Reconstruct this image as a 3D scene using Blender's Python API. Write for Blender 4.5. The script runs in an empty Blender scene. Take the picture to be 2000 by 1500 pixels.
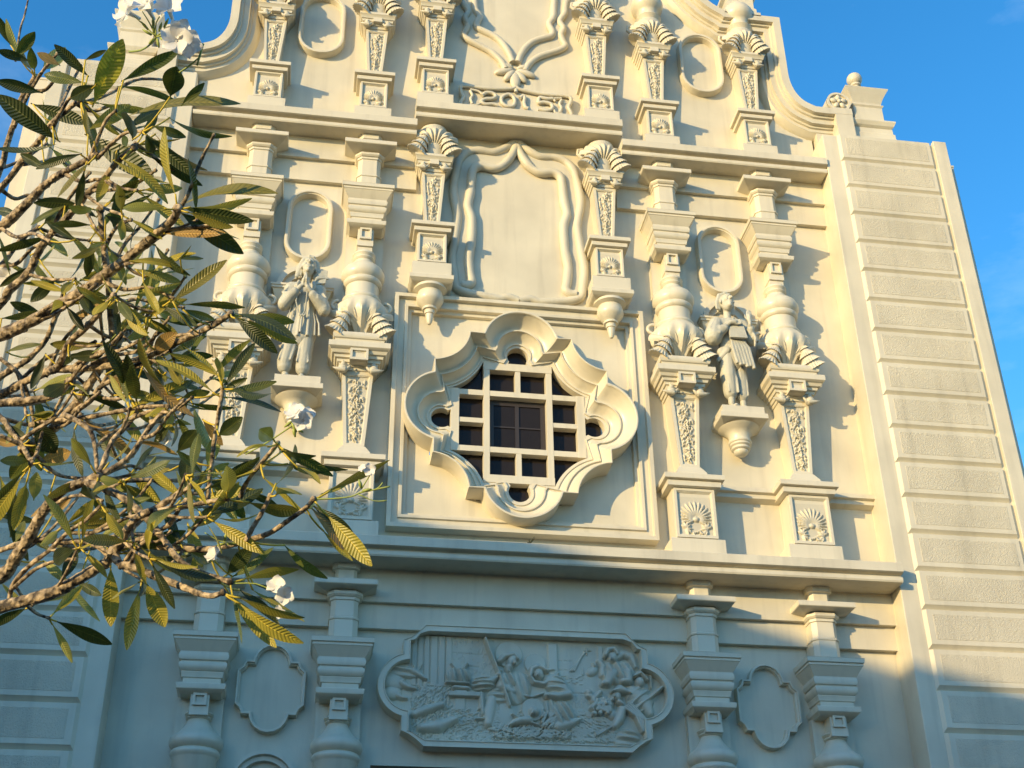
import bpy, math, random
from math import sin, cos, pi, radians, sqrt, atan2, exp
from mathutils import Vector, Matrix, noise

# ------------------------------------------------------------------ camera, sky, sun, exposure
scene = bpy.context.scene
cd = bpy.data.cameras.new("camera")
cam = bpy.data.objects.new("camera", cd)
scene.collection.objects.link(cam)
scene.camera = cam
cd.sensor_fit = 'HORIZONTAL'; cd.sensor_width = 36.0; cd.lens = 36.0 * 2579.0 / 2000.0
cd.clip_start = 0.05; cd.clip_end = 3000
PAN, TILT, ROLL = 0.16026897, 0.53671528, -0.0131137
fwd = Vector((sin(PAN)*cos(TILT), cos(PAN)*cos(TILT), sin(TILT)))
rt = Vector((cos(PAN), -sin(PAN), 0)); up = rt.cross(fwd)
r2 = cos(ROLL)*rt + sin(ROLL)*up; u2 = -sin(ROLL)*rt + cos(ROLL)*up
cam.matrix_world = Matrix(((r2.x, u2.x, -fwd.x, -2.4959), (r2.y, u2.y, -fwd.y, -14.7783),
                           (r2.z, u2.z, -fwd.z, 1.6049), (0, 0, 0, 1)))
SUN = Vector((-1.35, -1.0, 0.325)).normalized()          # towards the sun: low, from the left behind the camera
world = bpy.data.worlds.new("World"); scene.world = world; world.use_nodes = True
wn = world.node_tree; wn.nodes.clear()
sky = wn.nodes.new('ShaderNodeTexSky'); sky.sky_type = 'NISHITA'; sky.sun_disc = False
sky.sun_elevation = math.asin(SUN.z); sky.sun_rotation = atan2(SUN.x, SUN.y)
sky.altitude = 0; sky.air_density = 1.0; sky.dust_density = 0.2; sky.ozone_density = 2.5
hs = wn.nodes.new('ShaderNodeHueSaturation'); hs.inputs['Saturation'].default_value = 1.30
bg = wn.nodes.new('ShaderNodeBackground'); bg.inputs['Strength'].default_value = 0.15
wo = wn.nodes.new('ShaderNodeOutputWorld')
wn.links.new(sky.outputs[0], hs.inputs['Color'])
wtc = wn.nodes.new('ShaderNodeTexCoord'); wmp = wn.nodes.new('ShaderNodeMapping'); wmp.inputs['Scale'].default_value = (2.2, 2.2, 6.0)
wnz = wn.nodes.new('ShaderNodeTexNoise'); wnz.inputs['Scale'].default_value = 2.2; wnz.inputs['Detail'].default_value = 8.0; wnz.inputs['Roughness'].default_value = .6
wmr = wn.nodes.new('ShaderNodeMapRange'); wmr.inputs[1].default_value = .52; wmr.inputs[2].default_value = .80; wmr.inputs[3].default_value = 0; wmr.inputs[4].default_value = .14
wmx = wn.nodes.new('ShaderNodeMix'); wmx.data_type = 'RGBA'; wmx.inputs[7].default_value = (4.2, 4.6, 5.0, 1)      # thin high cloud
wn.links.new(wtc.outputs['Generated'], wmp.inputs[0]); wn.links.new(wmp.outputs[0], wnz.inputs['Vector']); wn.links.new(wnz.outputs[0], wmr.inputs[0])
wn.links.new(wmr.outputs[0], wmx.inputs[0]); wn.links.new(hs.outputs[0], wmx.inputs[6]); wn.links.new(wmx.outputs[2], bg.inputs[0]); wn.links.new(bg.outputs[0], wo.inputs[0])
sl = bpy.data.lights.new("sun", 'SUN'); sl.energy = 2.35; sl.angle = radians(0.5); sl.color = (1.0, 0.745, 0.37)
sun = bpy.data.objects.new("sun", sl); scene.collection.objects.link(sun)
sun.rotation_euler = SUN.to_track_quat('Z', 'Y').to_euler()
scene.view_settings.view_transform = 'Standard'; scene.view_settings.look = 'None'
scene.view_settings.exposure = 1.33; scene.view_settings.gamma = 1.0

# ------------------------------------------------------------------ materials
def newmat(name):
    m = bpy.data.materials.new(name); m.use_nodes = True
    return m, m.node_tree.nodes, m.node_tree.links, m.node_tree.nodes['Principled BSDF']
def N(ns, t, **k):
    n = ns.new(t)
    for a, b in k.items():
        if a in n.inputs: n.inputs[a].default_value = b
        else: setattr(n, a, b)
    return n
def painted(name, col, rough, bump=0.08, bscale=60, coarse=0.0, cscale=14, spec=0.5, vary=0.13, streak=0.17):
    m, ns, L, b = newmat(name)
    tc = N(ns, 'ShaderNodeTexCoord')
    n1 = N(ns, 'ShaderNodeTexNoise', Scale=1.3, Detail=5.0); L.new(tc.outputs['Object'], n1.inputs['Vector'])
    mp = N(ns, 'ShaderNodeMapping'); mp.inputs['Scale'].default_value = (7, 7, 0.55); L.new(tc.outputs['Object'], mp.inputs[0])
    n2 = N(ns, 'ShaderNodeTexNoise', Scale=1.0, Detail=6.0); L.new(mp.outputs[0], n2.inputs['Vector'])
    r1 = N(ns, 'ShaderNodeMapRange'); r1.inputs[1].default_value = .35; r1.inputs[2].default_value = .7; r1.inputs[3].default_value = 1 - vary; r1.inputs[4].default_value = 1 + vary*.4
    r2_ = N(ns, 'ShaderNodeMapRange'); r2_.inputs[1].default_value = .52; r2_.inputs[2].default_value = .8; r2_.inputs[3].default_value = 1; r2_.inputs[4].default_value = 1 - streak
    L.new(n1.outputs[0], r1.inputs[0]); L.new(n2.outputs[0], r2_.inputs[0])
    mu = N(ns, 'ShaderNodeMath', operation='MULTIPLY'); L.new(r1.outputs[0], mu.inputs[0]); L.new(r2_.outputs[0], mu.inputs[1])
    mx = N(ns, 'ShaderNodeVectorMath', operation='SCALE'); mx.inputs[0].default_value = col; L.new(mu.outputs[0], mx.inputs['Scale'])
    L.new(mx.outputs[0], b.inputs['Base Color'])
    b.inputs['Roughness'].default_value = rough; b.inputs['Specular IOR Level'].default_value = spec
    nb = N(ns, 'ShaderNodeTexNoise', Scale=bscale, Detail=4.0, Roughness=.65); L.new(tc.outputs['Object'], nb.inputs['Vector'])
    nc = N(ns, 'ShaderNodeTexNoise', Scale=cscale, Detail=3.0); L.new(tc.outputs['Object'], nc.inputs['Vector'])
    ad = N(ns, 'ShaderNodeMath', operation='MULTIPLY_ADD'); L.new(nc.outputs[0], ad.inputs[0]); ad.inputs[1].default_value = coarse; L.new(nb.outputs[0], ad.inputs[2])
    bp = N(ns, 'ShaderNodeBump', Strength=bump, Distance=.02); L.new(ad.outputs[0], bp.inputs['Height']); L.new(bp.outputs[0], b.inputs['Normal'])
    return m
CREAM = (0.63, 0.575, 0.445)
MP = painted("cream paint on plaster", CREAM, .42, bump=.10, coarse=1.5, cscale=5)
MG = painted("cream gloss paint on mouldings", (0.64, .583, .452), .36, bump=.05, bscale=40, vary=.05)
MR = painted("rough cream stucco", (0.615, .56, .435), .85, bump=.6, bscale=105, coarse=1.2, cscale=55)
MS = painted("weathered cream statue stone", (0.52, .50, .41), .6, bump=.3, bscale=45, coarse=1, vary=.18, streak=.25)
MREL = painted("cream painted relief", (0.60, .55, .43), .5, bump=.12, bscale=70)
def simple(name, col, rough=.5, metal=0.0, spec=.5):
    m, ns, L, b = newmat(name)
    b.inputs['Base Color'].default_value = (*col, 1); b.inputs['Roughness'].default_value = rough
    b.inputs['Metallic'].default_value = metal; b.inputs['Specular IOR Level'].default_value = spec
    return m, ns, L, b
MGL, ns, L, b = simple("dark window glass", (.020, .016, .014), .12, spec=.18)
tc = N(ns, 'ShaderNodeTexCoord'); nz = N(ns, 'ShaderNodeTexNoise', Scale=3.0, Detail=8.0); L.new(tc.outputs['Object'], nz.inputs['Vector'])
cr = N(ns, 'ShaderNodeMapRange'); cr.inputs[1].default_value = .5; cr.inputs[2].default_value = .8; cr.inputs[3].default_value = .06; cr.inputs[4].default_value = .4
L.new(nz.outputs[0], cr.inputs[0]); L.new(cr.outputs[0], b.inputs['Roughness'])
MWD = simple("dark brown sash wood", (.035, .025, .02), .5)[0]
MDK = simple("dark doorway", (.01, .01, .012), .7)[0]

# ------------------------------------------------------------------ mesh helpers   (facade: x right, z up, o = distance out of the wall = -y)
COL = scene.collection
class M:
    def __init__(s): s.v = []; s.f = []
    def add(s, vs, fs):
        k = len(s.v); s.v += [tuple(p) for p in vs]; s.f += [tuple(i + k for i in f) for f in fs]
    def box(s, x0, x1, z0, z1, o0, o1):
        s.add([(x0,-o1,z0),(x1,-o1,z0),(x1,-o0,z0),(x0,-o0,z0),(x0,-o1,z1),(x1,-o1,z1),(x1,-o0,z1),(x0,-o0,z1)],
              [(0,1,5,4),(1,2,6,5),(2,3,7,6),(3,0,4,7),(0,3,2,1),(4,5,6,7)])
    def prism(s, pts, o0, o1):
        n = len(pts)
        s.add([(x,-o1,z) for x,z in pts] + [(x,-o0,z) for x,z in pts],
              [tuple(range(n)), tuple(range(2*n-1, n-1, -1))] + [(i+n, (i+1)%n+n, (i+1)%n, i) for i in range(n)])
    def pier(s, prof, cx=0, ch=0, back=-.02):
        rings = []
        for p in prof:
            z, w, o = p[:3]; c = (p[3] if len(p) > 3 else ch)
            rings.append([(cx-w,-back,z),(cx-w,-(o-c),z),(cx-w+c,-o,z),(cx+w-c,-o,z),(cx+w,-(o-c),z),(cx+w,-back,z)])
        vs = [q for r in rings for q in r]; fs = []
        for i in range(len(rings)-1):
            a, b_ = i*6, i*6+6
            up_ = rings[i+1][0][2] > rings[i][0][2]
            for j in range(5): fs.append((a+j, a+j+1, b_+j+1, b_+j))
        fs.append((0,1,2,3,4,5)); k = len(vs)-6; fs.append(tuple(k+j for j in range(5,-1,-1)))
        s.add(vs, fs)
    def lathe(s, prof, cx=0, co=.3, n=28, lobes=0, amp=None):
        vs = []; fs = []; m = len(prof)
        for i, (z, r) in enumerate(prof):
            for j in range(n):
                a = 2*pi*j/n; k = r*(1 + (amp[i]*cos(lobes*a) if amp else 0))
                vs.append((cx + k*cos(a), -co + k*sin(a), z))
        for i in range(m-1):
            for j in range(n):
                fs.append((i*n+j, (i+1)*n+j, (i+1)*n+(j+1)%n, i*n+(j+1)%n))
        fs.append(tuple(range(n))); fs.append(tuple(range(m*n-1, (m-1)*n-1, -1)))
        s.add(vs, fs)
    def sweep(s, path, prof, closed=True, caps=True):
        """path: 2D (x,z) points; prof: (offset to the left of travel, o). Mitred."""
        n = len(path); m = len(prof); vs = []; fs = []
        for i in range(n):
            p = Vector(path[i])
            a = Vector(path[i-1]) if (closed or i > 0) else None
            b_ = Vector(path[(i+1) % n]) if (closed or i < n-1) else None
            d0 = (p-a).normalized() if a is not None else (b_-p).normalized()
            d1 = (b_-p).normalized() if b_ is not None else d0
            n0 = Vector((-d0.y, d0.x)); n1 = Vector((-d1.y, d1.x)); k = n0+n1
            k = k/max(k.dot(n0), .25) if k.length > 1e-6 else n0
            for off, o in prof: q = p + k*off; vs.append((q.x, -o, q.y))
        for i in range(n if closed else n-1):
            for j in range(m-1):
                fs.append((i*m+j, i*m+j+1, ((i+1)%n)*m+j+1, ((i+1)%n)*m+j))
        if not closed and caps:
            fs.append(tuple(range(m))); fs.append(tuple(range(n*m-1, (n-1)*m-1, -1)))
        s.add(vs, fs)
    def tube(s, pts, rad, n=8, flat=1.0, wob=0):
        """3D tube along pts; rad number or list"""
        P = [Vector(p) for p in pts]; vs = []; fs = []
        T = [(P[min(i+1,len(P)-1)] - P[max(i-1,0)]).normalized() for i in range(len(P))]
        ref = Vector((0,1,0)) if abs(T[0].y) < .9 else Vector((1,0,0)); u = T[0].cross(ref).normalized()
        for i, p in enumerate(P):
            u = (u - T[i]*u.dot(T[i])).normalized(); w = T[i].cross(u)
            r = rad[i] if isinstance(rad, (list, tuple)) else rad
            for j in range(n):
                a = 2*pi*j/n; rr = r*(1 + (wob*noise.noise(Vector((p.x*60+j, p.y*60, p.z*60))) if wob else 0))
                vs.append(p + u*cos(a)*rr + w*sin(a)*rr*flat)
        for i in range(len(P)-1):
            for j in range(n): fs.append((i*n+j, i*n+(j+1)%n, (i+1)*n+(j+1)%n, (i+1)*n+j))
        fs.append(tuple(range(n-1,-1,-1))); fs.append(tuple(range((len(P)-1)*n, len(P)*n)))
        s.add(vs, fs)
    def cap(s, a, b_, ra, rb, n=12, sx=1, sy=1):
        """capsule with rounded ends between two points (for bodies that are merged afterwards)"""
        a = Vector(a); b_ = Vector(b_); d = (b_-a); L_ = d.length; d = d/L_ if L_ > 1e-6 else Vector((0,0,1))
        ref = Vector((0,1,0)) if abs(d.y) < .9 else Vector((1,0,0)); u = d.cross(ref).normalized(); w = d.cross(u)
        rows = [(a, ra, t) for t in (-89,-55,-25)] + [(a, ra, 0), (b_, rb, 0)] + [(b_, rb, t) for t in (25,55,89)]
        vs = []; fs = []
        for c, r, t in rows:
            for j in range(n):
                an = 2*pi*j/n; q = c + d*sin(radians(t))*r + (u*cos(an)*sx + w*sin(an)*sy)*r*cos(radians(t)); vs.append(q)
        for i in range(len(rows)-1):
            for j in range(n): fs.append((i*n+j, i*n+(j+1)%n, (i+1)*n+(j+1)%n, (i+1)*n+j))
        fs.append(tuple(range(n-1,-1,-1))); k = (len(rows)-1)*n; fs.append(tuple(range(k, k+n)))
        s.add(vs, fs)
    def ball(s, c, r, n=12): s.ell(c, (r,r,r), n)
    def ell(s, c, r, n=12, rot=None):
        vs = []; fs = []; m = n//2+1
        for i in range(m):
            t = pi*(i/(m-1)) ; t = min(max(t, .02), pi-.02)
            for j in range(n):
                a = 2*pi*j/n; q = Vector((r[0]*sin(t)*cos(a), r[1]*sin(t)*sin(a), r[2]*cos(t)))
                if rot is not None: q = rot @ q
                vs.append(Vector(c)+q)
        for i in range(m-1):
            for j in range(n): fs.append((i*n+j, (i+1)*n+j, (i+1)*n+(j+1)%n, i*n+(j+1)%n))
        fs.append(tuple(range(n))); fs.append(tuple(range(m*n-1, (m-1)*n-1, -1)))
        s.add(vs, fs)
    def grid(s, fn, nx, nz, x0, x1, z0, z1, mask=None):
        """height field: fn(x,z) -> o"""
        idx = {}; vs = []; fs = []
        for j in range(nz+1):
            for i in range(nx+1):
                x = x0+(x1-x0)*i/nx; z = z0+(z1-z0)*j/nz
                idx[i,j] = len(vs); vs.append((x, -fn(x,z), z))
        for j in range(nz):
            for i in range(nx):
                if mask and not mask(x0+(x1-x0)*(i+.5)/nx, z0+(z1-z0)*(j+.5)/nz): continue
                fs.append((idx[i,j], idx[i+1,j], idx[i+1,j+1], idx[i,j+1]))
        s.add(vs, fs)
    def obj(s, name, mat, parent=None, loc=(0,0,0), smooth=0, bevel=0):
        me = bpy.data.meshes.new(name); me.from_pydata([tuple(p) for p in s.v], [], s.f); me.validate()
        import bmesh
        b_ = bmesh.new(); b_.from_mesh(me); bmesh.ops.recalc_face_normals(b_, faces=b_.faces)
        b_.to_mesh(me); b_.free()
        me.materials.append(mat)
        if smooth:
            for p in me.polygons: p.use_smooth = True
            if smooth < 180:
                me.set_sharp_from_angle(angle=radians(smooth))
        o = bpy.data.objects.new(name, me); COL.objects.link(o); o.location = loc
        if parent is not None: o.parent = parent
        if bevel:
            bv = o.modifiers.new("bevel", 'BEVEL'); bv.width = bevel; bv.segments = 2; bv.limit_method = 'ANGLE'; bv.angle_limit = radians(40)
        return o
def tag(o, label=None, cat=None, group=None, kind=None):
    if label: o['label'] = label
    if cat: o['category'] = cat
    if group: o['group'] = group
    if kind: o['kind'] = kind
    return o
def empty(name, loc=(0,0,0)):
    o = bpy.data.objects.new(name, None); COL.objects.link(o); o.location = loc; return o
def copy_part(o, parent, dx, mirror=False):
    c = o.copy(); COL.objects.link(c); c.parent = parent
    c.location = (dx, o.location.y, o.location.z)
    for ch in [q for q in bpy.data.objects if q.parent == o]:
        d = ch.copy(); COL.objects.link(d); d.parent = c
    return c
def arc(cx, cz, r, a0, a1, n, rz=None):
    rz = rz or r
    return [(cx + r*cos(radians(a0+(a1-a0)*i/n)), cz + rz*sin(radians(a0+(a1-a0)*i/n))) for i in range(n+1)]
def mir(pts): return [(-x, z) for x, z in pts]
def smoothpath(pts, k=4, closed=False):
    out = []; n = len(pts)
    rng = range(n if closed else n-1)
    for i in rng:
        p0 = Vector(pts[i-1] if (closed or i > 0) else pts[0]); p1 = Vector(pts[i]); p2 = Vector(pts[(i+1) % n])
        p3 = Vector(pts[(i+2) % n] if (closed or i < n-2) else pts[-1])
        for j in range(k):
            t = j/k
            q = .5*((2*p1) + (-p0+p2)*t + (2*p0-5*p1+4*p2-p3)*t*t + (-p0+3*p1-3*p2+p3)*t**3)
            out.append(tuple(q))
    if not closed: out.append(tuple(pts[-1]))
    return out

# ================================================================== THE CHURCH
church = tag(empty("church"), "cream painted church front with carved columns and a lobed window", "church")
TW, TI, TO = 6.61, 4.64, .42        # tower outer x, inner x, projection
# ---- wall
w = M()
for x0, x1, z0, z1 in ((-4.66,-1.75,0,8.78),(1.75,4.66,0,8.78),(-1.75,1.75,5.47,8.78),(-4.66,-1.18,8.78,11.08),(1.12,4.66,8.78,11.08)):
    w.box(x0, x1, z0, z1, -.6, 0)
rs = [(4.66,11.08),(4.66,15.3),(5.0,15.38),(4.75,15.5),(4.5,15.6),(4.3,15.75),(4.18,15.95),(4.12,16.2),(4.12,17.5),(3.1,17.5),(2.9,17.9),(2.6,18.4),(2.45,19.0),(2.4,19.9)]
w.prism(rs + mir(rs)[::-1], -.6, 0)
for sx in (-1,1):
    for sz in (-1,1):
        w.prism([(-.03+sx*1.15, 9.93+sz*1.15)] + [(-.03+sx*(1.15-.60*cos(radians(a))), 9.93+sz*(1.15-.60*sin(radians(a)))) for a in range(0,91,10)], -.6, 0)
wall = w.obj("wall", MP, church)
w = M(); w.box(-1.75, 1.75, 0, 5.47, -.75, -.6); w.obj("door", MDK, church)
# string courses (wall steps): parts of the church
for z0, z1, o, x0, x1 in ((7.33,7.76,.15,-4.64,4.64),(7.03,7.33,.08,-4.64,4.64)):
    m = M(); m.box(x0, x1, z0, z1, -.01, o); m.obj("frieze_band", MP, church)
for sx in (-1, 1):
    for z0, z1, o in ((13.93,14.34,.13),(13.57,13.93,.07)):
        a, b_ = sorted((sx*1.46, sx*4.64)); m = M(); m.box(a, b_, z0, z1, -.01, o); m.obj("frieze_band", MP, church)
    a, b_ = sorted((sx*1.85, sx*4.64)); m = M()
    m.add([(a,.01,8.95),(a,-.10,8.99),(a,-.10,9.05),(a,-.15,9.06),(a,-.15,9.12),(a,.01,9.13),(b_,.01,8.95),(b_,-.10,8.99),(b_,-.10,9.05),(b_,-.15,9.06),(b_,-.15,9.12),(b_,.01,9.13)],
          [(i,(i+1)%6,(i+1)%6+6,i+6) for i in range(6)] + [(0,5,4,3,2,1),(6,7,8,9,10,11)])
    m.obj("pedestal_moulding", MP, church)
# ---- cornices
def cornice(x0, x1, zs, zt, o, name="cornice"):
    m = M(); h = zt-zs
    pr = [(-.02,zs),(o-.06,zs),(o-.05,zs+.02),(o-.05,zs+.27*h),(o-.09,zs+.30*h),(o-.09,zs+.42*h),(o-.02,zs+.46*h),(o,zs+.50*h),(o,zt-.012),(o-.012,zt),(-.02,zt+.02)]
    n = len(pr)
    m.add([(x0,-a,z) for a, z in pr] + [(x1,-a,z) for a, z in pr], [(i,(i+1)%n,(i+1)%n+n,i+n) for i in range(n)] + [tuple(range(n)), tuple(range(2*n-1,n-1,-1))])
    return m.obj(name, MP, church)
cornice(-4.63, 4.63, 7.735, 7.975, .61)
cornice(1.50, 4.63, 14.31, 14.56, .46); cornice(-4.63, -1.50, 14.31, 14.56, .46)
cornice(-1.52, 1.52, 14.66, 14.93, .46)
# ---- shoulder coping of the gable: stepped moulding following the outline
cop = [(5.26,15.0),(5.26,15.76)] + [(5.05,15.745),(4.86,15.73),(4.68,15.735)] + smoothpath([(4.68,15.735),(4.50,15.83),(4.38,16.0),(4.315,16.25),(4.31,16.6)],4)[1:] + [(4.31,17.6),(3.42,17.6)] + smoothpath([(3.40,17.62),(3.15,17.80),(2.88,18.15),(2.70,18.6),(2.62,19.1),(2.60,19.9)],4)
cprof = [(0,-.6),(0,.30),(.12,.30),(.125,.235),(.165,.235),(.17,.20),(.26,.20),(.265,.14),(.30,.14),(.305,.11),(.36,.11),(.40,.06),(.44,0),(.44,-.05)]
for sx in (1, -1):
    m = M()
    # the short return at the tower top is a plain pier; the moulded run starts on top of it
    run = cop[1:]
    if sx == 1: m.sweep(run, cprof, closed=False)
    else: m.sweep(mir(run), [(-a, b_) for a, b_ in cprof], closed=False)
    m.obj("gable_coping", MP, church, smooth=35)
    m = M(); a, b_ = sorted((sx*4.98, sx*5.26)); m.box(a, b_, 14.9, 15.757, -.5, .297)
    a, b_ = sorted((sx*4.70, sx*4.98)); m.prism([(a,14.9),(b_,14.9),(b_,15.34),(a,15.34)], -.5, .12)
    m.obj("coping_pier", MP, church)
    # rosette scroll lying on the coping
    m = M(); cx = sx*5.10
    n = 30; ring = [(cx+.19*cos(2*pi*i/n), 15.93+.19*sin(2*pi*i/n)) for i in range(n)]
    m.prism(ring[::-1], -.30, .22)
    m.sweep(ring, [(0,.20),(.0,.25),(.035,.25),(.04,.20)])
    sc = m.obj("scroll_rosette", MP, church, smooth=40)
    m = M()
    for k in range(5):
        a = radians(72*k+20); m.ell((cx+.085*cos(a), -.24, 15.93+.085*sin(a)), (.062,.035,.042), 10, Matrix.Rotation(-a,3,'Y'))
    m.ball((cx,-.26,15.93), .032); m.obj("rosette_petals", MREL, sc, smooth=60)
    # finial on the coping pier of the upper shoulder
    m = M(); c2 = sx*3.70
    m.pier([(17.58,.30,.30),(17.66,.30,.30),(17.66,.25,.27),(17.76,.25,.27),(17.80,.22,.25),(18.0,.22,.25),(18.04,.28,.30),(18.1,.28,.3)], c2, back=-.25)
    m.obj("shoulder_block", MP, church, bevel=.006)
    # tower finial: stepped base, block, dished cup, ball
    m = M(); c3 = sx*5.62
    m.pier([(15.0,.37,.25),(15.16,.37,.25),(15.17,.345,.235),(15.22,.33,.22),(15.30,.33,.22),(15.33,.31,.2),(15.42,.31,.2)], c3, back=-.45)
    m.pier([(15.38,.29,.19),(15.5,.29,.19)], c3, back=-.4); f0 = m.obj("finial", MP, church, (0,0,.07), bevel=.006)
    m = M(); m.pier([(15.42,.28,.18),(15.46,.33,.23),(15.52,.36,.26),(15.55,.36,.26),(15.56,.25,.16)], c3, back=-.45); m.obj("finial_moulding", MP, f0, bevel=.005)
    m = M(); m.pier([(15.56,.235,.15),(15.90,.235,.15),(15.93,.26,.17),(15.95,.26,.17),(15.95,.24,.16)], c3, back=-.4); m.obj("finial_block", MP, f0, bevel=.008)
    m = M(); m.pier([(15.95,.23,.15),(15.99,.235,.155),(16.06,.26,.18),(16.14,.30,.21),(16.23,.355,.24),(16.25,.355,.24),(16.26,.2,.12),(16.31,.2,.12),(16.32,.15,.08),(16.36,.15,.08)], c3, back=-.42); m.obj("finial_cup", MP, f0, bevel=.004)
    m = M(); m.lathe([(16.34,.13),(16.42,.11),(16.50,.075),(16.55,.06),(16.57,.085),(16.60,.085),(16.61,.06)], c3, -.10, 20)
    m.ell((c3,.10,16.715),(.125,.125,.125),22); m.obj("finial_ball", MP, f0, smooth=50)
# ---- corner towers
for sx in (1, -1):
    m = M(); a, b_ = sorted((sx*TI, sx*TW)); m.box(a, b_, 0, 15.05, -1.2, TO); tw = m.obj("tower", MP, church, bevel=.012)
    m = M(); a, b_ = sorted((sx*6.5, sx*6.93)); m.box(a, b_, 0, 15.0, -1.3, .02); m.obj("tower_buttress", MP, tw)
    m = M(); a, b_ = sorted((sx*6.62, sx*6.935)); m.box(a, b_, 15.0, 15.035, -1.32, .03); m.obj("buttress_cap", MP, tw)
    m = M(); a, b_ = sorted((sx*6.40, sx*6.61)); m.box(a, b_, 0, 15.09, .40, .475); m.obj("edge_strip", MP, tw, bevel=.008)
    for k in range(22):
        zt = 15.05 - .5075*k; zb = zt - .5075 + .004
        xa, xb = 4.865, 6.36
        bx0, bx1 = xa, xb
        # raised stone with chamfered foot and sides
        m = M(); o1 = TO + .045; c = .040
        vs = [(bx0,-TO+.005,zb),(bx1,-TO+.005,zb),(bx1,-TO+.005,zt),(bx0,-TO+.005,zt),(bx0+c,-o1,zb+c+.02),(bx1-c*.6,-o1,zb+c+.02),(bx1-c*.6,-o1,zt-.004),(bx0+c,-o1,zt-.004)]
        m.add([(sx*x,y,z) for x,y,z in vs], [(4,5,6,7),(0,1,5,4),(1,2,6,5),(2,3,7,6),(3,0,4,7)])
        cs = m.obj("rusticated_course", MP, tw)
        m = M(); e = .075
        r0, r1 = sorted((sx*(bx0+c+e), sx*(bx1-c*.6-e*.8)))
        m.box(r0, r1, zb+c+.02+e*.8, zt-.06, o1-.005, o1+.0035); m.obj("rough_panel", MR, tw, bevel=.004)
# ---- generic bits
def band(m, x0, x1, z0, z1, prof):
    """closed rectangular moulding, offsets go inwards"""
    m.sweep([(x0,z0),(x1,z0),(x1,z1),(x0,z1)], prof)
CAPPROF = [(0,.22,.31),(.025,.24,.36),(.04,.262,.38),(.075,.268,.385),(.10,.268,.385),(.105,.25,.36),(.115,.205,.325),(.17,.205,.325),(.175,.222,.34),(.215,.228,.345),(.235,.235,.35),(.24,.228,.345),
           (.25,.24,.36),(.275,.258,.378),(.31,.264,.385),(.335,.258,.378),(.34,.242,.365),(.355,.242,.365),(.362,.262,.385),(.40,.275,.395),(.43,.27,.39),(.44,.262,.385),(.455,.262,.385),(.555,.322,.445),(.565,.328,.45),
           (.57,.338,.46),(.59,.338,.46),(.60,.33,.455),(.605,.352,.478),(.66,.358,.482)]
def capital(name, z, par, loc=(0,0,0)):
    m = M(); m.pier([(z+a, b_, c) for a, b_, c in CAPPROF]); return m.obj(name, MG, par, loc, smooth=28, bevel=.003)
def neck(par, z0, zr, zc, za, zt):
    """octagonal neck, collar, flared abacus and block up to the cornice"""
    m = M()
    m.pier([(z0-.02,.165,.30,.06),(zr,.165,.30,.06),(zr,.175,.31,.06),(zr+.02,.178,.313,.06),(zr+.035,.158,.295,.055),(zc-.11,.158,.295,.055),(zc-.105,.172,.31,.06),(zc-.07,.172,.31,.06),(zc-.068,.185,.325,.07),(zc-.045,.207,.345,.08),(zc-.02,.207,.345,.08),(zc,.19,.33,.07)])
    nk = m.obj("neck", MG, par, smooth=28, bevel=.003)
    m = M(); m.pier([(zc-.005,.17,.16),(za-.07,.352,.44),(za-.062,.362,.452),(za,.362,.452),(za+.004,.30,.4)]); m.obj("abacus", MG, par, bevel=.004)
    m = M(); m.pier([(za,.128,.27,.04),(zt-.11,.128,.27,.04),(zt-.10,.160,.31,.055),(zt-.02,.165,.315,.055)]); m.obj("impost_block", MG, par, bevel=.003)
def keyornament(par, z0, z1, hw, o):
    m = M(); m.box(-hw*1.35, hw*1.35, z0-.10, z1, 0, o-.03)
    pt = [(-hw,z0),(hw,z0),(hw,z1-.005),(-hw,z1-.005)]
    m.sweep(pt, [(0,o-.05),(0,o),(.028,o),(.03,o-.035),(.05,o-.035)]); m.box(-hw+.04, hw-.04, z0+.04, z1-.045, o-.06, o-.034)
    return m.obj("square_boss", MG, par)
random.seed(5)
# ---- floral relief for tapered shafts and palmette panels (height fields)
def blobs(items):
    """items: (cx,cz,rx,rz,rot,h); smooth union of domes"""
    pre = [(a,b_,1/c,1/d,cos(e),sin(e),h) for a,b_,c,d,e,h in items]
    def f(x, z):
        v = 0
        for a,b_,ic,id_,ce,se,h in pre:
            dx, dz = x-a, z-b_
            u = (dx*ce+dz*se)*ic; t = (-dx*se+dz*ce)*id_
            q = 1-u*u-t*t
            if q > 0:
                k = h*sqrt(q)
                if k > v: v = k
        return v
    return f
def floral(seed, H, w0, w1):
    rnd = random.Random(seed); it = []
    z = .06*H
    while z < H*.96:
        hw = w0+(w1-w0)*z/H
        cx = rnd.uniform(-.25,.25)*hw; r = hw*rnd.uniform(.34,.46)
        for k in range(5):
            a = 2*pi*k/5+rnd.random(); it.append((cx+.62*r*cos(a), z+.62*r*sin(a), r*.52, r*.30, a, .034))
        it.append((cx, z, r*.24, r*.24, 0, .046))
        for k in range(5):
            a = rnd.uniform(0,2*pi); rr = hw*.82; lx = max(-hw*.8,min(hw*.8,rr*cos(a))); it.append((lx, z+rr*.6*sin(a), hw*.34, hw*.13, rnd.uniform(0,pi), .026))
        z += r*1.45
    return it
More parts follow.
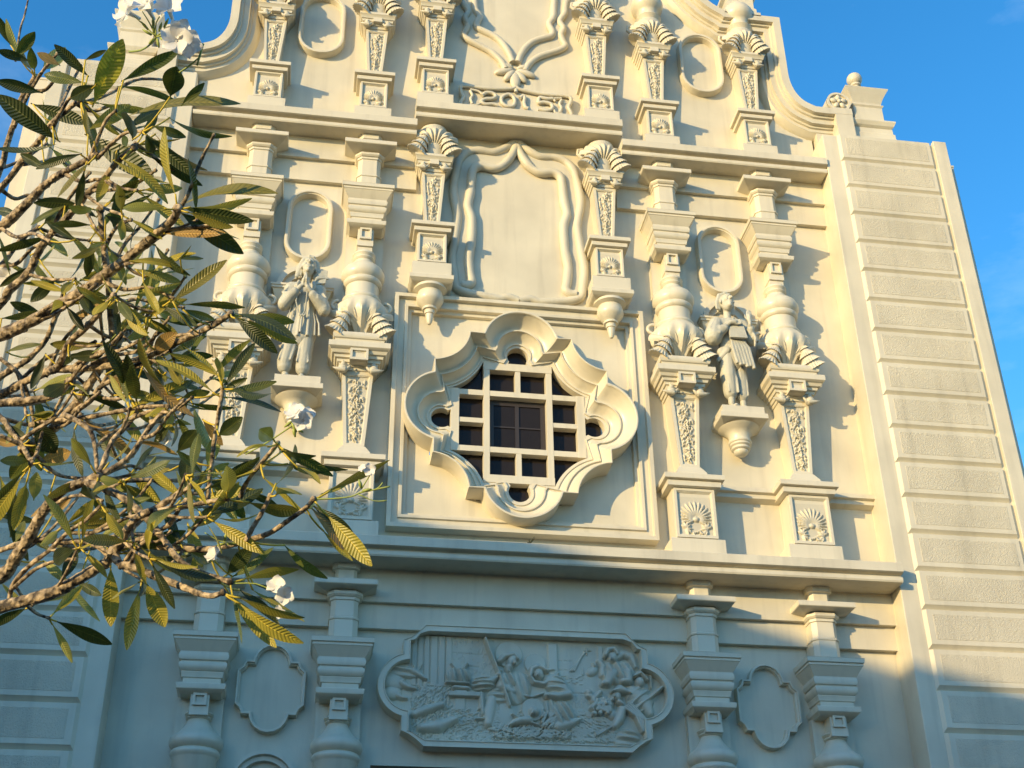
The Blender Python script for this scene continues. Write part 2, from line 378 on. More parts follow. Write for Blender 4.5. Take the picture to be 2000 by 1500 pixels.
def esthaft(par, z0, z1, w0, w1, o0, o1, seed, nm="tapered_shaft"):
    m = M(); fr = .026*(w1/.17+.4)
    m.pier([(z0,w0,o0-.025),(z1,w1,o1-.025)])
    sh = m.obj(nm, MG, par)
    m = M(); n = 4; pts = [(-w0,z0),(w0,z0),(w1,z1),(-w1,z1)]
    def fo(z, k): return o0+(o1-o0)*(z-z0)/(z1-z0)+k
    prof = [(0,-.03),(0,0),(fr,0),(fr+.004,-.008),(fr+.012,-.010),(fr+.016,-.024)]
    mm = M(); mm.sweep(pts, [(a,0) for a,_ in prof])
    # lift every vertex to the leaning face
    vs = []
    for i, (x,y,z) in enumerate(mm.v): vs.append((x, -fo(z, prof[i % len(prof)][1]), z))
    m.add(vs, mm.f); m.obj("shaft_border", MG, par)
    H = z1-z0-2*fr-.05; f = blobs([(a,b_+z0+fr+.02,c,d,e,h*(w1/.19)) for a,b_,c,d,e,h in floral(seed, H, w0*.62-.01, w1*.62)])
    m = M(); ww = w1-fr-.018
    def inside(x, z):
        wv = w0+(w1-w0)*(z-z0)/(z1-z0)-fr-.016; return abs(x) < wv
    m.grid(lambda x,z: fo(z,-.0245)+f(x,z)*(1 if inside(x,z) else 0), 30, int((z1-z0)*95), -ww, ww, z0+fr+.01, z1-fr-.01, inside)
    m.obj("flower_drop", MREL, par, smooth=60)
    return sh
def palmette(par, zc, hw, hh, o, big=True):
    it = []; cz = zc-.12*hh; R = hh*.92; n = 17
    for k in range(n):
        a = radians(-28+236*k/(n-1)); L_ = R*(.80+.2*sin(a)) if big else R*.85
        L_ = min(L_, hw*.98/max(abs(cos(a)),.01))
        it.append((.57*L_*cos(a), cz+.57*L_*sin(a), L_*.43, L_*.075, a, .03))
    it.append((0, cz, hh*.16, hh*.13, 0, .042))
    for sx in (-1,1):
        for k in range(7):
            a = radians(35+k*35); bx, bz = sx*hw*.66, zc-.62*hh
            it.append((bx+sx*.17*hw*cos(a), bz+.17*hh*sin(a)*1.2, hw*.24, hw*.075, a*sx if sx>0 else pi-a, .032))
    rnd = random.Random(3)
    for k in range(16): it.append((rnd.uniform(-.45,.45)*hw, zc-.80*hh+rnd.uniform(-.14,.12)*hh, hw*.085, hw*.085, 0, .034))
    f = blobs(it); m = M(); m.grid(lambda x,z: o+f(x,z), 46, 62, -hw, hw, zc-hh, zc+hh)
    return m.obj("palmette_relief", MREL, par, smooth=60)
def pedestal(par, zb, z1, z2, z3, hwB, hwC, hwT, oB, oT, seed=0):
    """base, body with framed panel, double cap"""
    m = M(); m.pier([(zb-.01,hwB,oB+.04),(z1-.006,hwB,oB+.04),(z1,hwB-.006,oB+.034),(z1+.001,hwC,oB),(z2,hwC,oB)]); pd = m.obj("pedestal", MG, par, bevel=.004)
    ph = (z2-z1)/2; zc = (z1+z2)/2-.005; iw = hwC*.80
    m = M(); pt = [(-hwC+.012,z1+.012),(hwC-.012,z1+.012),(hwC-.012,z2-.006),(-hwC+.012,z2-.006)]
    k = hwC-iw
    m.sweep(pt, [(0,oB-.01),(0,oB+.034),(k*.62,oB+.034),(k*.64,oB+.024),(k*.8,oB+.022),(k*.82,oB+.012),(k*.98,oB+.010),(k,oB+.001)])
    m.obj("panel_border", MG, par)
    palmette(par, zc-.04, iw-.018, ph*.80, oB+.002, True)
    m = M(); h = z3-z2
    m.pier([(z2,hwC+.01,oB+.04),(z2+.02*h,hwC+.02,oB+.05),(z2+.05*h,hwT-.045,oT-.045),(z2+.45*h,hwT-.04,oT-.04),(z2+.47*h,hwT-.06,oT-.06),(z2+.52*h,hwT-.055,oT-.055),(z2+.56*h,hwT-.002,oT-.002),(z2+.60*h,hwT,oT),(z3-.006,hwT,oT),(z3,hwT-.01,oT-.01)])
    m.obj("pedestal_cap", MG, par, bevel=.003)
    return pd
def conch(m, c, s, sx, tiers=4):
    """turret shell of overlapping toothed whorls, wide mouth down and outwards, tip up and inwards"""
    ax = Matrix.Rotation(-sx*.42, 3, 'Y') @ Matrix.Rotation(.15, 3, 'X'); per = 9; nt = 44; vs = []; fs = []; rows = []
    for k in range(tiers):
        for i in range(per):
            f = i/(per-1); v = (k+f)/tiers
            env = (1-v)**.62*.98+.02; r = env*(1.10-.38*f**.55); drop = -.10*(1-f)**3*(1-v)
            rows.append((v+drop, r, (1-f)**2))
    rows.insert(0, (-.02, .35, 0)); rows.insert(1, (-.07, .80, 0)); n = len(rows)
    for v, r, t in rows:
        for j in range(nt):
            a = 2*pi*j/nt; k = 1+.075*t*(1 if j % 2 else -1)
            q = ax @ Vector((s*.60*r*k*cos(a), s*.60*r*k*sin(a), s*(v*1.45-.62)+s*.10*sin(a*1+sx*1.2)*(1-v)))
            vs.append(Vector(c)+q)
    for i in range(n-1):
        for j in range(nt): fs.append((i*nt+j, (i+1)*nt+j, (i+1)*nt+(j+1)%nt, i*nt+(j+1)%nt))
    fs.append(tuple(range(nt))); fs.append(tuple(range(n*nt-1, (n-1)*nt-1, -1)))
    m.add(vs, fs)
def scallop(m, c, R, sx=0, ribs=9, spread=150, tilt=0, dome=.5):
    """fan shell: ribs radiate from a point, edge upwards"""
    nt = ribs*6; nr = 9; vs = []; fs = []
    for i in range(nr+1):
        t = i/nr
        for j in range(nt+1):
            u = j/nt; a = radians(90+(u-.5)*spread+tilt); rib = abs(sin(pi*ribs*u))
            r = R*t*(1+.06*rib*t); h = dome*R*sin(pi*min(1,t*.82+.05))*(.82+.18*rib)*(1-.25*(2*u-1)**2)
            vs.append((c[0]+r*cos(a), c[1]-h, c[2]+r*sin(a)))
    for i in range(nr):
        for j in range(nt): fs.append((i*(nt+1)+j, (i+1)*(nt+1)+j, (i+1)*(nt+1)+j+1, i*(nt+1)+j+1))
    m.add(vs, fs)
def curl(m, c, s, sx):
    """small curled leaf of the little capitals: pointed tip up, belly, flared lip"""
    c = Vector(c)
    m.ell(c, (s*.50,s*.48,s*.42), 12)
    m.tube([c+Vector((sx*s*.1,0,s*.1)), c+Vector((-sx*s*.05,-s*.15,s*.55)), c+Vector((sx*s*.10,-s*.05,s*.98))], [s*.40,s*.22,s*.03], 8)
    m.tube([c+Vector((-sx*s*.2,-s*.2,-s*.2)), c+Vector((sx*s*.45,-s*.30,-s*.20)), c+Vector((sx*s*.95,-s*.2,s*.02))], [s*.26,s*.20,s*.03], 8)
    m.tube([c+Vector((-sx*s*.3,-s*.1,-s*.1)), c+Vector((-sx*s*.6,-s*.2,s*.15)), c+Vector((-sx*s*.75,-s*.1,s*.45))], [s*.2,s*.13,s*.02], 8)

# ---- tier 1 columns
def column_lower():
    m = M(); m.lathe([(0,.235),(5.43,.235),(5.45,.25),(5.475,.268),(5.50,.268),(5.525,.25),(5.53,.24),(5.545,.262),(5.575,.284),(5.61,.292),(5.645,.284),(5.675,.262),(5.70,.225),(5.735,.19),(5.78,.155),(5.83,.125),(5.862,.115),(5.866,.128),(5.88,.14),(5.895,.128),(5.90,.122),(5.906,.138),(5.925,.155),(5.945,.138),(5.95,.11),(5.99,.10)], 0, .13, 40)
    s = m.obj("column", MG, church, smooth=50)
    m = M(); m.pier([(0,.25,.10),(6.125,.25,.10)]); m.obj("back_pilaster", MP, s)
    keyornament(s, 5.985, 6.125, .075, .325); capital("capital", 6.11, s); neck(s, 6.76, 7.045, 7.385, 7.485, 7.77)
    return s
# ---- tier 2 big columns (pedestal, tapered shaft, capital, shells, urn, upper capital)
def column_middle():
    m = M()
    U = [(10.86,.10),(10.93,.12),(11.0,.17),(11.08,.25),(11.17,.325),(11.26,.355),(11.33,.35),(11.38,.32),(11.42,.29),(11.455,.262),(11.46,.25),(11.48,.262),(11.50,.262),(11.52,.25),(11.525,.222),(11.55,.218),(11.68,.224),(11.705,.222),(11.71,.232),(11.735,.255),(11.765,.262),(11.79,.255),(11.80,.245),(11.82,.262),(11.87,.29),(11.93,.288),(11.99,.262),(12.04,.21),(12.08,.16),(12.11,.135),(12.14,.13),(12.15,.142),(12.17,.155),(12.19,.142),(12.195,.135),(12.21,.14),(12.235,.158),(12.265,.15),(12.29,.12)]
    amp = [(.10 if z < 11.2 else (.10*(11.38-z)/.18 if z < 11.38 else 0)) for z, r in U]
    m.lathe(U, 0, .17, 48, 12, amp); s = m.obj("urn_column", MG, church, smooth=50)
    pedestal(s, 7.96, 8.27, 8.96, 9.125, .345, .275, .39, .31, .44)
    m = M(); m.pier([(9.12,.205,.33),(9.17,.205,.33),(9.20,.20,.325),(9.30,.14,.27)]); m.obj("shaft_foot", MG, s, bevel=.003)
    esthaft(s, 9.29, 10.34, .128, .198, .27, .305, 11)
    m = M(); m.pier([(10.33,.195,.29),(10.36,.20,.30),(10.362,.215,.315),(10.40,.222,.32),(10.402,.24,.34),(10.445,.25,.35),(10.448,.268,.37),(10.49,.28,.38),(10.492,.30,.41),(10.53,.315,.42),(10.535,.34,.45),(10.575,.36,.47),(10.585,.375,.50),(10.60,.392,.52),(10.675,.392,.52),(10.682,.375,.51),(10.684,.30,.44),(10.70,.305,.445),(10.745,.315,.455),(10.75,.335,.475),(10.78,.345,.49),(10.81,.345,.49),(10.84,.335,.475),(10.845,.30,.44),(10.87,.29,.43)])
    c = m.obj("shell_capital", MG, s, smooth=28, bevel=.003)
    m = M(); m.box(-.115,.115,10.42,10.585,.2,.47); m.sweep([(-.115,10.42),(.115,10.42),(.115,10.585),(-.115,10.585)], [(0,.44),(0,.50),(.03,.50),(.032,.475),(.05,.475)]); m.obj("capital_boss", MG, s)
    for sx in (-1,1):
        m = M(); curl(m, (sx*.195,-.36,10.345), .135, sx); m.obj("curled_leaf", MREL, s, smooth=60)
    for sx in (-1,1):
        m = M(); conch(m, (sx*.235,-.40,11.03), .255, sx); m.obj("spiral_shell", MREL, s, smooth=32)
    m = M(); scallop(m, (0,-.20,10.97), .47, ribs=8, spread=128, dome=.62)
    m.obj("scallop_shell", MREL, s, smooth=40)
    for sx in (-1,1):
        m = M(); m.tube([(sx*(.30+.09*sin(t)), -.17, 11.43+.075*cos(t)) for t in [pi*i/9 for i in range(10)]], .026, 8); m.obj("urn_handle", MG, s, smooth=60)
    m = M(); m.pier([(10.85,.255,.10),(12.68,.255,.10)]); m.obj("back_pilaster", MP, s)
    m = M(); m.box(-.10,.10,12.25,12.48,0,.27); m.obj("neck_block", MG, s)
    keyornament(s, 12.45, 12.64, .080, .325); capital("capital", 12.625, s); neck(s, 13.28, 13.55, 13.96, 14.09, 14.33)
    return s
# ---- small columns (upper tier and either side of the carved frame)
def column_small(with_urn=True):
    m = M(); m.pier([(14.55,.265,.37),(14.775,.265,.37),(14.776,.255,.36)]); s = m.obj("small_column", MG, church, bevel=.004)
    pedestal(s, 14.775, 14.80, 15.29, 15.44, .21, .205, .295, .30, .42)
    m = M(); m.pier([(15.435,.12,.25),(15.46,.12,.25),(15.462,.10,.24)]); m.obj("shaft_foot", MG, s)
    esthaft(s, 15.45, 16.40, .10, .165, .245, .27, 7)
    m = M(); m.pier([(16.39,.16,.26),(16.41,.165,.265),(16.412,.18,.28),(16.455,.19,.29),(16.458,.20,.31),(16.50,.21,.32),(16.503,.225,.34),(16.54,.235,.35),(16.545,.25,.365),(16.60,.26,.385),(16.61,.275,.395),(16.65,.275,.395),(16.655,.24,.36),(16.68,.24,.36)]); c = m.obj("shell_capital", MG, s, smooth=28, bevel=.002)
    m = M(); m.box(-.065,.065,16.48,16.56,.2,.375); m.obj("capital_boss", MG, s)
    for sx in (-1,1):
        m = M(); curl(m, (sx*.155,-.32,16.45), .115, sx); m.obj("curled_leaf", MREL, s, smooth=60)
    for sx in (-1,1):
        m = M(); conch(m, (sx*.180,-.35,16.87), .24, sx); m.obj("spiral_shell", MREL, s, smooth=32)
    m = M(); scallop(m, (0,-.20,16.82), .39, ribs=7, spread=125, dome=.6)
    m.lathe([(16.7,.18),(16.9,.20),(17.1,.24),(17.25,.20),(17.3,.1)], 0, .14, 20)
    m.tube([(-.27,-.12,17.05),(-.34,-.12,17.12),(-.33,-.12,17.20),(-.25,-.12,17.22)], .024, 8)
    m.obj("shell_fan", MREL, s, smooth=40)
    return s
def vase_top():
    m = M(); m.lathe([(17.25,.16),(17.30,.19),(17.33,.21),(17.36,.19),(17.38,.16),(17.45,.16),(17.5,.19),(17.55,.24),(17.63,.26),(17.71,.25),(17.80,.20),(17.86,.14),(17.9,.12)], 0, .16, 32)
    return m
c1 = column_lower(); c1.location.x = 3.65
for x in (2.14, -2.14, -3.65): copy_part(c1, church, x)
c2 = column_middle(); c2.location.x = 3.65
for x in (2.14, -2.14, -3.65): copy_part(c2, church, x)
c3 = column_small()
m = vase_top(); m.obj("urn", MG, c3, smooth=50)
for x in (2.14, -2.14, -3.65): copy_part(c3, church, x)
c3.location.x = 3.65
for x, dz in ((1.245,.385),(-1.245,.385),(1.235,-2.66),(-1.235,-2.66)):
    c = copy_part(c3, church, x); c.location.z = dz
    if dz < 0:
        for ch in [o for o in bpy.data.objects if o.parent == c and o.name.startswith("urn")]: bpy.data.objects.remove(ch)
        m = M(); m.pier([(11.77,.17,.20),(11.80,.255,.34),(11.81,.27,.36),(11.84,.295,.40),(11.90,.295,.40),(11.93,.27,.36)], x); cb = m.obj("corbel", MG, church, bevel=.003)
        m = M(); m.lathe([(11.79,.22),(11.75,.225),(11.735,.20),(11.72,.165),(11.70,.165),(11.66,.18),(11.61,.185),(11.56,.165),(11.51,.12),(11.485,.095),(11.48,.10),(11.465,.105),(11.45,.098),(11.445,.072),(11.39,.07),(11.385,.056),(11.33,.05),(11.27,.038),(11.235,.022)], x, .18, 28); m.obj("pendant", MG, cb, smooth=45)
# ---- ovals
def stadium(cx, cz, hw, hh, n=12):
    return [(cx+hw*cos(radians(a)), cz+hh-hw+hw*sin(radians(a))) for a in [180*i/n for i in range(n+1)]] + [(cx+hw*cos(radians(a)), cz-hh+hw+hw*sin(radians(a))) for a in [180+180*i/n for i in range(n+1)]]
for sx in (-1,1):
    for cz, hw, hh in ((12.775,.315,.60),(16.60,.35,.63)):
        m = M(); m.sweep(stadium(sx*2.915 if cz < 14 else sx*2.97, cz, hw, hh), [(-.005,-.01),(0,.10),(.008,.125),(.03,.13),(.045,.125),(.05,.105),(.062,.10),(.075,-.01)]); m.obj("oval_moulding", MG, church, smooth=40)
# ---- four-lobed blind panels of the lower tier
def quat(cx, cz):
    h = [(.0,.505)] + [(.24*sin(radians(a)), .505-.24+.24*cos(radians(a))) for a in (15,30,45,60,75)] + [(.24,.235+.0)] 
    q = [(0,.51),(.075,.498),(.14,.46),(.19,.40),(.215,.335),(.22,.31),(.305,.31),(.31,.285),(.33,.24),(.37,.205),(.385,.20),(.385,0)]
    r = q + [(x,-z) for x, z in q[::-1][1:]]
    full = r + [(-x,z) for x, z in r[::-1][1:-1]]
    return [(cx+x, cz+z) for x, z in full][::-1]
for sx in (-1,1):
    m = M(); m.sweep(quat(sx*2.905, 6.28), [(-.004,-.01),(0,.085),(.006,.10),(.024,.10),(.028,.065),(.040,.06),(.046,-.01)]); m.obj("lobed_moulding", MG, church)
    # little round arch under it
    m = M(); m.sweep(arc(sx*2.905, 5.20, .37, 0, 180, 20), [(0,-.01),(0,.12),(.04,.12),(.05,.07),(.10,.07),(.11,-.01)], closed=False); m.obj("niche_arch", MG, church, smooth=40)
    # arch behind each statue with its two imposts
    m = M(); m.sweep(arc(sx*2.93, 11.735, .345, 0, 180, 24), [(0,-.01),(0,.10),(.07,.10),(.075,.045),(.15,.04),(.155,-.01)], closed=False)
    ar = m.obj("niche_arch", MG, church, smooth=40)
    for s2 in (-1,1):
        m = M(); m.pier([(11.50,.04,.05),(11.52,.055,.08),(11.66,.10,.13),(11.67,.12,.15),(11.70,.12,.15),(11.705,.13,.165),(11.735,.13,.165)], sx*2.93+s2*.285); m.obj("arch_impost", MG, ar)
    # bracket under the statue
    m = M(); m.pier([(9.93,.20,.20),(9.985,.315,.44),(9.99,.32,.45),(10.06,.32,.45),(10.065,.285,.43),(10.165,.285,.43)], sx*2.885); br = m.obj("statue_bracket", MG, church, bevel=.005)
    m = M(); m.lathe([(9.95,.27),(9.93,.25),(9.90,.20),(9.87,.165),(9.83,.145),(9.775,.14),(9.77,.15),(9.745,.155),(9.73,.145),(9.725,.135),(9.70,.142),(9.685,.13),(9.68,.12),(9.65,.125),(9.635,.11),(9.63,.095),(9.60,.095),(9.575,.07),(9.56,.035)], sx*2.885, .16, 28); m.obj("pendant", MG, br, smooth=45)
# ---- square window surround
m = M(); band(m, -1.70, 1.70, 8.30, 11.725, [(0,-.01),(0,.165),(.055,.165),(.06,.10),(.14,.095),(.145,.125),(.185,.12),(.19,.06),(.235,.055),(.24,-.01)]); m.obj("window_surround", MP, church, bevel=.003)
# ---- the lobed window
WC = (-.03, 9.93)
def rose_curves():
    O = []; I = []
    for k in range(4):
        def rot(x, z):
            a = -pi/2*k; return (x*cos(a)-z*sin(a), x*sin(a)+z*cos(a))
        n = 26
        for i in range(n+1):
            t = i/n; a = radians(164-148*t); O.append(rot(.51*cos(a), 1.0+.51*sin(a))); a = radians(215-250*t); I.append(rot(.14*cos(a), 1.0+.14*sin(a)))
        n = 14
        O.append(rot(.50,1.135)); I.append(rot(.155,.845))
        for i in range(n+1):
            t = i/n; a = radians(185+80*t); O.append(rot(1.18+.50*cos(a), 1.18+.50*sin(a))); a = radians(199+52*t); I.append(rot(1.18+.775*cos(a), 1.18+.775*sin(a)))
        O.append(rot(1.135,.50)); I.append(rot(.845,.155))
    return O, I
O_, I_ = rose_curves()
prof = [(-.02,-.01),(-.02,.30),(-.012,.345),(0,.35),(.045,.35),(.07,.34),(.075,.315)]
for i in range(9): t = i/8; prof.append((.08+.40*t, .31-.17*sin(t*pi/2)**.9))
prof += [(.485,.165),(.53,.165),(.535,.13)]
for i in range(7): t = i/6; prof.append((.54+.30*t, .125-.105*sin(t*pi/2)))
prof += [(.845,.035),(.90,.035),(.905,.012),(1.0,.010),(1.0,-.12)]
m = M(); n = len(O_); k = len(prof); vs = []; fs = []
for (ox, oz), (ix, iz) in zip(O_, I_):
    for t, o in prof: vs.append((WC[0]+ox+(ix-ox)*t, -o, WC[1]+oz+(iz-oz)*t))
for i in range(n):
    for j in range(k-1): fs.append((i*k+j, i*k+j+1, ((i+1)%n)*k+j+1, ((i+1)%n)*k+j))
m.add(vs, fs); rose = m.obj("lobed_window", MG, church, smooth=34)
m = M()
m.box(WC[0]-1.12, WC[0]+1.12, WC[1]-1.2, WC[1]+1.2, -.20, -.115); m.obj("window_glass", MGL, rose)
m = M(); B = []
def bar(x0, x1, z0, z1, o=.008, d=-.11): m.box(WC[0]+x0, WC[0]+x1, WC[1]+z0, WC[1]+z1, d, o)
for s in (-1,1):
    a, b_ = sorted((s*.375, s*.455)); bar(a, b_, -.775, .775, .010)
    for q in (-1,1):
        c, d = sorted((q*.455, q*.79)); bar(c, d, min(s*.375,s*.455), max(s*.375,s*.455), .006)
    bar(-.375, .375, min(s*.375,s*.455), max(s*.375,s*.455), .006)
    bar(-.46, .46, min(s*.775,s*.885), max(s*.775,s*.885), .013)
    c, d = sorted((s*.775, s*.885)); bar(c, d, -.46, .46, .013)
    for q in (-1,1):
        bar(*sorted((q*.165, q*.47)), min(s*.885,s*.97), max(s*.885,s*.97), .003); bar(min(s*.885,s*.97), max(s*.885,s*.97), *sorted((q*.165, q*.47)), .003)
    bar(-.035, .035, min(s*.455,s*.775), max(s*.455,s*.775), .004)
    c, d = sorted((s*.455, s*.775)); bar(c, d, -.035, .035, .004)
m.obj("window_bars", MG, rose, bevel=.003)
m = M()
def sash(x0,x1,z0,z1): m.box(WC[0]+x0, WC[0]+x1, WC[1]+z0, WC[1]+z1, -.125, -.10)
for x0,x1,z0,z1 in ((-.375,-.31,-.375,.375),(.31,.375,-.375,.375),(-.31,.31,-.375,-.33),(-.31,.31,.30,.375),(-.025,.025,-.33,.30),(-.31,-.025,-.03,-.01),(.025,.31,-.03,-.01)): sash(x0,x1,z0,z1)
m.obj("casement", MWD, rose)
# ---- carved scalloped frames above the window
def ribbon(m, half, r, flat=.75, close=True, o=.035, seed=0):
    P = smoothpath(half, 5)
    full = [(-x, z) for x, z in P[::-1]] + P[1:] if close == 'mir' else P
    rnd = random.Random(seed)
    m.tube([(x, -o, z) for x, z in full], [r*(1+.16*noise.noise(Vector((x*6+seed, 0, z*6)))) for x, z in full], 12, flat=1.0)
def two_sided(m, half, r, seed, o=.035):
    ribbon(m, half, r, o=o, seed=seed); ribbon(m, mir(half), r, o=o, seed=seed+3)
OUT = [(.0,14.68),(.12,14.56),(.24,14.47),(.36,14.42),(.58,14.43),(.74,14.36),(.84,14.22),(.88,14.05),(.925,13.64),(.875,13.30),(.86,13.15),(.895,12.77),(.93,12.45),(.90,12.15),(.87,11.98),(.78,11.91),(.55,11.86),(.30,11.83),(.15,11.86),(0,11.82)]
INN = [(.0,14.58),(.06,14.42),(.15,14.25),(.26,14.14),(.37,14.11),(.54,14.13),(.64,14.06),(.665,13.9),(.68,13.62),(.715,13.40),(.70,13.30),(.66,13.14),(.665,12.75),(.70,12.45),(.68,12.2),(.66,12.06),(.72,12.0),(.80,12.0)]
m = M(); two_sided(m, OUT, .062, 1); two_sided(m, INN, .066, 5, .045)
fr = [(OUT[i][0]*.97, OUT[i][1]-.01) for i in range(1,len(OUT)-1)]
pl = OUT[1:-3] + INN[::-1][2:]
for sx in (1,-1):
    q = [(sx*x, z) for x, z in pl]
    m.prism(q if sx == -1 else q, -.01, .035)
m.obj("carved_frame", MREL, church, smooth=65)
OU2 = [(.86,19.2),(.80,18.9),(.86,18.5),(.78,18.15),(.86,17.85),(.83,17.6),(.81,17.42),(.73,17.25),(.785,17.10),(.74,16.95),(.77,16.82),(.80,16.72),(.70,16.62),(.52,16.52),(.36,16.42),(.22,16.26),(.15,16.1)]
IN2 = [(.66,19.2),(.60,18.8),(.66,18.4),(.58,18.1),(.65,17.8),(.635,17.5),(.62,17.30),(.555,17.15),(.60,17.0),(.585,16.90),(.46,16.83),(.30,16.74),(.18,16.60),(.09,16.42),(.04,16.25)]
m = M(); two_sided(m, OU2, .052, 2); two_sided(m, IN2, .055, 7, .045)
for sx in (1,-1): m.prism([(sx*x, z) for x, z in OU2 + IN2[::-1]], -.01, .03)
for a, L_, w_ in ((-90,.34,.085),(-55,.26,.06),(-125,.26,.06),(-18,.30,.06),(-162,.30,.06),(20,.24,.05),(160,.24,.05)):
    b_ = radians(a); m.ell((.48*L_*cos(b_)*1.25, -.03, 16.12+.52*L_*sin(b_)*1.25), (L_*.55,.05,w_), 12, Matrix.Rotation(-b_,3,'Y'))
m.obj("carved_frame", MREL, church, smooth=65)
# ---- date plaque 2015
m = M(); o = .055
def st(pts, r=.026, closed=False, o_=.085, k=4):
    P = smoothpath(pts, k, closed)
    if closed: P = P+[P[0]]
    m.tube([(x, -o_, z) for x, z in P], r, 8)
B0 = [(-.80,15.20),(-.40,15.225),(0,15.19),(.4,15.225),(.80,15.20),(.835,15.30),(.80,15.40),(.84,15.52),(.80,15.62),(.42,15.615),(.08,15.66),(0,15.70),(-.08,15.66),(-.42,15.615),(-.80,15.62),(-.84,15.52),(-.80,15.40),(-.835,15.30)]
m.prism(smoothpath(B0, 3, True), -.01, .05)
st([p for p in B0], .030, True)
st([(-.70,15.57),(-.58,15.55),(-.52,15.50)], .018); st([(-.70,15.26),(-.6,15.27),(-.54,15.31)], .018)
st([(.70,15.57),(.58,15.55),(.60,15.50)], .018); st([(.70,15.26),(.6,15.27),(.58,15.32)], .018)
st([(-.70,15.54),(-.665,15.45),(-.69,15.38),(-.665,15.28)], .024)
st([(.70,15.54),(.665,15.45),(.69,15.38),(.665,15.28)], .024)
st([(-.52,15.47),(-.46,15.53),(-.36,15.535),(-.31,15.48),(-.36,15.425),(-.47,15.40),(-.53,15.345),(-.47,15.30),(-.36,15.315),(-.28,15.30)], .030)     # 2
st([(-.15,15.53),(-.22,15.46),(-.215,15.36),(-.14,15.30),(-.05,15.32),(-.02,15.40),(-.04,15.50),(-.10,15.54)], .030, True)      # 0
st([(.06,15.49),(.11,15.545),(.13,15.50),(.12,15.40),(.14,15.32),(.18,15.30)], .030)    # 1
st([(.56,15.545),(.46,15.53),(.36,15.54),(.345,15.44),(.42,15.455),(.52,15.44),(.555,15.38),(.52,15.315),(.43,15.29),(.34,15.315)], .030)      # 5
st([(0,15.66),(0,15.60)], .03)
m.obj("date_plaque", MREL, church, smooth=60)

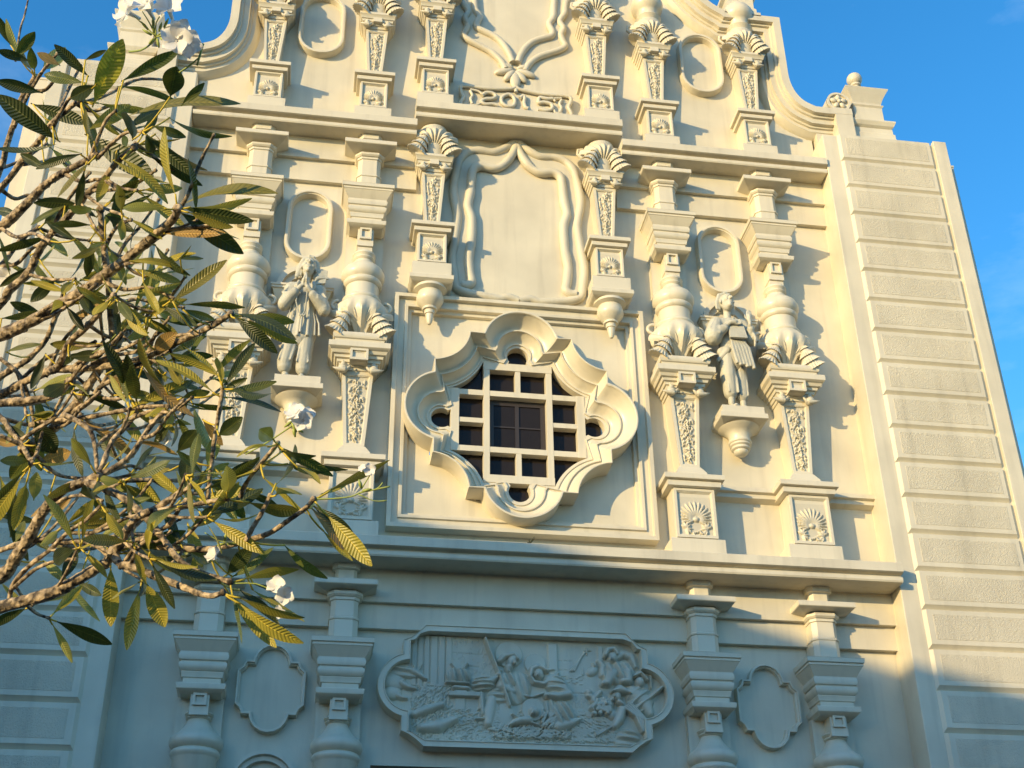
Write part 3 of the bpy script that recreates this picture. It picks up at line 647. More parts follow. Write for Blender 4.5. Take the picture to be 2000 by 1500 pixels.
# ================================================================== the carved relief over the door
import numpy as np
def relief_panel():
    UN = .15*.006
    def X(g, h): return (g*.15-299)*.00597
    def Z(g, h): return 7.033-(.15*h-17 - .022*(g*.15-299))*.00602
    nx, nz = 620, 262
    xs = np.linspace(-1.70, 1.70, nx+1); zs = np.linspace(5.62, 7.06, nz+1)
    GX, GZ = np.meshgrid(xs, zs)
    H = np.zeros_like(GX); rnd = np.random.RandomState(4)
    def put(h, mode='max'):
        nonlocal H
        H = np.maximum(H, h)
    def ell(g, h, rx, ry, ht, rot=0, folds=0, fa=0, base=0, p=.42):
        a = radians(rot); dx = GX-X(g,h); dz = GZ-Z(g,h); u = (dx*cos(a)+dz*sin(a))/(rx*UN); v = (-dx*sin(a)+dz*cos(a))/(ry*UN)
        q = np.clip(1-u*u-v*v, 0, 1); k = np.where(q > 0, base+ht*q**p, 0)
        if folds: k = np.where(q > 0, k*(1+.34*np.sin(folds*1.3*(u*cos(radians(fa))+v*sin(radians(fa)))+1.5*u*v)*np.minimum(1,q*4)), 0)
        put(k)
    def cap(P, r, ht, base=0, p=.5):
        rr = r if isinstance(r, (list,tuple)) else [r]*len(P)
        for (a, b_), ra, rb in zip(zip(P[:-1], P[1:]), rr[:-1], rr[1:]):
            ax, az, bx, bz = X(*a), Z(*a), X(*b_), Z(*b_); L2 = (bx-ax)**2+(bz-az)**2
            t = np.clip(((GX-ax)*(bx-ax)+(GZ-az)*(bz-az))/L2, 0, 1); d = np.hypot(GX-ax-t*(bx-ax), GZ-az-t*(bz-az)); R_ = (ra+(rb-ra)*t)*UN
            q = np.clip(1-(d/R_)**2, 0, 1); put(np.where(q > 0, base+ht*q**p, 0))
    def disc(g, h, r, ht):
        d = np.hypot(GX-X(g,h), GZ-Z(g,h)); R_ = r*UN
        put(np.clip((R_-d)/.006, 0, 1)*ht + np.clip(1-np.abs(d-R_*.95)/.006, 0, 1)*(d < R_)*.005)
    def plank(g0, h0, g1, h1, ht):
        x0, x1, z1, z0 = X(g0,h0), X(g1,h1), Z((g0+g1)/2,h0), Z((g0+g1)/2,h1)
        q = np.minimum.reduce([GX-x0, x1-GX, GZ-z0, z1-GZ]); put(np.clip(q/.006, 0, 1)*ht)
    def groove(P, w, d):
        nonlocal H
        for a, b_ in zip(P[:-1], P[1:]):
            ax, az, bx, bz = X(*a), Z(*a), X(*b_), Z(*b_); L2 = (bx-ax)**2+(bz-az)**2
            t = np.clip(((GX-ax)*(bx-ax)+(GZ-az)*(bz-az))/L2, 0, 1); dd = np.hypot(GX-ax-t*(bx-ax), GZ-az-t*(bz-az))
            H = H - d*np.exp(-(dd/(w*UN))**2)
    def strokes(n, box, ln, ang, jit, r=7, ht=.012, over=True):
        for _ in range(n):
            g = rnd.uniform(box[0], box[2]); h = rnd.uniform(box[1], box[3]); a = radians(ang+rnd.uniform(-jit, jit)); l = ln*rnd.uniform(.6,1.3)
            if over:
                i = int((X(g,h)+1.70)/3.40*nx); j = int((Z(g,h)-5.62)/1.44*nz)
                b0 = H[min(max(j,0),nz), min(max(i,0),nx)]
                if b0 > .03: continue
            cap([(g,h),(g+l*cos(a),h-l*sin(a))], r, ht, base=.006)
    # stable wall, planks, bricks
    H += .004
    plank(500,160,1028,830,.014); plank(1030,180,1700,1000,.004); plank(2420,250,2940,900,.002)
    for g in (575,655,740,845,940): groove([(g,160),(g,800)], 7, .014)
    for P in ([(1040,385),(1530,412)],[(1240,560),(1370,570)],[(1780,635),(2000,640)]): groove(P, 8, .010)
    strokes(150,(1050,200,1580,900),22,90,6,5,.004); strokes(60,(2560,900,2820,1080),30,90,5,5,.004)
    for g in (2430,2500,2570): groove([(g,468),(g+30,468)], 7, .02); groove([(g,588),(g+32,590)], 7, .02)
    plank(2280,240,2410,660,.030); plank(2945,260,3022,560,.022)
    groove([(2580,897),(2755,897)], 9, .02)
    # hay and straw ground
    strokes(420,(520,850,1000,1500),46,62,30); strokes(600,(2560,1110,3150,1500),60,-28,12); strokes(900,(1000,1130,2700,1560),46,10,55); strokes(260,(700,1430,1500,1620),50,20,40)
    # ox, ass and sheep in the left lobe
    ell(400,640,250,95,.035,-8,5,90); cap([(520,640),(600,690),(690,745)], [48,40,26], .05); cap([(545,640),(535,570)], [20,8], .045); cap([(590,650),(640,560)],[16,6],.04)
    ell(270,780,170,110,.04,-15); cap([(380,800),(460,850),(560,875)], [50,38,24], .05); cap([(400,790),(420,740)], [16,6], .05)
    ell(270,930,120,90,.045); cap([(330,960),(390,990),(450,1000)], [42,34,22], .05)
    for k in range(26): g = rnd.uniform(500,720); ell(g, 1020-(g-480)*.9+rnd.uniform(-40,70), 26, 24, .020)
    # two sheep lying in front
    cap([(560,1200),(700,1140),(900,1075)], [52,62,46], .06); cap([(650,1370),(860,1350),(1075,1260)], [62,88,44], .07)
    # bundles and bench
    plank(975,905,1385,975,.050); plank(1058,975,1205,1135,.016); plank(1370,900,1440,1130,.035)
    ell(1110,700,165,120,.065,0,9,10); cap([(1100,640),(1010,540)], [30,12], .05); cap([(1170,600),(1215,530)], [34,18], .05); cap([(950,790),(1240,800)], 20, .06)
    cap([(1060,850),(1220,860)], 34, .055); cap([(1070,900),(1200,905)],[18,18],.05)
    # kneeling man with the staff
    disc(1765,400,180,.022); ell(1850,840,200,230,.05,-30,9,50); ell(1780,740,130,110,.06,0,7,20); cap([(1690,690),(1660,820),(1800,900)], [50,70,50], .066)
    ell(1430,790,165,105,.062,10,10,80); cap([(1400,800),(1530,760),(1600,720)], [80,60,36], .065)
    cap([(1540,1010),(1510,1150),(1490,1300)], [70,90,60], .06); cap([(1400,930),(1425,1180)], [36,24], .05); cap([(1330,1250),(1430,1245)], [18,22], .05)
    ell(1620,960,170,120,.04,20,8,60)
    cap([(1450,210),(1530,430),(1640,700),(1700,900),(1765,1090)], 17, .030, base=.055)
    ell(1628,690,46,40,.09); ell(1640,640,36,22,.08)
    ell(1800,500,66,100,.075,-25); ell(1760,585,50,60,.075,-20); cap([(1640,500),(1700,440),(1830,410),(1880,470)], [42,44,40,26], .07); cap([(1830,500),(1835,545)], [9,16], .015, base=.082); cap([(1760,640),(1745,620)], [30,30], .07)
    # kneeling woman with veil
    disc(2110,515,142,.020)
    cap([(2040,690),(2060,600),(2150,560),(2250,610)], [30,42,48,36], .065); cap([(2040,690),(2090,770),(2220,790),(2330,720),(2410,650)], [30,34,38,36,20], .06); cap([(2250,610),(2360,600)], [30,10], .05)
    ell(2150,660,72,82,.068,20); cap([(2130,660),(2125,690)], [8,14], .014, base=.07)
    ell(2380,790,170,130,.06,-30,9,120); cap([(2330,760),(2470,840),(2540,920)], [120,90,60], .062)
    cap([(2540,920),(2400,950),(2270,940)], [58,56,46], .075); ell(2250,945,44,40,.08)
    ell(2450,1180,160,190,.06,10,9,20); cap([(2400,1330),(2560,1290),(2660,1250)], [80,60,34], .06); ell(2300,1100,90,130,.045,0,6,10)
    cap([(1890,930),(2060,960),(2230,900)], [22,16,22], .04)
    # child on the straw
    disc(2070,1120,150,.028); ell(1690,1200,150,200,.035); strokes(90,(1560,1050,1640,1400),60,160,30,9,.03,False); strokes(120,(2170,1180,2400,1380),60,60,25,10,.045,False)
    ell(2080,1155,74,70,.085); cap([(2050,1170),(2040,1195)], [10,14], .012, base=.085); cap([(2010,1260),(1900,1265),(1830,1290)], [60,56,44], .07); cap([(1830,1290),(1760,1330)], [36,22], .07); cap([(1900,1255),(1800,1190)], [26,20], .065); cap([(2030,1290),(2140,1330)], [26,20], .06)
    strokes(260,(1560,1360,2500,1480),70,15,50,9,.03,False)
    # star with rays, distant town
    for e in (0,28,56): cap([(2795-e*.4,345),(2575+e,600)], [5,11], .016, base=.006)
    cap([(2805,290),(2810,380)], [10,6], .02); cap([(2770,325),(2860,320)], [6,10], .02); cap([(2740,640),(2738,560)], [24,4], .018)
    strokes(26,(2430,660,2760,780),30,0,8,6,.006)
    # angel
    cap([(3185,430),(3290,360),(3400,400),(3450,540)], [46,56,60,30], .045); cap([(2960,470),(3010,540),(2985,660)], [38,50,30], .045)
    ell(3200,620,240,165,.06,0,10,15); cap([(3130,640),(3060,760),(2990,780)], [90,62,34], .075); cap([(3330,620),(3340,730),(3250,745)], [80,62,40], .075); ell(2870,600,90,60,.035,35); cap([(2890,500),(2900,530)], [24,30], .045)
    ell(3140,430,70,84,.08,10); cap([(3040,400),(3080,330),(3160,310),(3200,380)], [34,44,40,28], .075); cap([(3112,440),(3105,470)], [8,13], .014, base=.08)
    # shepherds with crook, sheep
    ell(3490,750,64,78,.08,10); cap([(3420,670),(3500,630),(3590,720)], [26,34,22], .075); cap([(3640,660),(3640,820)], [20,16], .045)
    cap([(3560,990),(3680,900),(3775,820)], [24,24,28], .075); ell(3480,960,190,180,.055,-20,10,150); cap([(3400,900),(3540,1000),(3600,1150)], [120,110,60], .06)
    cap([(3110,880),(3220,850),(3350,905)], [20,70,26], .08); ell(3170,950,66,72,.075,-15); cap([(3190,1010),(3230,1040)], [44,36], .07); cap([(3130,930),(3125,960)], [8,12], .014, base=.075)
    for a in range(5): cap([(3250+a*26,1090-a*14),(3400+a*40,1200+a*20),(3480+a*18,1400)], [14,18,12], .02, base=.05)
    cap([(3230,1120),(3190,1230),(3120,1330)], [66,72,44], .07); cap([(3090,1330),(2990,1390),(2880,1450)], [14,12,9], .045); ell(3290,1500,170,150,.06,20,8,60); ell(3100,1170,70,80,.05)
    ell(2990,1050,160,110,.055,15); 
    for k in range(46): g = rnd.uniform(2850,3110); ell(g, 1060+rnd.uniform(-100,110), 30, 28, .02, base=.045)
    cap([(2870,1060),(2830,1100),(2850,1130)], [40,34,22], .075); ell(2810,890,50,50,.055); cap([(2800,930),(2870,960),(2960,880)], [40,44,34], .05); ell(3020,1045,40,40,.085)
    H2 = H + .0022*np.sin(GX*420+3*np.sin(GZ*160))*(H > .03) + .0015*rnd.rand(*H.shape)
    # soften a little
    K = H2.copy(); K[1:-1,1:-1] = (H2[1:-1,1:-1]*4+H2[:-2,1:-1]+H2[2:,1:-1]+H2[1:-1,:-2]+H2[1:-1,2:])/8
    return xs, zs, K
def rel_outline(d=0):
    """outline of the relief frame, inset by d; counter-clockwise"""
    q = [(1.19,7.057-d),(1.27-d*.2,6.965-d*.3),(1.36-d*.6,6.895-d*.35),(1.44-d,6.86),(1.44-d,6.70-d*.35)]
    R_ = .378-d; a0 = math.degrees(math.acos(min(1,max(-1,(1.44-d-1.345)/R_))))
    q = [(1.19-d*.5,7.057-d)] + q[1:4] + arc(1.345, 6.335, R_, a0, -a0, 18) + [(1.44-d,5.81),(1.36-d*.6,5.775+d*.3),(1.27-d*.3,5.715+d*.5),(1.185-d*.2,5.637+d)]
    return (q + [(-x, z) for x, z in q[::-1]])[::-1]
m = M(); P = rel_outline(0); Q = rel_outline(.085)
n = len(P); vs = []; fs = []
prf = [(0,-.01),(0,.20),(.06,.215),(.12,.215),(.14,.200),(.78,.200),(.82,.215),(.92,.215),(1.0,.195),(1.0,.03)]
for (px, pz), (qx, qz) in zip(P, Q):
    for t, o in prf: vs.append((px+(qx-px)*t, -o, pz+(qz-pz)*t))
for i in range(n):
    for j in range(len(prf)-1): fs.append((i*len(prf)+j, i*len(prf)+j+1, ((i+1)%n)*len(prf)+j+1, ((i+1)%n)*len(prf)+j))
m.add(vs, fs); rf = m.obj("relief_frame", MG, church, smooth=30)
xs, zs, K = relief_panel()
Qp = rel_outline(.070)
def in_poly(x, z):
    c = False; k = len(Qp)
    for i in range(k):
        (x1,z1), (x2,z2) = Qp[i], Qp[i-1]
        if (z1 > z) != (z2 > z) and x < (x2-x1)*(z-z1)/(z2-z1)+x1: c = not c
    return c
m = M(); nxx = len(xs); nzz = len(zs)
m.v = [(float(x), -(.075+float(K[j,i])*1.55), float(z)) for j, z in enumerate(zs) for i, x in enumerate(xs)]
m.f = [(j*nxx+i, j*nxx+i+1, (j+1)*nxx+i+1, (j+1)*nxx+i) for j in range(nzz-1) for i in range(nxx-1) if in_poly(xs[i]+.002, zs[j]+.002)]
m.obj("nativity_relief", MREL, rf, smooth=75)

# ================================================================== statues
def merged(name, m, mat, parent, voxel=.011, sm=3):
    o = m.obj(name, mat, parent, smooth=180)
    r = o.modifiers.new("merge", 'REMESH'); r.mode = 'VOXEL'; r.voxel_size = voxel; r.use_smooth_shade = True
    s_ = o.modifiers.new("soft", 'SMOOTH'); s_.iterations = sm; s_.factor = .5
    return o
def hand(m, c, d, spread, s=1.0, curl=.2, thumb=1):
    """palm and five fingers; d = direction of the fingers, spread = sideways axis"""
    c = Vector(c); d = Vector(d).normalized(); e = Vector(spread).normalized(); nrm = d.cross(e)
    m.cap(c-d*.03*s, c+d*.035*s, .030*s, .034*s, 10)
    for k, (off, ln) in enumerate(((-.030,.062),(-.010,.078),(.010,.074),(.029,.056))):
        p = c+d*.05*s+e*off*s; q = p+d*ln*.55*s+nrm*curl*.02*s; r = q+d*ln*.5*s*(1-curl*.4)+nrm*curl*.05*s
        m.cap(p, q, .0125*s, .0115*s, 8); m.cap(q, r, .0115*s, .009*s, 8)
    p = c-e*.032*s*thumb-d*.005*s; m.cap(p, p-e*.028*s*thumb+d*.03*s, .014*s, .012*s, 8); m.cap(p-e*.028*s*thumb+d*.03*s, p-e*.026*s*thumb+d*.065*s, .012*s, .009*s, 8)
def head(m, c, R_, s=1.0):
    """head with face (eyes half way, nose, mouth, chin, ears); R_ = rotation matrix, face looks along local -y"""
    c = Vector(c); T = lambda p: c + R_ @ (Vector(p)*s)
    m.ell(T((0,.012,.035)), (.088*s,.105*s,.105*s), 16, R_); m.ell(T((0,-.018,-.045)), (.070*s,.080*s,.085*s), 14, R_)
    m.ell(T((0,-.070,-.105)), (.030*s,.026*s,.024*s), 10, R_)
    m.cap(T((0,-.098,.020)), T((0,-.128,-.028)), .011*s, .017*s, 8)
    for k in (-1,1):
        m.ell(T((k*.036,-.086,.012)), (.018*s,.013*s,.010*s), 10, R_); m.cap(T((k*.018,-.100,.036)), T((k*.058,-.085,.036)), .010*s, .008*s, 8)
        m.ell(T((k*.048,-.072,-.035)), (.026*s,.024*s,.026*s), 10, R_); m.ell(T((k*.092,.0,-.005)), (.012*s,.022*s,.034*s), 10, R_)
        m.ell(T((k*.016,-.105,-.030)), (.010*s,.012*s,.008*s), 8, R_)
    m.cap(T((-.024,-.096,-.060)), T((.024,-.096,-.060)), .0085*s, .0085*s, 8); m.cap(T((-.019,-.094,-.074)), T((.019,-.094,-.074)), .009*s, .009*s, 8)
# --- left statue: praying man in a loose jacket, cuffed trousers, bare feet
def folds(m, a, b_, n, r, axis=(1,0,0), w=.25, wob=.02):
    a = Vector(a); b_ = Vector(b_); ax = Vector(axis)
    for k in range(n):
        t = (k/(n-1)-.5)*w; m.tube([a+ax*t*.8, a.lerp(b_,.5)+ax*(t+wob*sin(k*2.3)), b_+ax*t*1.25], [r*.5, r, r*.8], 6)
def legs(m, P):
    for pts, rad in P:
        for i in range(len(pts)-1): m.cap(pts[i], pts[i+1], rad[i], rad[i+1], 14)
def foot(m, c, s=1, turn=0):
    c = Vector(c); R_ = Matrix.Rotation(turn,3,'Z')
    m.cap(c+R_@Vector((0,.05,.03)), c+R_@Vector((0,-.08,.022)), .042*s, .036*s, 12)
    m.cap(c+Vector((0,.03,.16)), c+Vector((0,.03,.05)), .040*s, .046*s, 12)
    for k in range(5): m.ell(c+R_@Vector(((k-2)*.018,-.115+abs(k-1.5)*.006,.015)), (.010*s,.018*s,.012*s), 8)
SX, SY, SZ = -2.885, -.30, 10.165
st1 = tag(empty("statue", (SX, SY, SZ)), "pale stone statue praying with hands clasped under its chin, left bracket", "statue")
m = M()
legs(m, [([(-.11,.0,.80),(-.17,-.02,.45),(-.20,.01,.10)], [.10,.075,.05]), ([(.08,.0,.80),(.07,-.02,.45),(.05,.01,.10)], [.10,.075,.05])])
foot(m, (-.20,-.01,0), 1, .25); foot(m, (.06,-.01,0), 1, -.15)
m.cap((-.01,.0,.85), (-.01,.0,1.30), .15, .15, 16, 1.15, .8); m.cap((-.22,.0,1.40), (.22,.0,1.40), .085, .085, 14)
m.cap((.0,-.01,1.42), (.02,-.03,1.62), .070, .058, 14)
RH = Matrix.Rotation(-.30,3,'X') @ Matrix.Rotation(.12,3,'Y') @ Matrix.Rotation(.10,3,'Z')
head(m, (.03,-.05,1.70), RH, 1.28)
m.cap((-.23,.0,1.36), (-.30,-.11,1.09), .075, .058, 12); m.cap((-.30,-.11,1.09), (-.06,-.24,1.29), .055, .036, 12)
m.cap((.23,.0,1.36), (.31,-.11,1.05), .075, .058, 12); m.cap((.31,-.11,1.05), (.04,-.25,1.27), .055, .036, 12)
hand(m, (-.025,-.245,1.345), (.15,.02,1), (0,1,.1), 1.2, .1, 1); hand(m, (.02,-.25,1.34), (-.05,.02,1), (0,1,.1), 1.2, .1, 1)
merged("body", m, MS, st1, .010, 2)
m = M()   # hair to the jaw, parted
for k in range(22):
    a = radians(-110+k*220/21); x0, y0 = .02*sin(a), -.02
    p = [Vector((x0,-.04,.145)), Vector((.095*sin(a),-.02-.085*cos(a)*-.6+.03,.11)), Vector((.128*sin(a),.045-.02*cos(a),.02)), Vector((.135*sin(a),.055,-.10-.02*sin(k*1.7)))]
    if abs(sin(a)) < .45 and cos(a) > 0: p = [Vector((.03*(k-10.5)/4,-.06,.145)), Vector((.10*(k-10.5)/5,.0,.15)), Vector((.1*(k-10.5)/5,.10,.06)), Vector((.1*(k-10.5)/5,.11,-.08))]
    m.tube([Vector((.03,-.04,1.70))+RH@(q*1.28) for q in p], [.022,.036,.038,.018], 7)
m.ell(Vector((.03,-.04,1.70))+RH@Vector((0,.055,.07)), (.135,.12,.13), 14, RH)
merged("hair", m, MS, st1, .010, 1)
m = M()   # jacket with wide sleeves
m.cap((-.02,.0,.80), (-.01,.0,1.34), .185, .165, 18, 1.18, .72)
m.cap((-.03,-.01,.66), (-.02,.0,.95), .205, .18, 18, 1.25, .68); m.cap((-.23,.0,1.36), (.23,.0,1.36), .105, .105, 14)
m.cap((-.20,.0,1.35), (-.30,-.10,1.08), .10, .10, 14); m.cap((-.30,-.10,1.08), (-.15,-.20,1.21), .098, .072, 14)
m.cap((.20,.0,1.35), (.31,-.10,1.04), .10, .106, 14); m.cap((.31,-.10,1.04), (.13,-.21,1.18), .098, .07, 14)
for x, zt, zb, r in ((-.25,1.05,.60,.020),(-.17,1.22,.62,.014),(-.055,1.15,.58,.026),(.03,1.0,.61,.013),(.085,1.22,.59,.028),(.19,1.02,.60,.018),(.255,.95,.60,.022)): m.tube([(x*.75,-.12,zt),(x*.95+.012,-.138,(zt+zb)/2),(x*1.06,-.140,zb)], [r*.3,r*.8,r*1.1], 8)
for k in range(5):
    t = k/4; m.tube([(-.24-.05*t,-.08,1.38-.06*t),(-.33+.03*t,-.18,1.20-.10*t),(-.20,-.25+.03*t,1.20-.04*t)], [.01,.018,.008], 6); m.tube([(.24+.05*t,-.08,1.36-.08*t),(.34,-.19,1.15-.10*t),(.20,-.26,1.17-.05*t)], [.01,.018,.008], 6)
m.tube([(-.10,-.10,1.45),(-.13,-.15,1.36),(-.08,-.16,1.22)], [.03,.030,.012], 8); m.tube([(.12,-.10,1.45),(.14,-.15,1.36),(.10,-.16,1.22)], [.03,.030,.012], 8)
j = merged("jacket", m, MS, st1, .011, 2)
m = M()   # trousers
legs(m, [([(-.11,.0,.78),(-.165,-.01,.50),(-.215,.0,.26)], [.125,.120,.118]), ([(.08,.0,.78),(.075,-.01,.50),(.06,.0,.24)], [.125,.120,.118])])
folds(m, (-.14,-.085,.60), (-.22,-.095,.24), 2, .020, w=.14, wob=.03); folds(m, (.07,-.085,.60), (.05,-.095,.22), 2, .022, w=.14, wob=-.02)
m.cap((-.215,.0,.20), (-.215,.0,.26), .112, .118, 14, 1, .9); m.cap((.06,.0,.18), (.06,.0,.24), .112, .118, 14, 1, .9)
merged("trousers", m, MS, st1, .011, 2)
m = M()   # rosary cord and tassels
m.tube([(-.10,-.19,1.30),(-.12,-.19,1.08),(-.07,-.185,.92),(-.01,-.185,.86),(.03,-.19,.95),(.04,-.23,1.22)], .011, 6); m.tube([(-.01,-.185,.88),(-.02,-.175,.62)], [.016,.022], 6)
for k in range(5): m.ball((-.045+.02*k,-.195,.875-.012*(k%2)), .018, 8)
m.obj("rosary", MS, st1, smooth=60)
m = M()   # woven fan-shaped hat carried on the back of the shoulder
for k in range(9):
    t = k/8; m.tube([(.13+.03*t,-.10,1.44+.01*k),(.21+.028*k*.6,-.07,1.64-.012*k)], [.016,.020], 6)
m.prism([(.12,1.42),(.30,1.46),(.33,1.66),(.22,1.68)], .04, .09)
m.obj("woven_hat", MS, st1, smooth=50)
st1.scale = (.84, .92, 1)
# --- right statue: person with a hand on the breast, book, raised fingers, sash
SX2 = 2.865
st2 = tag(empty("statue", (SX2, SY, SZ)), "pale stone statue with a hand on its breast over a book, right bracket", "statue")
m = M(); B = -.10
legs(m, [([(-.09,.0,.80),(-.10,-.05,.46),(-.10,.0,.10)], [.10,.08,.05]), ([(.08,.02,.80),(.09,.02,.46),(.10,.03,.10)], [.10,.075,.05])])
foot(m, (-.09,-.02,0), 1, .3); foot(m, (.10,.02,0), 1, -.2)
m.cap((-.0,.0,.85), (-.02,.0,1.28), .145, .145, 16, 1.1, .8); m.cap((-.20,.0,1.36), (.19,.0,1.36), .082, .082, 14); m.cap((-.02,.0,1.38), (-.02,-.02,1.58), .066, .056, 14)
RH2 = Matrix.Rotation(-.35,3,'X') @ Matrix.Rotation(.10,3,'Y') @ Matrix.Rotation(.25,3,'Z')
head(m, (-.02,-.05,1.67), RH2, 1.22)
m.cap((-.21,.0,1.35), (-.30,-.12,1.08), .074, .056, 12); m.cap((-.30,-.12,1.08), (-.08,-.22,1.24), .052, .036, 12)
m.cap((.21,.0,1.35), (.28,-.10,1.08), .072, .054, 12); m.cap((.28,-.10,1.08), (.25,-.24,1.24), .050, .034, 12)
hand(m, (-.03,-.235,1.25), (1,-.05,.02), (0,.1,1), 1.15, .25, -1); hand(m, (.25,-.235,1.32), (.05,.0,1), (1,0,0), 1.15, .1, 1)
merged("body", m, MS, st2, .010, 2)
m = M()
for k in range(18):
    a = radians(-100+k*200/17)
    p = [Vector((.02*sin(a),-.05,.14)), Vector((.10*sin(a),.0,.11)), Vector((.122*sin(a),.05,.0)), Vector((.118*sin(a),.06,-.09))]
    if abs(sin(a)) < .5: p = [Vector((.06*sin(a),-.06,.135)), Vector((.12*sin(a),.02,.15)), Vector((.14*sin(a),.10,.05)), Vector((.14*sin(a),.11,-.07))]
    m.tube([Vector((-.02,-.04,1.67))+RH2@(q*1.22) for q in p], [.020,.034,.034,.018], 7)
m.ell(Vector((-.02,-.04,1.67))+RH2@Vector((0,.05,.06)), (.124,.112,.122), 14, RH2)
merged("hair", m, MS, st2, .010, 1)
m = M()   # blouse and draped sash
m.cap((-.02,.0,.88), (-.01,.0,1.30), .175, .16, 18, 1.12, .75); m.cap((-.20,.0,1.34), (.20,.0,1.34), .10, .10, 14); m.cap((.0,.0,.74), (-.01,.0,.92), .19, .18, 16, 1.15, .75)
m.cap((-.22,.0,1.33), (-.32,-.10,1.08), .12, .145, 14); m.cap((-.32,-.10,1.08), (-.15,-.19,1.17), .12, .065, 14)
m.cap((.22,.0,1.33), (.29,-.09,1.08), .105, .105, 14); m.cap((.29,-.09,1.08), (.27,-.19,1.18), .09, .06, 14)
for k in range(6): t = k/5; m.tube([(-.27-.08*t,-.10,1.36-.08*t),(-.40+.04*t,-.20,1.14-.06*t),(-.24,-.24,1.06+.02*t)], [.012,.020,.012], 6)
m.tube([(.30,-.20,1.12),(.32,-.22,1.02),(.30,-.20,.90)], [.02,.028,.016], 8)
merged("blouse", m, MS, st2, .011, 2)
m = M()
for k in range(6): x = -.08+k*.052; m.tube([(-.06+k*.035,-.17,1.02),(x+.02,-.20,.86),(x+.075,-.19,.62-.02*(k%2)-.010*k)], [.020,.030,.032], 8)
m.cap((-.20,-.05,.86), (.14,-.13,.98), .07, .06, 12); m.cap((-.27,-.06,.72), (-.12,-.10,.86), .030, .06, 10)
merged("sash", m, MS, st2, .011, 2)
m = M()
legs(m, [([(-.10,.0,.80),(-.12,-.04,.50),(-.10,-.01,.26)], [.135,.125,.108]), ([(.09,.02,.80),(.09,.02,.50),(.10,.03,.24)], [.12,.115,.105])])
folds(m, (-.12,-.13,.62), (-.08,-.10,.22), 2, .022, w=.12, wob=.03); folds(m, (.09,-.07,.62), (.10,-.06,.20), 2, .018, w=.10)
merged("trousers", m, MS, st2, .011, 2)
m = M(); m.add([(-.10,-.20,1.00),(.17,-.24,.98),(.15,-.17,1.26),(-.08,-.15,1.26),(-.10,-.25,1.00),(.17,-.29,.98),(.15,-.21,1.26),(-.08,-.19,1.26)], [(0,1,2,3),(4,5,6,7),(0,1,5,4),(1,2,6,5),(2,3,7,6),(3,0,4,7)])
m.obj("book", MS, st2, bevel=.006)

st2.scale = (.86, .94, 1)
# ================================================================== ground and the hall whose gable shades the foot of the church
m = M(); m.v = [(-900,-900,0),(900,-900,0),(900,900,0),(-900,900,0)]; m.f = [(0,1,2,3)]
MGR = painted("dark asphalt yard", (.045,.043,.040), .85, bump=.3, bscale=12, coarse=1)
tag(m.obj("ground", MGR), kind="structure")
hall = tag(empty("parish_hall", (0,0,0)), "long parish hall with a low pitched tiled roof left of the churchyard", "building")
MRF, ns, L, b = simple("brown roof tiles", (.18,.09,.06), .8)
wv = N(ns, 'ShaderNodeTexWave', Scale=3.0); bp = N(ns, 'ShaderNodeBump', Strength=.6); L.new(wv.outputs[0], bp.inputs['Height']); L.new(bp.outputs[0], b.inputs['Normal'])
hx = Vector((1.0,-1.35,0)).normalized(); hy = Vector((-1.35,-1.0,0)).normalized()      # across, along (away from the church)
def hall_pt(X, Z, D=12.0):
    """point on the gable wall that shades wall point (X,Z)"""
    s_ = D; return Vector((X-1.35*s_, -1.0*s_, Z+.325*s_))
apex = hall_pt(-5.3, 9.50); foot_r = hall_pt(6.9, 6.17)
base = Vector((apex.x, apex.y, 0))
wr = (Vector((foot_r.x, foot_r.y, 0))-base).dot(hx)
# true right eave: slide the far point along the sun ray on to the gable plane
n_ = hy; t_ = (apex-foot_r).dot(n_)/ (SUN.dot(n_)); eave = foot_r + SUN*t_
W_ = (eave-base).dot(hx); ZE = eave.z; ZA = apex.z
def hp(u, v, z): p = base + hx*u + hy*v; return (p.x, p.y, z)
m = M()
g = [(-W_+.5,0),(W_-.5,0),(W_-.5,ZE-.15),(0,ZA-.35),(-W_+.5,ZE-.15)]
m.v = [hp(u,.4,z) for u,z in g]+[hp(u,16,z) for u,z in g]; m.f = [(0,1,2,3,4),(9,8,7,6,5)]+[(i,(i+1)%5,(i+1)%5+5,i+5) for i in range(5)]
m.obj("hall_walls", painted("weathered ochre render", (.30,.24,.16), .8), hall)
m = M(); g = [(-W_,ZE-.18),(0,ZA-.18),(W_,ZE-.18),(W_,ZE),(0,ZA),(-W_,ZE)]
m.v = [hp(u,0,z) for u,z in g]+[hp(u,16.4,z) for u,z in g]; m.f = [(0,1,2,3,4,5),(11,10,9,8,7,6)]+[(i,(i+1)%6,(i+1)%6+6,i+6) for i in range(6)]
m.obj("hall_roof", MRF, hall)
for k in range(3):
    for zz in (1.2, 4.6):
        u = -4.5+k*4.5; m = M(); m.v = [hp(u+a,.36,zz+b_) for a,b_ in ((-.6,0),(.6,0),(.6,1.7),(-.6,1.7))]+[hp(u+a,.46,zz+b_) for a,b_ in ((-.6,0),(.6,0),(.6,1.7),(-.6,1.7))]; m.f = [(0,1,2,3),(0,1,5,4),(1,2,6,5),(2,3,7,6),(3,0,4,7)]
        m.obj("hall_window", MGL, hall)

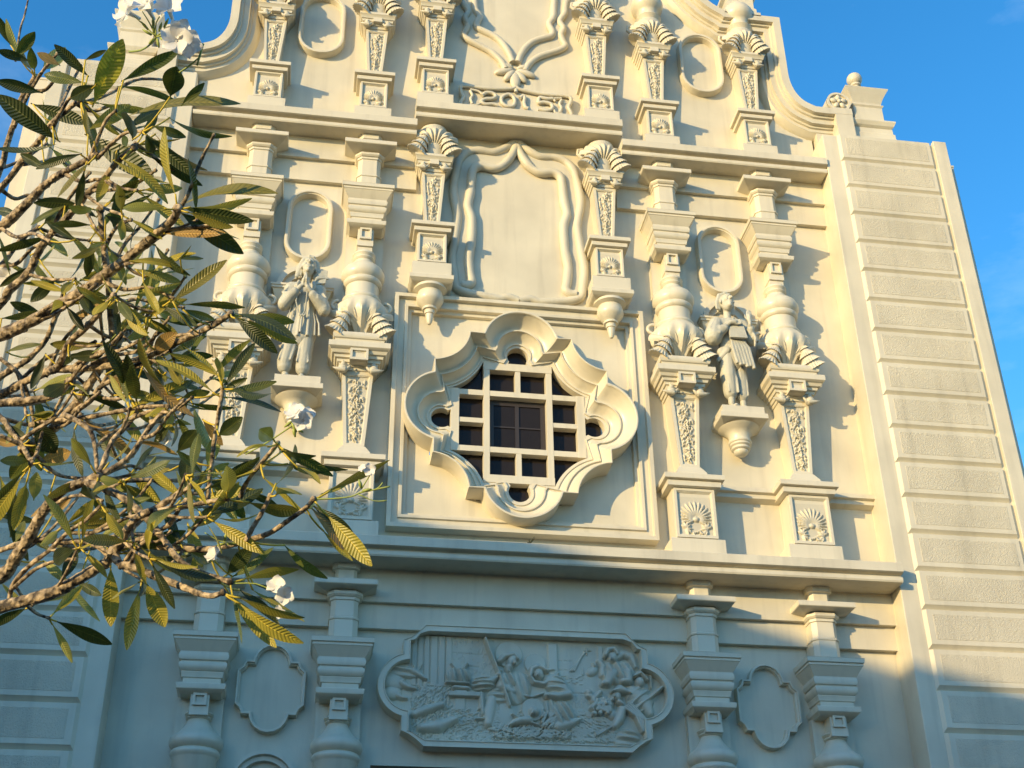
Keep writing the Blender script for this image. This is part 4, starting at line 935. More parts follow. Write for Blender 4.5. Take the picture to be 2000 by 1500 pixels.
MW1 = painted("grey brown render", (.20,.17,.14), .8); MW2 = painted("dull green render", (.14,.17,.13), .8); MW3 = painted("faded brick red render", (.22,.12,.09), .8)
def skyblocker(x, y, rz, w_, d_, h_, mat, label):  # unseen house, added to keep sky light off the church front
    t = tag(empty("skyblocker", (x, y, 0)), label, "building", "unseen houses added to dim the sky fill"); t.rotation_euler = (0, 0, rz)
    m = M(); m.box(-w_/2, w_/2, 0, h_, 0, -d_); m.obj("wall", mat, t)          # street face on local y = 0, body behind it
    m = M(); m.v = [(-w_/2-.3,-.4,h_),(w_/2+.3,-.4,h_),(w_/2+.3,d_+.4,h_),(-w_/2-.3,d_+.4,h_),(-w_/2-.3,d_/2,h_+2.4),(w_/2+.3,d_/2,h_+2.4)]
    m.f = [(0,1,2,3),(0,1,5,4),(2,3,4,5),(1,2,5),(3,0,4)]; m.obj("roof", MRF, t)
    fl = int(h_//3.2); n = max(2, int(w_//2.6))
    for f_ in range(fl):
        for k in range(n):
            cx = -w_/2+(k+.5)*w_/n; z0 = .9+3.1*f_
            if f_ == 0 and k == n//2:
                m = M(); m.box(cx-.6, cx+.6, 0, 2.4, 0, .05); m.obj("door", MWD, t); continue
            m = M(); m.box(cx-.5, cx+.5, z0, z0+1.5, 0, .03); m.obj("window", MGL, t)
            m = M(); m.box(cx-.62, cx+.62, z0-.12, z0, 0, .12); m.obj("sill", MW1, t)
for i, (x, w_, h_, mt, lb) in enumerate(((-14.5,10,6.8,MW1,"grey brown townhouse added out of view to cut sky light, nearest the parish hall"),(-3,11.5,7.6,MW2,"tall dull green townhouse added out of view to cut sky light, opposite the church front"),(9,11,6.6,MW3,"faded red townhouse added out of view to cut sky light, right of the green one"),(21,12,7.2,MW1,"grey brown corner townhouse added out of view to cut sky light, right end of the row"))):
    skyblocker(x, -25.5, pi, w_, 9, h_, mt, lb)

m = M(); rnd = random.Random(1)
for k in range(9):
    a = rnd.uniform(.3, 2.8); l = rnd.uniform(.04,.10); m.tube([(0,0,0),(cos(a)*l*.5,rnd.uniform(-.02,.02),l*.5),(cos(a)*l,rnd.uniform(-.03,.03),l)], [.004,.006,.001], 5)
tag(m.obj("weed", simple("dry weed", (.12,.10,.04), .8)[0], None, (-.02,-.57,7.972)), "tiny dry weed growing on the lower cornice under the window", "weed")
TREE_BASE = (-4.554,-9.471,0)
TRUNK = [(-4.554,-9.471,0,0.13),(-4.494,-9.531,1.14,0.115),(-4.454,-9.571,1.9,0.1),(-4.533,-9.845,2.961,0.075),(-4.663,-10.074,3.963,0.05)]
BRANCHES = [[(-4.533,-9.845,2.961,0.0330),(-4.124,-10.184,2.995,0.0286),(-3.716,-10.524,3.088,0.0220),(-3.474,-10.634,3.149,0.0209),(-3.397,-10.683,3.154,0.0199),(-3.298,-10.740,3.167,0.0188),(-3.225,-10.799,3.188,0.0178),(-3.166,-10.852,3.204,0.0167),(-3.126,-10.897,3.213,0.0157),(-3.105,-10.942,3.225,0.0147)],
[(-3.105,-10.942,3.225,0.0147),(-3.078,-10.978,3.251,0.0136),(-3.064,-11.011,3.273,0.0124),(-3.033,-11.048,3.298,0.0113),(-2.987,-11.080,3.311,0.0102),(-2.942,-11.114,3.328,0.0090),(-2.903,-11.145,3.341,0.0079),(-2.879,-11.171,3.350,0.0068)],
[(-3.029,-11.030,3.313,0.0100),(-2.987,-11.075,3.305,0.0093),(-2.938,-11.120,3.297,0.0086),(-2.890,-11.165,3.289,0.0080),(-2.828,-11.213,3.280,0.0073),(-2.762,-11.262,3.274,0.0066)],
[(-3.105,-10.942,3.225,0.0132),(-3.079,-10.964,3.182,0.0124),(-3.041,-11.000,3.159,0.0116),(-2.967,-11.033,3.120,0.0108),(-2.894,-11.066,3.082,0.0101),(-2.854,-11.101,3.055,0.0093),(-2.819,-11.135,3.030,0.0086),(-2.781,-11.174,3.010,0.0079),(-2.749,-11.219,3.004,0.0072)],
[(-4.533,-9.845,2.961,0.0353),(-4.162,-10.051,3.077,0.0306),(-3.790,-10.258,3.254,0.0236),(-3.549,-10.397,3.346,0.0223),(-3.494,-10.473,3.383,0.0210),(-3.449,-10.547,3.421,0.0198),(-3.410,-10.622,3.461,0.0186),(-3.371,-10.691,3.492,0.0173),(-3.318,-10.757,3.514,0.0162),(-3.244,-10.816,3.519,0.0150),(-3.200,-10.866,3.517,0.0138)],
[(-3.200,-10.866,3.517,0.0106),(-3.147,-10.875,3.549,0.0101),(-3.108,-10.883,3.586,0.0096),(-3.080,-10.898,3.636,0.0091),(-3.056,-10.910,3.682,0.0085),(-3.012,-10.931,3.736,0.0080),(-2.997,-10.934,3.770,0.0075)],
[(-3.200,-10.866,3.517,0.0098),(-3.191,-10.857,3.577,0.0092),(-3.181,-10.851,3.643,0.0086),(-3.165,-10.833,3.687,0.0080),(-3.134,-10.823,3.741,0.0074),(-3.117,-10.812,3.795,0.0068)],
[(-3.232,-10.849,3.496,0.0147),(-3.187,-10.884,3.471,0.0139),(-3.127,-10.913,3.434,0.0132),(-3.082,-10.941,3.397,0.0125),(-3.047,-10.965,3.356,0.0119),(-3.008,-10.990,3.316,0.0112),(-2.973,-11.010,3.268,0.0105),(-2.939,-11.030,3.221,0.0099),(-2.906,-11.050,3.175,0.0092),(-2.855,-11.074,3.129,0.0086),(-2.784,-11.107,3.094,0.0080),(-2.737,-11.142,3.068,0.0074)],
[(-2.971,-10.997,3.281,0.0078),(-2.937,-11.044,3.285,0.0072),(-2.913,-11.098,3.302,0.0066),(-2.889,-11.148,3.314,0.0060)],
[(-3.236,-10.764,3.553,0.0083),(-3.144,-10.731,3.571,0.0080),(-3.051,-10.700,3.593,0.0077),(-2.965,-10.668,3.614,0.0073),(-2.892,-10.641,3.648,0.0070)],
[(-4.533,-9.845,2.961,0.0170),(-4.132,-10.097,3.145,0.0147),(-3.732,-10.349,3.388,0.0113),(-3.552,-10.455,3.418,0.0109),(-3.425,-10.539,3.425,0.0105),(-3.330,-10.598,3.399,0.0101),(-3.242,-10.658,3.378,0.0097),(-3.203,-10.705,3.348,0.0093),(-3.145,-10.749,3.308,0.0090)],
[(-3.130,-10.847,3.270,0.0111),(-3.064,-10.908,3.268,0.0106),(-2.941,-10.964,3.240,0.0100),(-2.822,-11.021,3.217,0.0095),(-2.730,-11.087,3.213,0.0090),(-2.696,-11.138,3.202,0.0084),(-2.634,-11.200,3.202,0.0079),(-2.582,-11.268,3.214,0.0074),(-2.536,-11.334,3.224,0.0069),(-2.516,-11.391,3.226,0.0065)],
[(-2.701,-11.208,3.168,0.0074),(-2.686,-11.228,3.197,0.0069),(-2.663,-11.254,3.234,0.0064),(-2.640,-11.285,3.280,0.0059)],
[(-3.453,-10.620,3.176,0.0081),(-3.435,-10.684,3.213,0.0077),(-3.379,-10.755,3.249,0.0072),(-3.314,-10.821,3.276,0.0068),(-3.259,-10.887,3.307,0.0063),(-3.200,-10.947,3.324,0.0059),(-3.151,-11.009,3.350,0.0054)],
[(-4.663,-10.074,3.963,0.0383),(-4.287,-10.297,4.007,0.0332),(-3.911,-10.519,4.110,0.0255),(-3.654,-10.636,4.156,0.0241),(-3.541,-10.712,4.174,0.0228),(-3.431,-10.793,4.201,0.0214),(-3.348,-10.864,4.218,0.0201),(-3.291,-10.928,4.231,0.0188),(-3.211,-11.003,4.255,0.0175),(-3.133,-11.080,4.284,0.0162),(-3.080,-11.144,4.298,0.0149),(-3.037,-11.202,4.304,0.0137),(-3.021,-11.253,4.306,0.0125)],
[(-4.663,-10.074,3.963,0.0285),(-4.290,-10.146,3.954,0.0247),(-3.916,-10.219,4.004,0.0190),(-3.683,-10.366,4.064,0.0176),(-3.589,-10.459,4.070,0.0162),(-3.496,-10.547,4.069,0.0148),(-3.441,-10.621,4.055,0.0135),(-3.397,-10.723,4.090,0.0122),(-3.331,-10.814,4.101,0.0110),(-3.277,-10.902,4.111,0.0097),(-3.224,-10.992,4.123,0.0085)],
[(-3.476,-10.566,4.070,0.0146),(-3.401,-10.632,4.039,0.0138),(-3.310,-10.703,4.009,0.0131),(-3.196,-10.783,3.989,0.0124),(-3.111,-10.861,3.973,0.0116),(-3.029,-10.946,3.969,0.0110),(-2.949,-11.030,3.965,0.0103),(-2.881,-11.109,3.956,0.0096),(-2.820,-11.191,3.954,0.0090)],
[(-3.541,-10.496,3.777,0.0178),(-3.440,-10.549,3.837,0.0172),(-3.398,-10.579,3.876,0.0166),(-3.359,-10.610,3.917,0.0161),(-3.330,-10.640,3.958,0.0155),(-3.311,-10.659,3.986,0.0149),(-3.269,-10.702,4.045,0.0143),(-3.245,-10.730,4.086,0.0137),(-3.256,-10.768,4.150,0.0131),(-3.266,-10.802,4.210,0.0125),(-3.283,-10.850,4.295,0.0119),(-3.303,-10.902,4.387,0.0113),(-3.324,-10.964,4.494,0.0107)],
[(-3.245,-10.730,4.086,0.0107),(-3.206,-10.730,4.141,0.0099),(-3.176,-10.729,4.196,0.0090),(-3.150,-10.713,4.226,0.0082)],
[(-3.387,-10.584,3.881,0.0107),(-3.313,-10.638,3.911,0.0099),(-3.276,-10.686,3.942,0.0092),(-3.223,-10.728,3.958,0.0084),(-3.170,-10.772,3.979,0.0077),(-3.108,-10.811,3.987,0.0070)],
[(-3.512,-10.547,3.853,0.0098),(-3.430,-10.620,3.835,0.0092),(-3.322,-10.694,3.812,0.0085),(-3.221,-10.771,3.795,0.0079),(-3.112,-10.851,3.781,0.0073),(-3.000,-10.924,3.755,0.0067)],
[(-4.663,-10.074,3.963,0.0204),(-4.278,-10.119,4.003,0.0176),(-3.892,-10.164,4.102,0.0136),(-3.724,-10.267,4.199,0.0128),(-3.666,-10.306,4.221,0.0121),(-3.608,-10.348,4.248,0.0114),(-3.553,-10.402,4.294,0.0107),(-3.526,-10.454,4.345,0.0100),(-3.504,-10.497,4.382,0.0093),(-3.486,-10.551,4.439,0.0085)],
[(-4.663,-10.074,3.963,0.0208),(-4.333,-10.235,4.308,0.0180),(-4.004,-10.396,4.713,0.0138),(-3.785,-10.587,4.840,0.0128),(-3.690,-10.711,4.890,0.0119),(-3.612,-10.816,4.914,0.0109),(-3.562,-10.905,4.917,0.0100),(-3.475,-11.004,4.927,0.0091),(-3.437,-11.068,4.893,0.0082)],
[(-4.663,-10.074,3.963,0.0313),(-4.310,-10.295,4.207,0.0272),(-3.957,-10.517,4.510,0.0209),(-3.724,-10.682,4.590,0.0187),(-3.630,-10.788,4.610,0.0166),(-3.539,-10.898,4.638,0.0146),(-3.463,-10.984,4.631,0.0126),(-3.373,-11.073,4.623,0.0106),(-3.329,-11.142,4.597,0.0087)],
[(-4.663,-10.074,3.963,0.0251),(-4.266,-10.266,4.049,0.0218),(-3.870,-10.459,4.194,0.0168),(-3.690,-10.592,4.313,0.0161),(-3.654,-10.646,4.340,0.0154),(-3.586,-10.710,4.375,0.0147),(-3.552,-10.772,4.415,0.0141),(-3.517,-10.828,4.445,0.0134),(-3.462,-10.889,4.478,0.0127),(-3.393,-10.960,4.524,0.0121),(-3.373,-10.997,4.528,0.0115),(-3.309,-11.059,4.560,0.0108),(-3.266,-11.115,4.587,0.0102),(-3.207,-11.172,4.613,0.0096)],
[(-4.663,-10.074,3.963,0.0212),(-4.300,-10.215,4.364,0.0183),(-3.938,-10.357,4.825,0.0141),(-3.828,-10.504,5.001,0.0131),(-3.805,-10.567,5.060,0.0120),(-3.777,-10.636,5.128,0.0110),(-3.749,-10.705,5.196,0.0099),(-3.697,-10.771,5.253,0.0089)],
[(-3.777,-10.790,5.305,0.0049),(-3.776,-10.827,5.431,0.0043),(-3.771,-10.834,5.508,0.0037),(-3.767,-10.853,5.602,0.0030)],
[(-4.663,-10.074,3.963,0.0246),(-4.236,-10.257,3.928,0.0213),(-3.808,-10.441,3.952,0.0164),(-3.641,-10.500,3.957,0.0152),(-3.529,-10.545,3.952,0.0140),(-3.436,-10.592,3.957,0.0128),(-3.390,-10.644,3.982,0.0116)],
[(-4.663,-10.074,3.963,0.0201),(-4.224,-10.322,3.933,0.0174),(-3.785,-10.569,3.964,0.0134),(-3.614,-10.567,3.865,0.0120),(-3.570,-10.573,3.814,0.0106),(-3.522,-10.577,3.760,0.0092),(-3.478,-10.573,3.692,0.0079)],
[(-2.843,-10.966,3.391,0.0087),(-2.841,-11.011,3.466,0.0083),(-2.837,-11.028,3.492,0.0079),(-2.836,-11.062,3.548,0.0076),(-2.830,-11.095,3.602,0.0072),(-2.822,-11.142,3.677,0.0068),(-2.819,-11.156,3.701,0.0064)],
[(-2.736,-11.086,3.366,0.0078),(-2.718,-11.143,3.390,0.0069),(-2.679,-11.207,3.421,0.0061),(-2.632,-11.276,3.457,0.0053)],
[(-3.591,-10.605,3.776,0.0079),(-3.491,-10.564,3.745,0.0073),(-3.406,-10.506,3.691,0.0068),(-3.323,-10.479,3.690,0.0062)],
[(-4.663,-10.074,3.963,0.0157),(-4.251,-10.285,4.173,0.0136),(-3.839,-10.496,4.443,0.0104),(-3.740,-10.523,4.527,0.0096),(-3.679,-10.555,4.629,0.0087),(-3.623,-10.562,4.690,0.0078)],
[(-3.361,-10.765,3.784,0.0102),(-3.276,-10.786,3.730,0.0090),(-3.241,-10.790,3.663,0.0078),(-3.221,-10.776,3.568,0.0067)],
[(-3.683,-10.469,4.160,0.0084),(-3.605,-10.447,4.103,0.0078),(-3.561,-10.401,4.015,0.0071),(-3.535,-10.347,3.919,0.0065)]]
LEAVES = [(0,"Y",(-3.38,-11.125,4.815),(-3.286,-11.282,5.001),(-0.919,-0.362,0.159),0.077),
(0,"g",(-3.267,-11.273,4.813),(-3.081,-11.33,4.927),(-0.537,-0.631,0.56),0.041),
(0,"g",(-3.295,-11.198,4.858),(-3.074,-11.137,4.853),(0.262,-0.958,-0.117),0.041),
(2,"y",(-3.385,-11.11,4.721),(-3.256,-11.109,4.857),(-0.575,-0.606,0.549),0.050),
(3,"o",(-3.279,-11.123,4.777),(-2.862,-11.265,4.771),(0.115,0.297,0.948),0.070),
(3,"g",(-3.111,-11.189,4.749),(-2.884,-11.201,4.678),(-0.097,-0.985,-0.141),0.043),
(3,"d",(-3.085,-11.35,4.689),(-3.06,-11.467,4.724),(-0.98,-0.198,0.034),0.070),
(3,"g",(-3.058,-11.265,4.735),(-2.983,-11.335,4.786),(-0.753,-0.501,0.427),0.028),
(0,"d",(-3.425,-11.071,5.005),(-3.544,-11.156,5.063),(-0.627,0.435,-0.646),0.038),
(0,"d",(-3.44,-11.118,5.038),(-3.364,-11.16,5.057),(-0.504,-0.656,0.561),0.018),
(0,"g",(-3.428,-11.083,4.963),(-3.597,-11.011,5.049),(-0.098,0.656,-0.749),0.041),
(0,"d",(-3.361,-11.199,4.856),(-3.462,-11.111,4.859),(0.533,0.636,-0.558),0.047),
(1,"a",(-3.556,-10.983,5.127),(-3.62,-11.071,5.096),(-0.413,0.555,-0.722),0.031),
(1,"g",(-3.712,-11.011,5.111),(-3.639,-11.091,5.178),(-0.813,-0.515,0.271),0.042),
(1,"d",(-3.648,-11.029,5.09),(-3.757,-11.072,5.088),(-0.235,0.622,-0.747),0.033),
(1,"d",(-3.786,-10.852,5.323),(-3.826,-10.98,5.353),(-0.868,0.159,-0.469),0.032),
(1,"d",(-3.627,-10.871,5.085),(-3.788,-10.915,5.084),(-0.165,0.629,-0.76),0.043),
(2,"d",(-3.534,-10.846,4.878),(-3.762,-10.957,4.98),(-0.538,0.451,-0.712),0.070),
(1,"d",(-3.652,-10.905,5),(-3.44,-10.887,4.943),(0.256,-0.593,0.764),0.050),
(2,"d",(-3.526,-10.926,4.8),(-3.735,-10.902,4.776),(0.071,-0.317,-0.946),0.038),
(2,"d",(-3.411,-11.029,4.773),(-3.149,-11.048,4.594),(0.46,-0.505,0.73),0.080),
(3,"d",(-3.157,-11.289,4.581),(-2.982,-11.233,4.461),(0.549,-0.68,0.486),0.039),
(3,"a",(-3.15,-11.178,4.683),(-2.963,-11.102,4.599),(0.284,-0.934,-0.218),0.039),
(3,"g",(-3.136,-11.301,4.605),(-3.027,-11.266,4.599),(0.233,-0.61,0.757),0.030),
(3,"y",(-3.243,-11.186,4.552),(-3.074,-11.131,4.417),(0.546,0.266,0.794),0.040),
(4,"g",(-3.133,-11.086,4.492),(-3.26,-11.032,4.444),(0.312,-0.115,-0.943),0.026),
(4,"o",(-3.04,-11.123,4.418),(-2.706,-11.259,4.4),(0.179,0.32,0.931),0.065),
(4,"d",(-3.024,-11.206,4.351),(-2.777,-11.236,4.295),(0.018,-0.849,0.528),0.046),
(4,"d",(-3.03,-11.211,4.333),(-2.804,-11.154,4.219),(0.489,-0.483,0.727),0.060),
(4,"a",(-3.073,-11.142,4.282),(-2.864,-11.223,4.247),(0.144,-0.049,0.988),0.041),
(8,"g",(-3.003,-11.185,4.155),(-2.932,-11.145,4.193),(-0.471,-0.007,0.882),0.016),
(4,"d",(-3.106,-11.073,4.289),(-2.971,-11.105,4.15),(0.172,-0.912,0.372),0.035),
(26,"y",(-3.171,-11.117,4.18),(-3.022,-11.083,4.194),(-0.095,0.005,0.995),0.028),
(6,"l",(-3.167,-11.024,4.215),(-3.011,-10.99,4.198),(0.209,-0.533,0.82),0.030),
(6,"l",(-3.184,-10.967,4.148),(-3.003,-11.087,4.129),(-0.55,-0.835,0.022),0.039),
(8,"o",(-3.015,-11.154,4.003),(-2.85,-11.208,4.15),(-0.689,-0.183,0.702),0.041),
(8,"o",(-2.996,-11.004,4.099),(-2.791,-11.021,4.096),(-0.082,-0.994,0.077),0.037),
(8,"d",(-3.063,-11.012,4.084),(-2.934,-11.053,3.988),(0.44,-0.446,0.779),0.030),
(8,"g",(-2.974,-11.187,3.961),(-2.874,-11.11,3.979),(0.237,-0.511,0.826),0.024),
(6,"y",(-3.224,-10.995,4.122),(-3.03,-11.017,3.976),(-0.074,-0.996,0.056),0.044),
(11,"a",(-3.074,-10.958,3.94),(-2.992,-11.084,3.936),(-0.675,-0.457,0.58),0.050),
(25,"y",(-3.434,-10.918,4.424),(-3.318,-10.809,4.325),(0.455,0.284,0.844),0.034),
(25,"y",(-3.602,-10.685,4.48),(-3.519,-10.551,4.417),(0.4,0.17,0.901),0.031),
(7,"d",(-3.398,-10.865,4.149),(-3.33,-10.836,4.075),(0.761,-0.221,0.61),0.026),
(6,"y",(-3.119,-11.104,4.112),(-3.05,-11.132,3.978),(0.882,-0.053,0.468),0.027),
(9,"d",(-2.815,-11.166,3.974),(-2.607,-11.228,3.851),(0.546,0.239,0.803),0.045),
(9,"d",(-2.799,-11.28,3.888),(-2.66,-11.231,3.795),(0.602,-0.399,0.692),0.040),
(10,"d",(-2.822,-11.092,3.74),(-2.739,-11.126,3.893),(-0.884,-0.106,0.456),0.032),
(10,"g",(-2.824,-11.049,3.75),(-2.664,-11.024,3.815),(-0.383,0.029,0.923),0.031),
(10,"d",(-2.811,-11.136,3.681),(-2.638,-11.064,3.68),(-0.187,0.463,0.867),0.034),
(10,"d",(-2.82,-11.103,3.728),(-2.747,-11.189,3.724),(-0.506,-0.464,0.727),0.021),
(10,"y",(-2.842,-11.154,3.68),(-3.04,-11.128,3.802),(-0.511,-0.461,-0.726),0.042),
(10,"y",(-2.827,-11.176,3.725),(-2.992,-11.194,3.79),(-0.219,0.931,-0.292),0.032),
(11,"a",(-3.098,-11.023,3.844),(-2.916,-10.955,3.701),(0.471,0.397,0.788),0.043),
(10,"y",(-2.839,-11.104,3.776),(-2.971,-11.056,3.905),(-0.639,-0.65,-0.412),0.034),
(11,"a",(-3.243,-10.82,3.92),(-3.129,-10.785,3.865),(0.488,-0.37,0.79),0.036),
(21,"d",(-3.386,-10.757,4.014),(-3.268,-10.774,4.02),(-0.116,-0.529,0.841),0.039),
(21,"g",(-3.676,-10.448,4.2),(-3.551,-10.47,4.232),(-0.25,0.005,0.968),0.023),
(7,"g",(-3.663,-10.65,4.217),(-3.502,-10.734,4.206),(-0.429,-0.855,0.293),0.033),
(13,"d",(-3.491,-10.608,3.841),(-3.418,-10.524,3.761),(0.797,-0.127,0.591),0.072),
(13,"g",(-3.467,-10.598,3.753),(-3.567,-10.451,3.688),(0.831,0.395,-0.392),0.054),
(13,"a",(-3.492,-10.439,3.76),(-3.359,-10.565,3.75),(-0.398,-0.48,0.782),0.053),
(14,"l",(-3.5,-10.343,3.66),(-3.484,-10.446,3.722),(-0.979,-0.188,-0.072),0.043),
(14,"l",(-3.558,-10.289,3.637),(-3.517,-10.427,3.674),(-0.96,-0.265,0.084),0.038),
(23,"a",(-3.302,-10.711,3.789),(-3.133,-10.644,3.702),(0.437,0.056,0.898),0.036),
(23,"d",(-3.337,-10.685,3.78),(-3.282,-10.685,3.6),(0.816,-0.521,0.25),0.034),
(23,"a",(-3.127,-10.806,3.678),(-2.964,-10.865,3.609),(-0.262,-0.944,0.199),0.034),
(15,"y",(-2.909,-11.01,3.383),(-3.031,-11.019,3.48),(-0.608,0.283,-0.741),0.030),
(15,"d",(-2.907,-11.022,3.407),(-2.915,-11.028,3.527),(-0.995,-0.073,-0.074),0.049),
(15,"d",(-2.887,-11.02,3.392),(-2.847,-11.099,3.443),(-0.75,0.046,0.66),0.018),
(15,"y",(-2.89,-10.834,3.469),(-2.683,-10.861,3.493),(-0.115,-0.001,0.993),0.038),
(15,"d",(-2.853,-10.868,3.495),(-2.702,-10.88,3.603),(-0.552,-0.403,0.73),0.034),
(20,"d",(-2.905,-10.8,3.379),(-2.799,-10.826,3.46),(-0.621,-0.371,0.69),0.048),
(20,"y",(-2.911,-10.827,3.389),(-2.849,-10.82,3.241),(0.921,-0.075,0.381),0.041),
(15,"d",(-2.95,-11.017,3.537),(-2.886,-11.143,3.554),(-0.811,-0.342,0.475),0.047),
(15,"l",(-2.902,-10.88,3.598),(-2.924,-10.838,3.721),(-0.985,-0.015,-0.171),0.025),
(10,"d",(-2.819,-11.134,3.543),(-2.743,-11.26,3.545),(-0.668,-0.395,0.631),0.046),
(12,"a",(-2.881,-11.055,3.643),(-2.814,-10.998,3.583),(0.754,-0.254,0.606),0.029),
(17,"g",(-2.611,-11.301,3.42),(-2.465,-11.237,3.378),(0.452,-0.597,0.663),0.030),
(17,"y",(-2.67,-11.224,3.368),(-2.532,-11.234,3.252),(0.059,-0.985,0.159),0.032),
(16,"y",(-3.209,-10.589,3.519),(-3.101,-10.551,3.435),(0.406,0.516,0.755),0.026),
(16,"g",(-3.172,-10.8,3.437),(-3.027,-10.885,3.441),(0.084,0.196,0.977),0.030),
(16,"d",(-3.192,-10.673,3.484),(-3.076,-10.738,3.452),(-0.445,-0.88,0.167),0.025),
(22,"l",(-3.431,-10.346,3.435),(-3.328,-10.391,3.339),(0.629,-0.18,0.757),0.031),
(22,"y",(-3.316,-10.457,3.317),(-3.215,-10.311,3.235),(0.137,0.414,0.9),0.035),
(22,"d",(-3.345,-10.411,3.336),(-3.314,-10.399,3.455),(-0.921,-0.284,0.265),0.041),
(22,"d",(-3.289,-10.44,3.321),(-3.191,-10.511,3.253),(0.418,-0.267,0.868),0.031),
(20,"y",(-3.026,-10.742,3.217),(-2.953,-10.694,3.086),(0.884,-0.069,0.462),0.055),
(19,"y",(-2.751,-10.931,3.114),(-2.597,-10.9,2.962),(0.706,-0.217,0.674),0.041),
(19,"d",(-2.723,-10.973,3.115),(-2.592,-11.019,2.991),(0.707,0.329,0.626),0.034),
(19,"d",(-2.682,-11.005,3.12),(-2.562,-10.982,3.093),(0.126,0.411,0.903),0.023),
(19,"y",(-2.684,-11.003,3.105),(-2.518,-11.038,2.996),(0.496,0.684,0.535),0.036),
(19,"d",(-2.758,-11.038,3.127),(-2.684,-11.171,3.167),(-0.789,-0.278,0.547),0.043),
(19,"g",(-2.751,-10.937,3.164),(-2.626,-11.062,3.215),(-0.224,0.168,0.96),0.033),
(24,"g",(-2.598,-11.073,3.225),(-2.46,-11.109,3.106),(0.193,-0.854,0.482),0.034),
(18,"y",(-2.485,-11.253,3.196),(-2.394,-11.231,3.114),(0.582,0.339,0.739),0.022),
(18,"d",(-2.522,-11.275,3.264),(-2.393,-11.241,3.19),(0.534,-0.359,0.766),0.033),
(18,"a",(-2.526,-11.3,3.247),(-2.395,-11.215,3.137),(0.583,0.139,0.801),0.034),
(18,"y",(-2.495,-11.251,3.31),(-2.421,-11.212,3.368),(-0.683,0.283,0.673),0.018),
(17,"d",(-2.633,-11.124,3.511),(-2.418,-11.073,3.486),(0.235,-0.971,0.048),0.040),
(17,"d",(-2.604,-11.196,3.432),(-2.493,-11.29,3.363),(-0.438,-0.809,0.393),0.029),
(17,"y",(-2.571,-11.303,3.368),(-2.5,-11.377,3.281),(0.845,0.421,0.331),0.024),
(17,"d",(-2.627,-11.281,3.433),(-2.518,-11.352,3.383),(-0.412,-0.856,0.313),0.025),
(14,"d",(-3.569,-10.282,3.541),(-3.566,-10.365,3.681),(-0.977,-0.192,-0.095),0.035),
(13,"y",(-3.632,-10.336,3.751),(-3.574,-10.289,3.616),(0.913,0.037,0.406),0.030),
(14,"l",(-3.432,-10.455,3.597),(-3.367,-10.463,3.537),(0.65,-0.197,0.734),0.024),
(14,"l",(-3.52,-10.404,3.47),(-3.512,-10.367,3.569),(-0.935,-0.299,0.188),0.026),
(14,"d",(-3.646,-10.244,3.643),(-3.511,-10.201,3.644),(0.111,-0.384,0.917),0.027),
(5,"y",(-3.294,-11.07,4.594),(-3.312,-11.086,4.433),(0.94,0.312,-0.136),0.034),
(5,"d",(-3.285,-11.062,4.4),(-3.184,-11.045,4.354),(0.429,-0.483,0.763),0.033),
(5,"d",(-3.34,-10.915,4.496),(-3.424,-10.885,4.568),(-0.473,0.459,-0.752),0.027),
(26,"d",(-3.382,-10.965,4.354),(-3.491,-10.98,4.414),(-0.481,0.437,-0.76),0.026),
(25,"d",(-3.524,-10.747,4.525),(-3.704,-10.734,4.447),(0.198,0.932,-0.305),0.035),
(26,"d",(-3.317,-11.029,4.313),(-3.333,-10.935,4.23),(0.981,0.19,0.034),0.033),
(6,"a",(-3.275,-10.902,4.153),(-3.391,-10.785,4.157),(0.207,0.24,-0.948),0.030),
(7,"d",(-3.589,-10.681,4.43),(-3.696,-10.619,4.372),(0.62,0.551,-0.559),0.025),
(7,"d",(-3.475,-10.752,4.334),(-3.552,-10.725,4.247),(0.722,0.5,-0.478),0.040),
(7,"d",(-3.524,-10.587,4.275),(-3.642,-10.645,4.292),(-0.337,0.446,-0.829),0.036),
(7,"y",(-3.428,-10.768,4.273),(-3.559,-10.756,4.316),(-0.285,0.261,-0.922),0.025),
(11,"d",(-3.239,-10.794,3.997),(-3.1,-10.691,3.984),(0.167,-0.101,0.981),0.031),
(21,"d",(-3.489,-10.63,4.099),(-3.514,-10.637,3.946),(0.931,0.324,-0.169),0.029),
(21,"d",(-3.462,-10.553,4.084),(-3.391,-10.603,4.123),(-0.662,-0.486,0.57),0.024),
(21,"d",(-3.319,-10.748,3.876),(-3.174,-10.67,3.871),(0.424,-0.76,0.491),0.030),
(12,"y",(-3.162,-10.788,3.865),(-3.063,-10.792,3.752),(0.513,-0.717,0.472),0.027),
(12,"d",(-2.989,-10.911,3.749),(-3.059,-10.755,3.694),(0.66,0.031,-0.75),0.032),
(12,"y",(-3.115,-10.825,3.788),(-2.973,-10.89,3.667),(0.688,0.452,0.567),0.036),
(12,"g",(-3.036,-10.916,3.8),(-2.941,-10.875,3.892),(-0.067,-0.879,0.472),0.025),
(13,"d",(-3.491,-10.594,3.769),(-3.609,-10.565,3.836),(-0.4,0.344,-0.849),0.034),
(23,"a",(-3.311,-10.618,3.612),(-3.449,-10.564,3.497),(0.521,-0.344,-0.781),0.034),
(14,"a",(-3.399,-10.495,3.532),(-3.331,-10.56,3.582),(-0.76,-0.393,0.518),0.021),
(14,"d",(-3.569,-10.359,3.565),(-3.501,-10.248,3.471),(0.833,-0.043,0.552),0.032),
(22,"d",(-3.393,-10.428,3.438),(-3.474,-10.406,3.5),(-0.554,0.224,-0.802),0.028),
(15,"g",(-2.86,-11.047,3.456),(-2.936,-11.135,3.484),(-0.482,0.139,-0.865),0.022),
(17,"a",(-2.641,-11.15,3.515),(-2.561,-11.081,3.494),(0.525,-0.38,0.762),0.023),
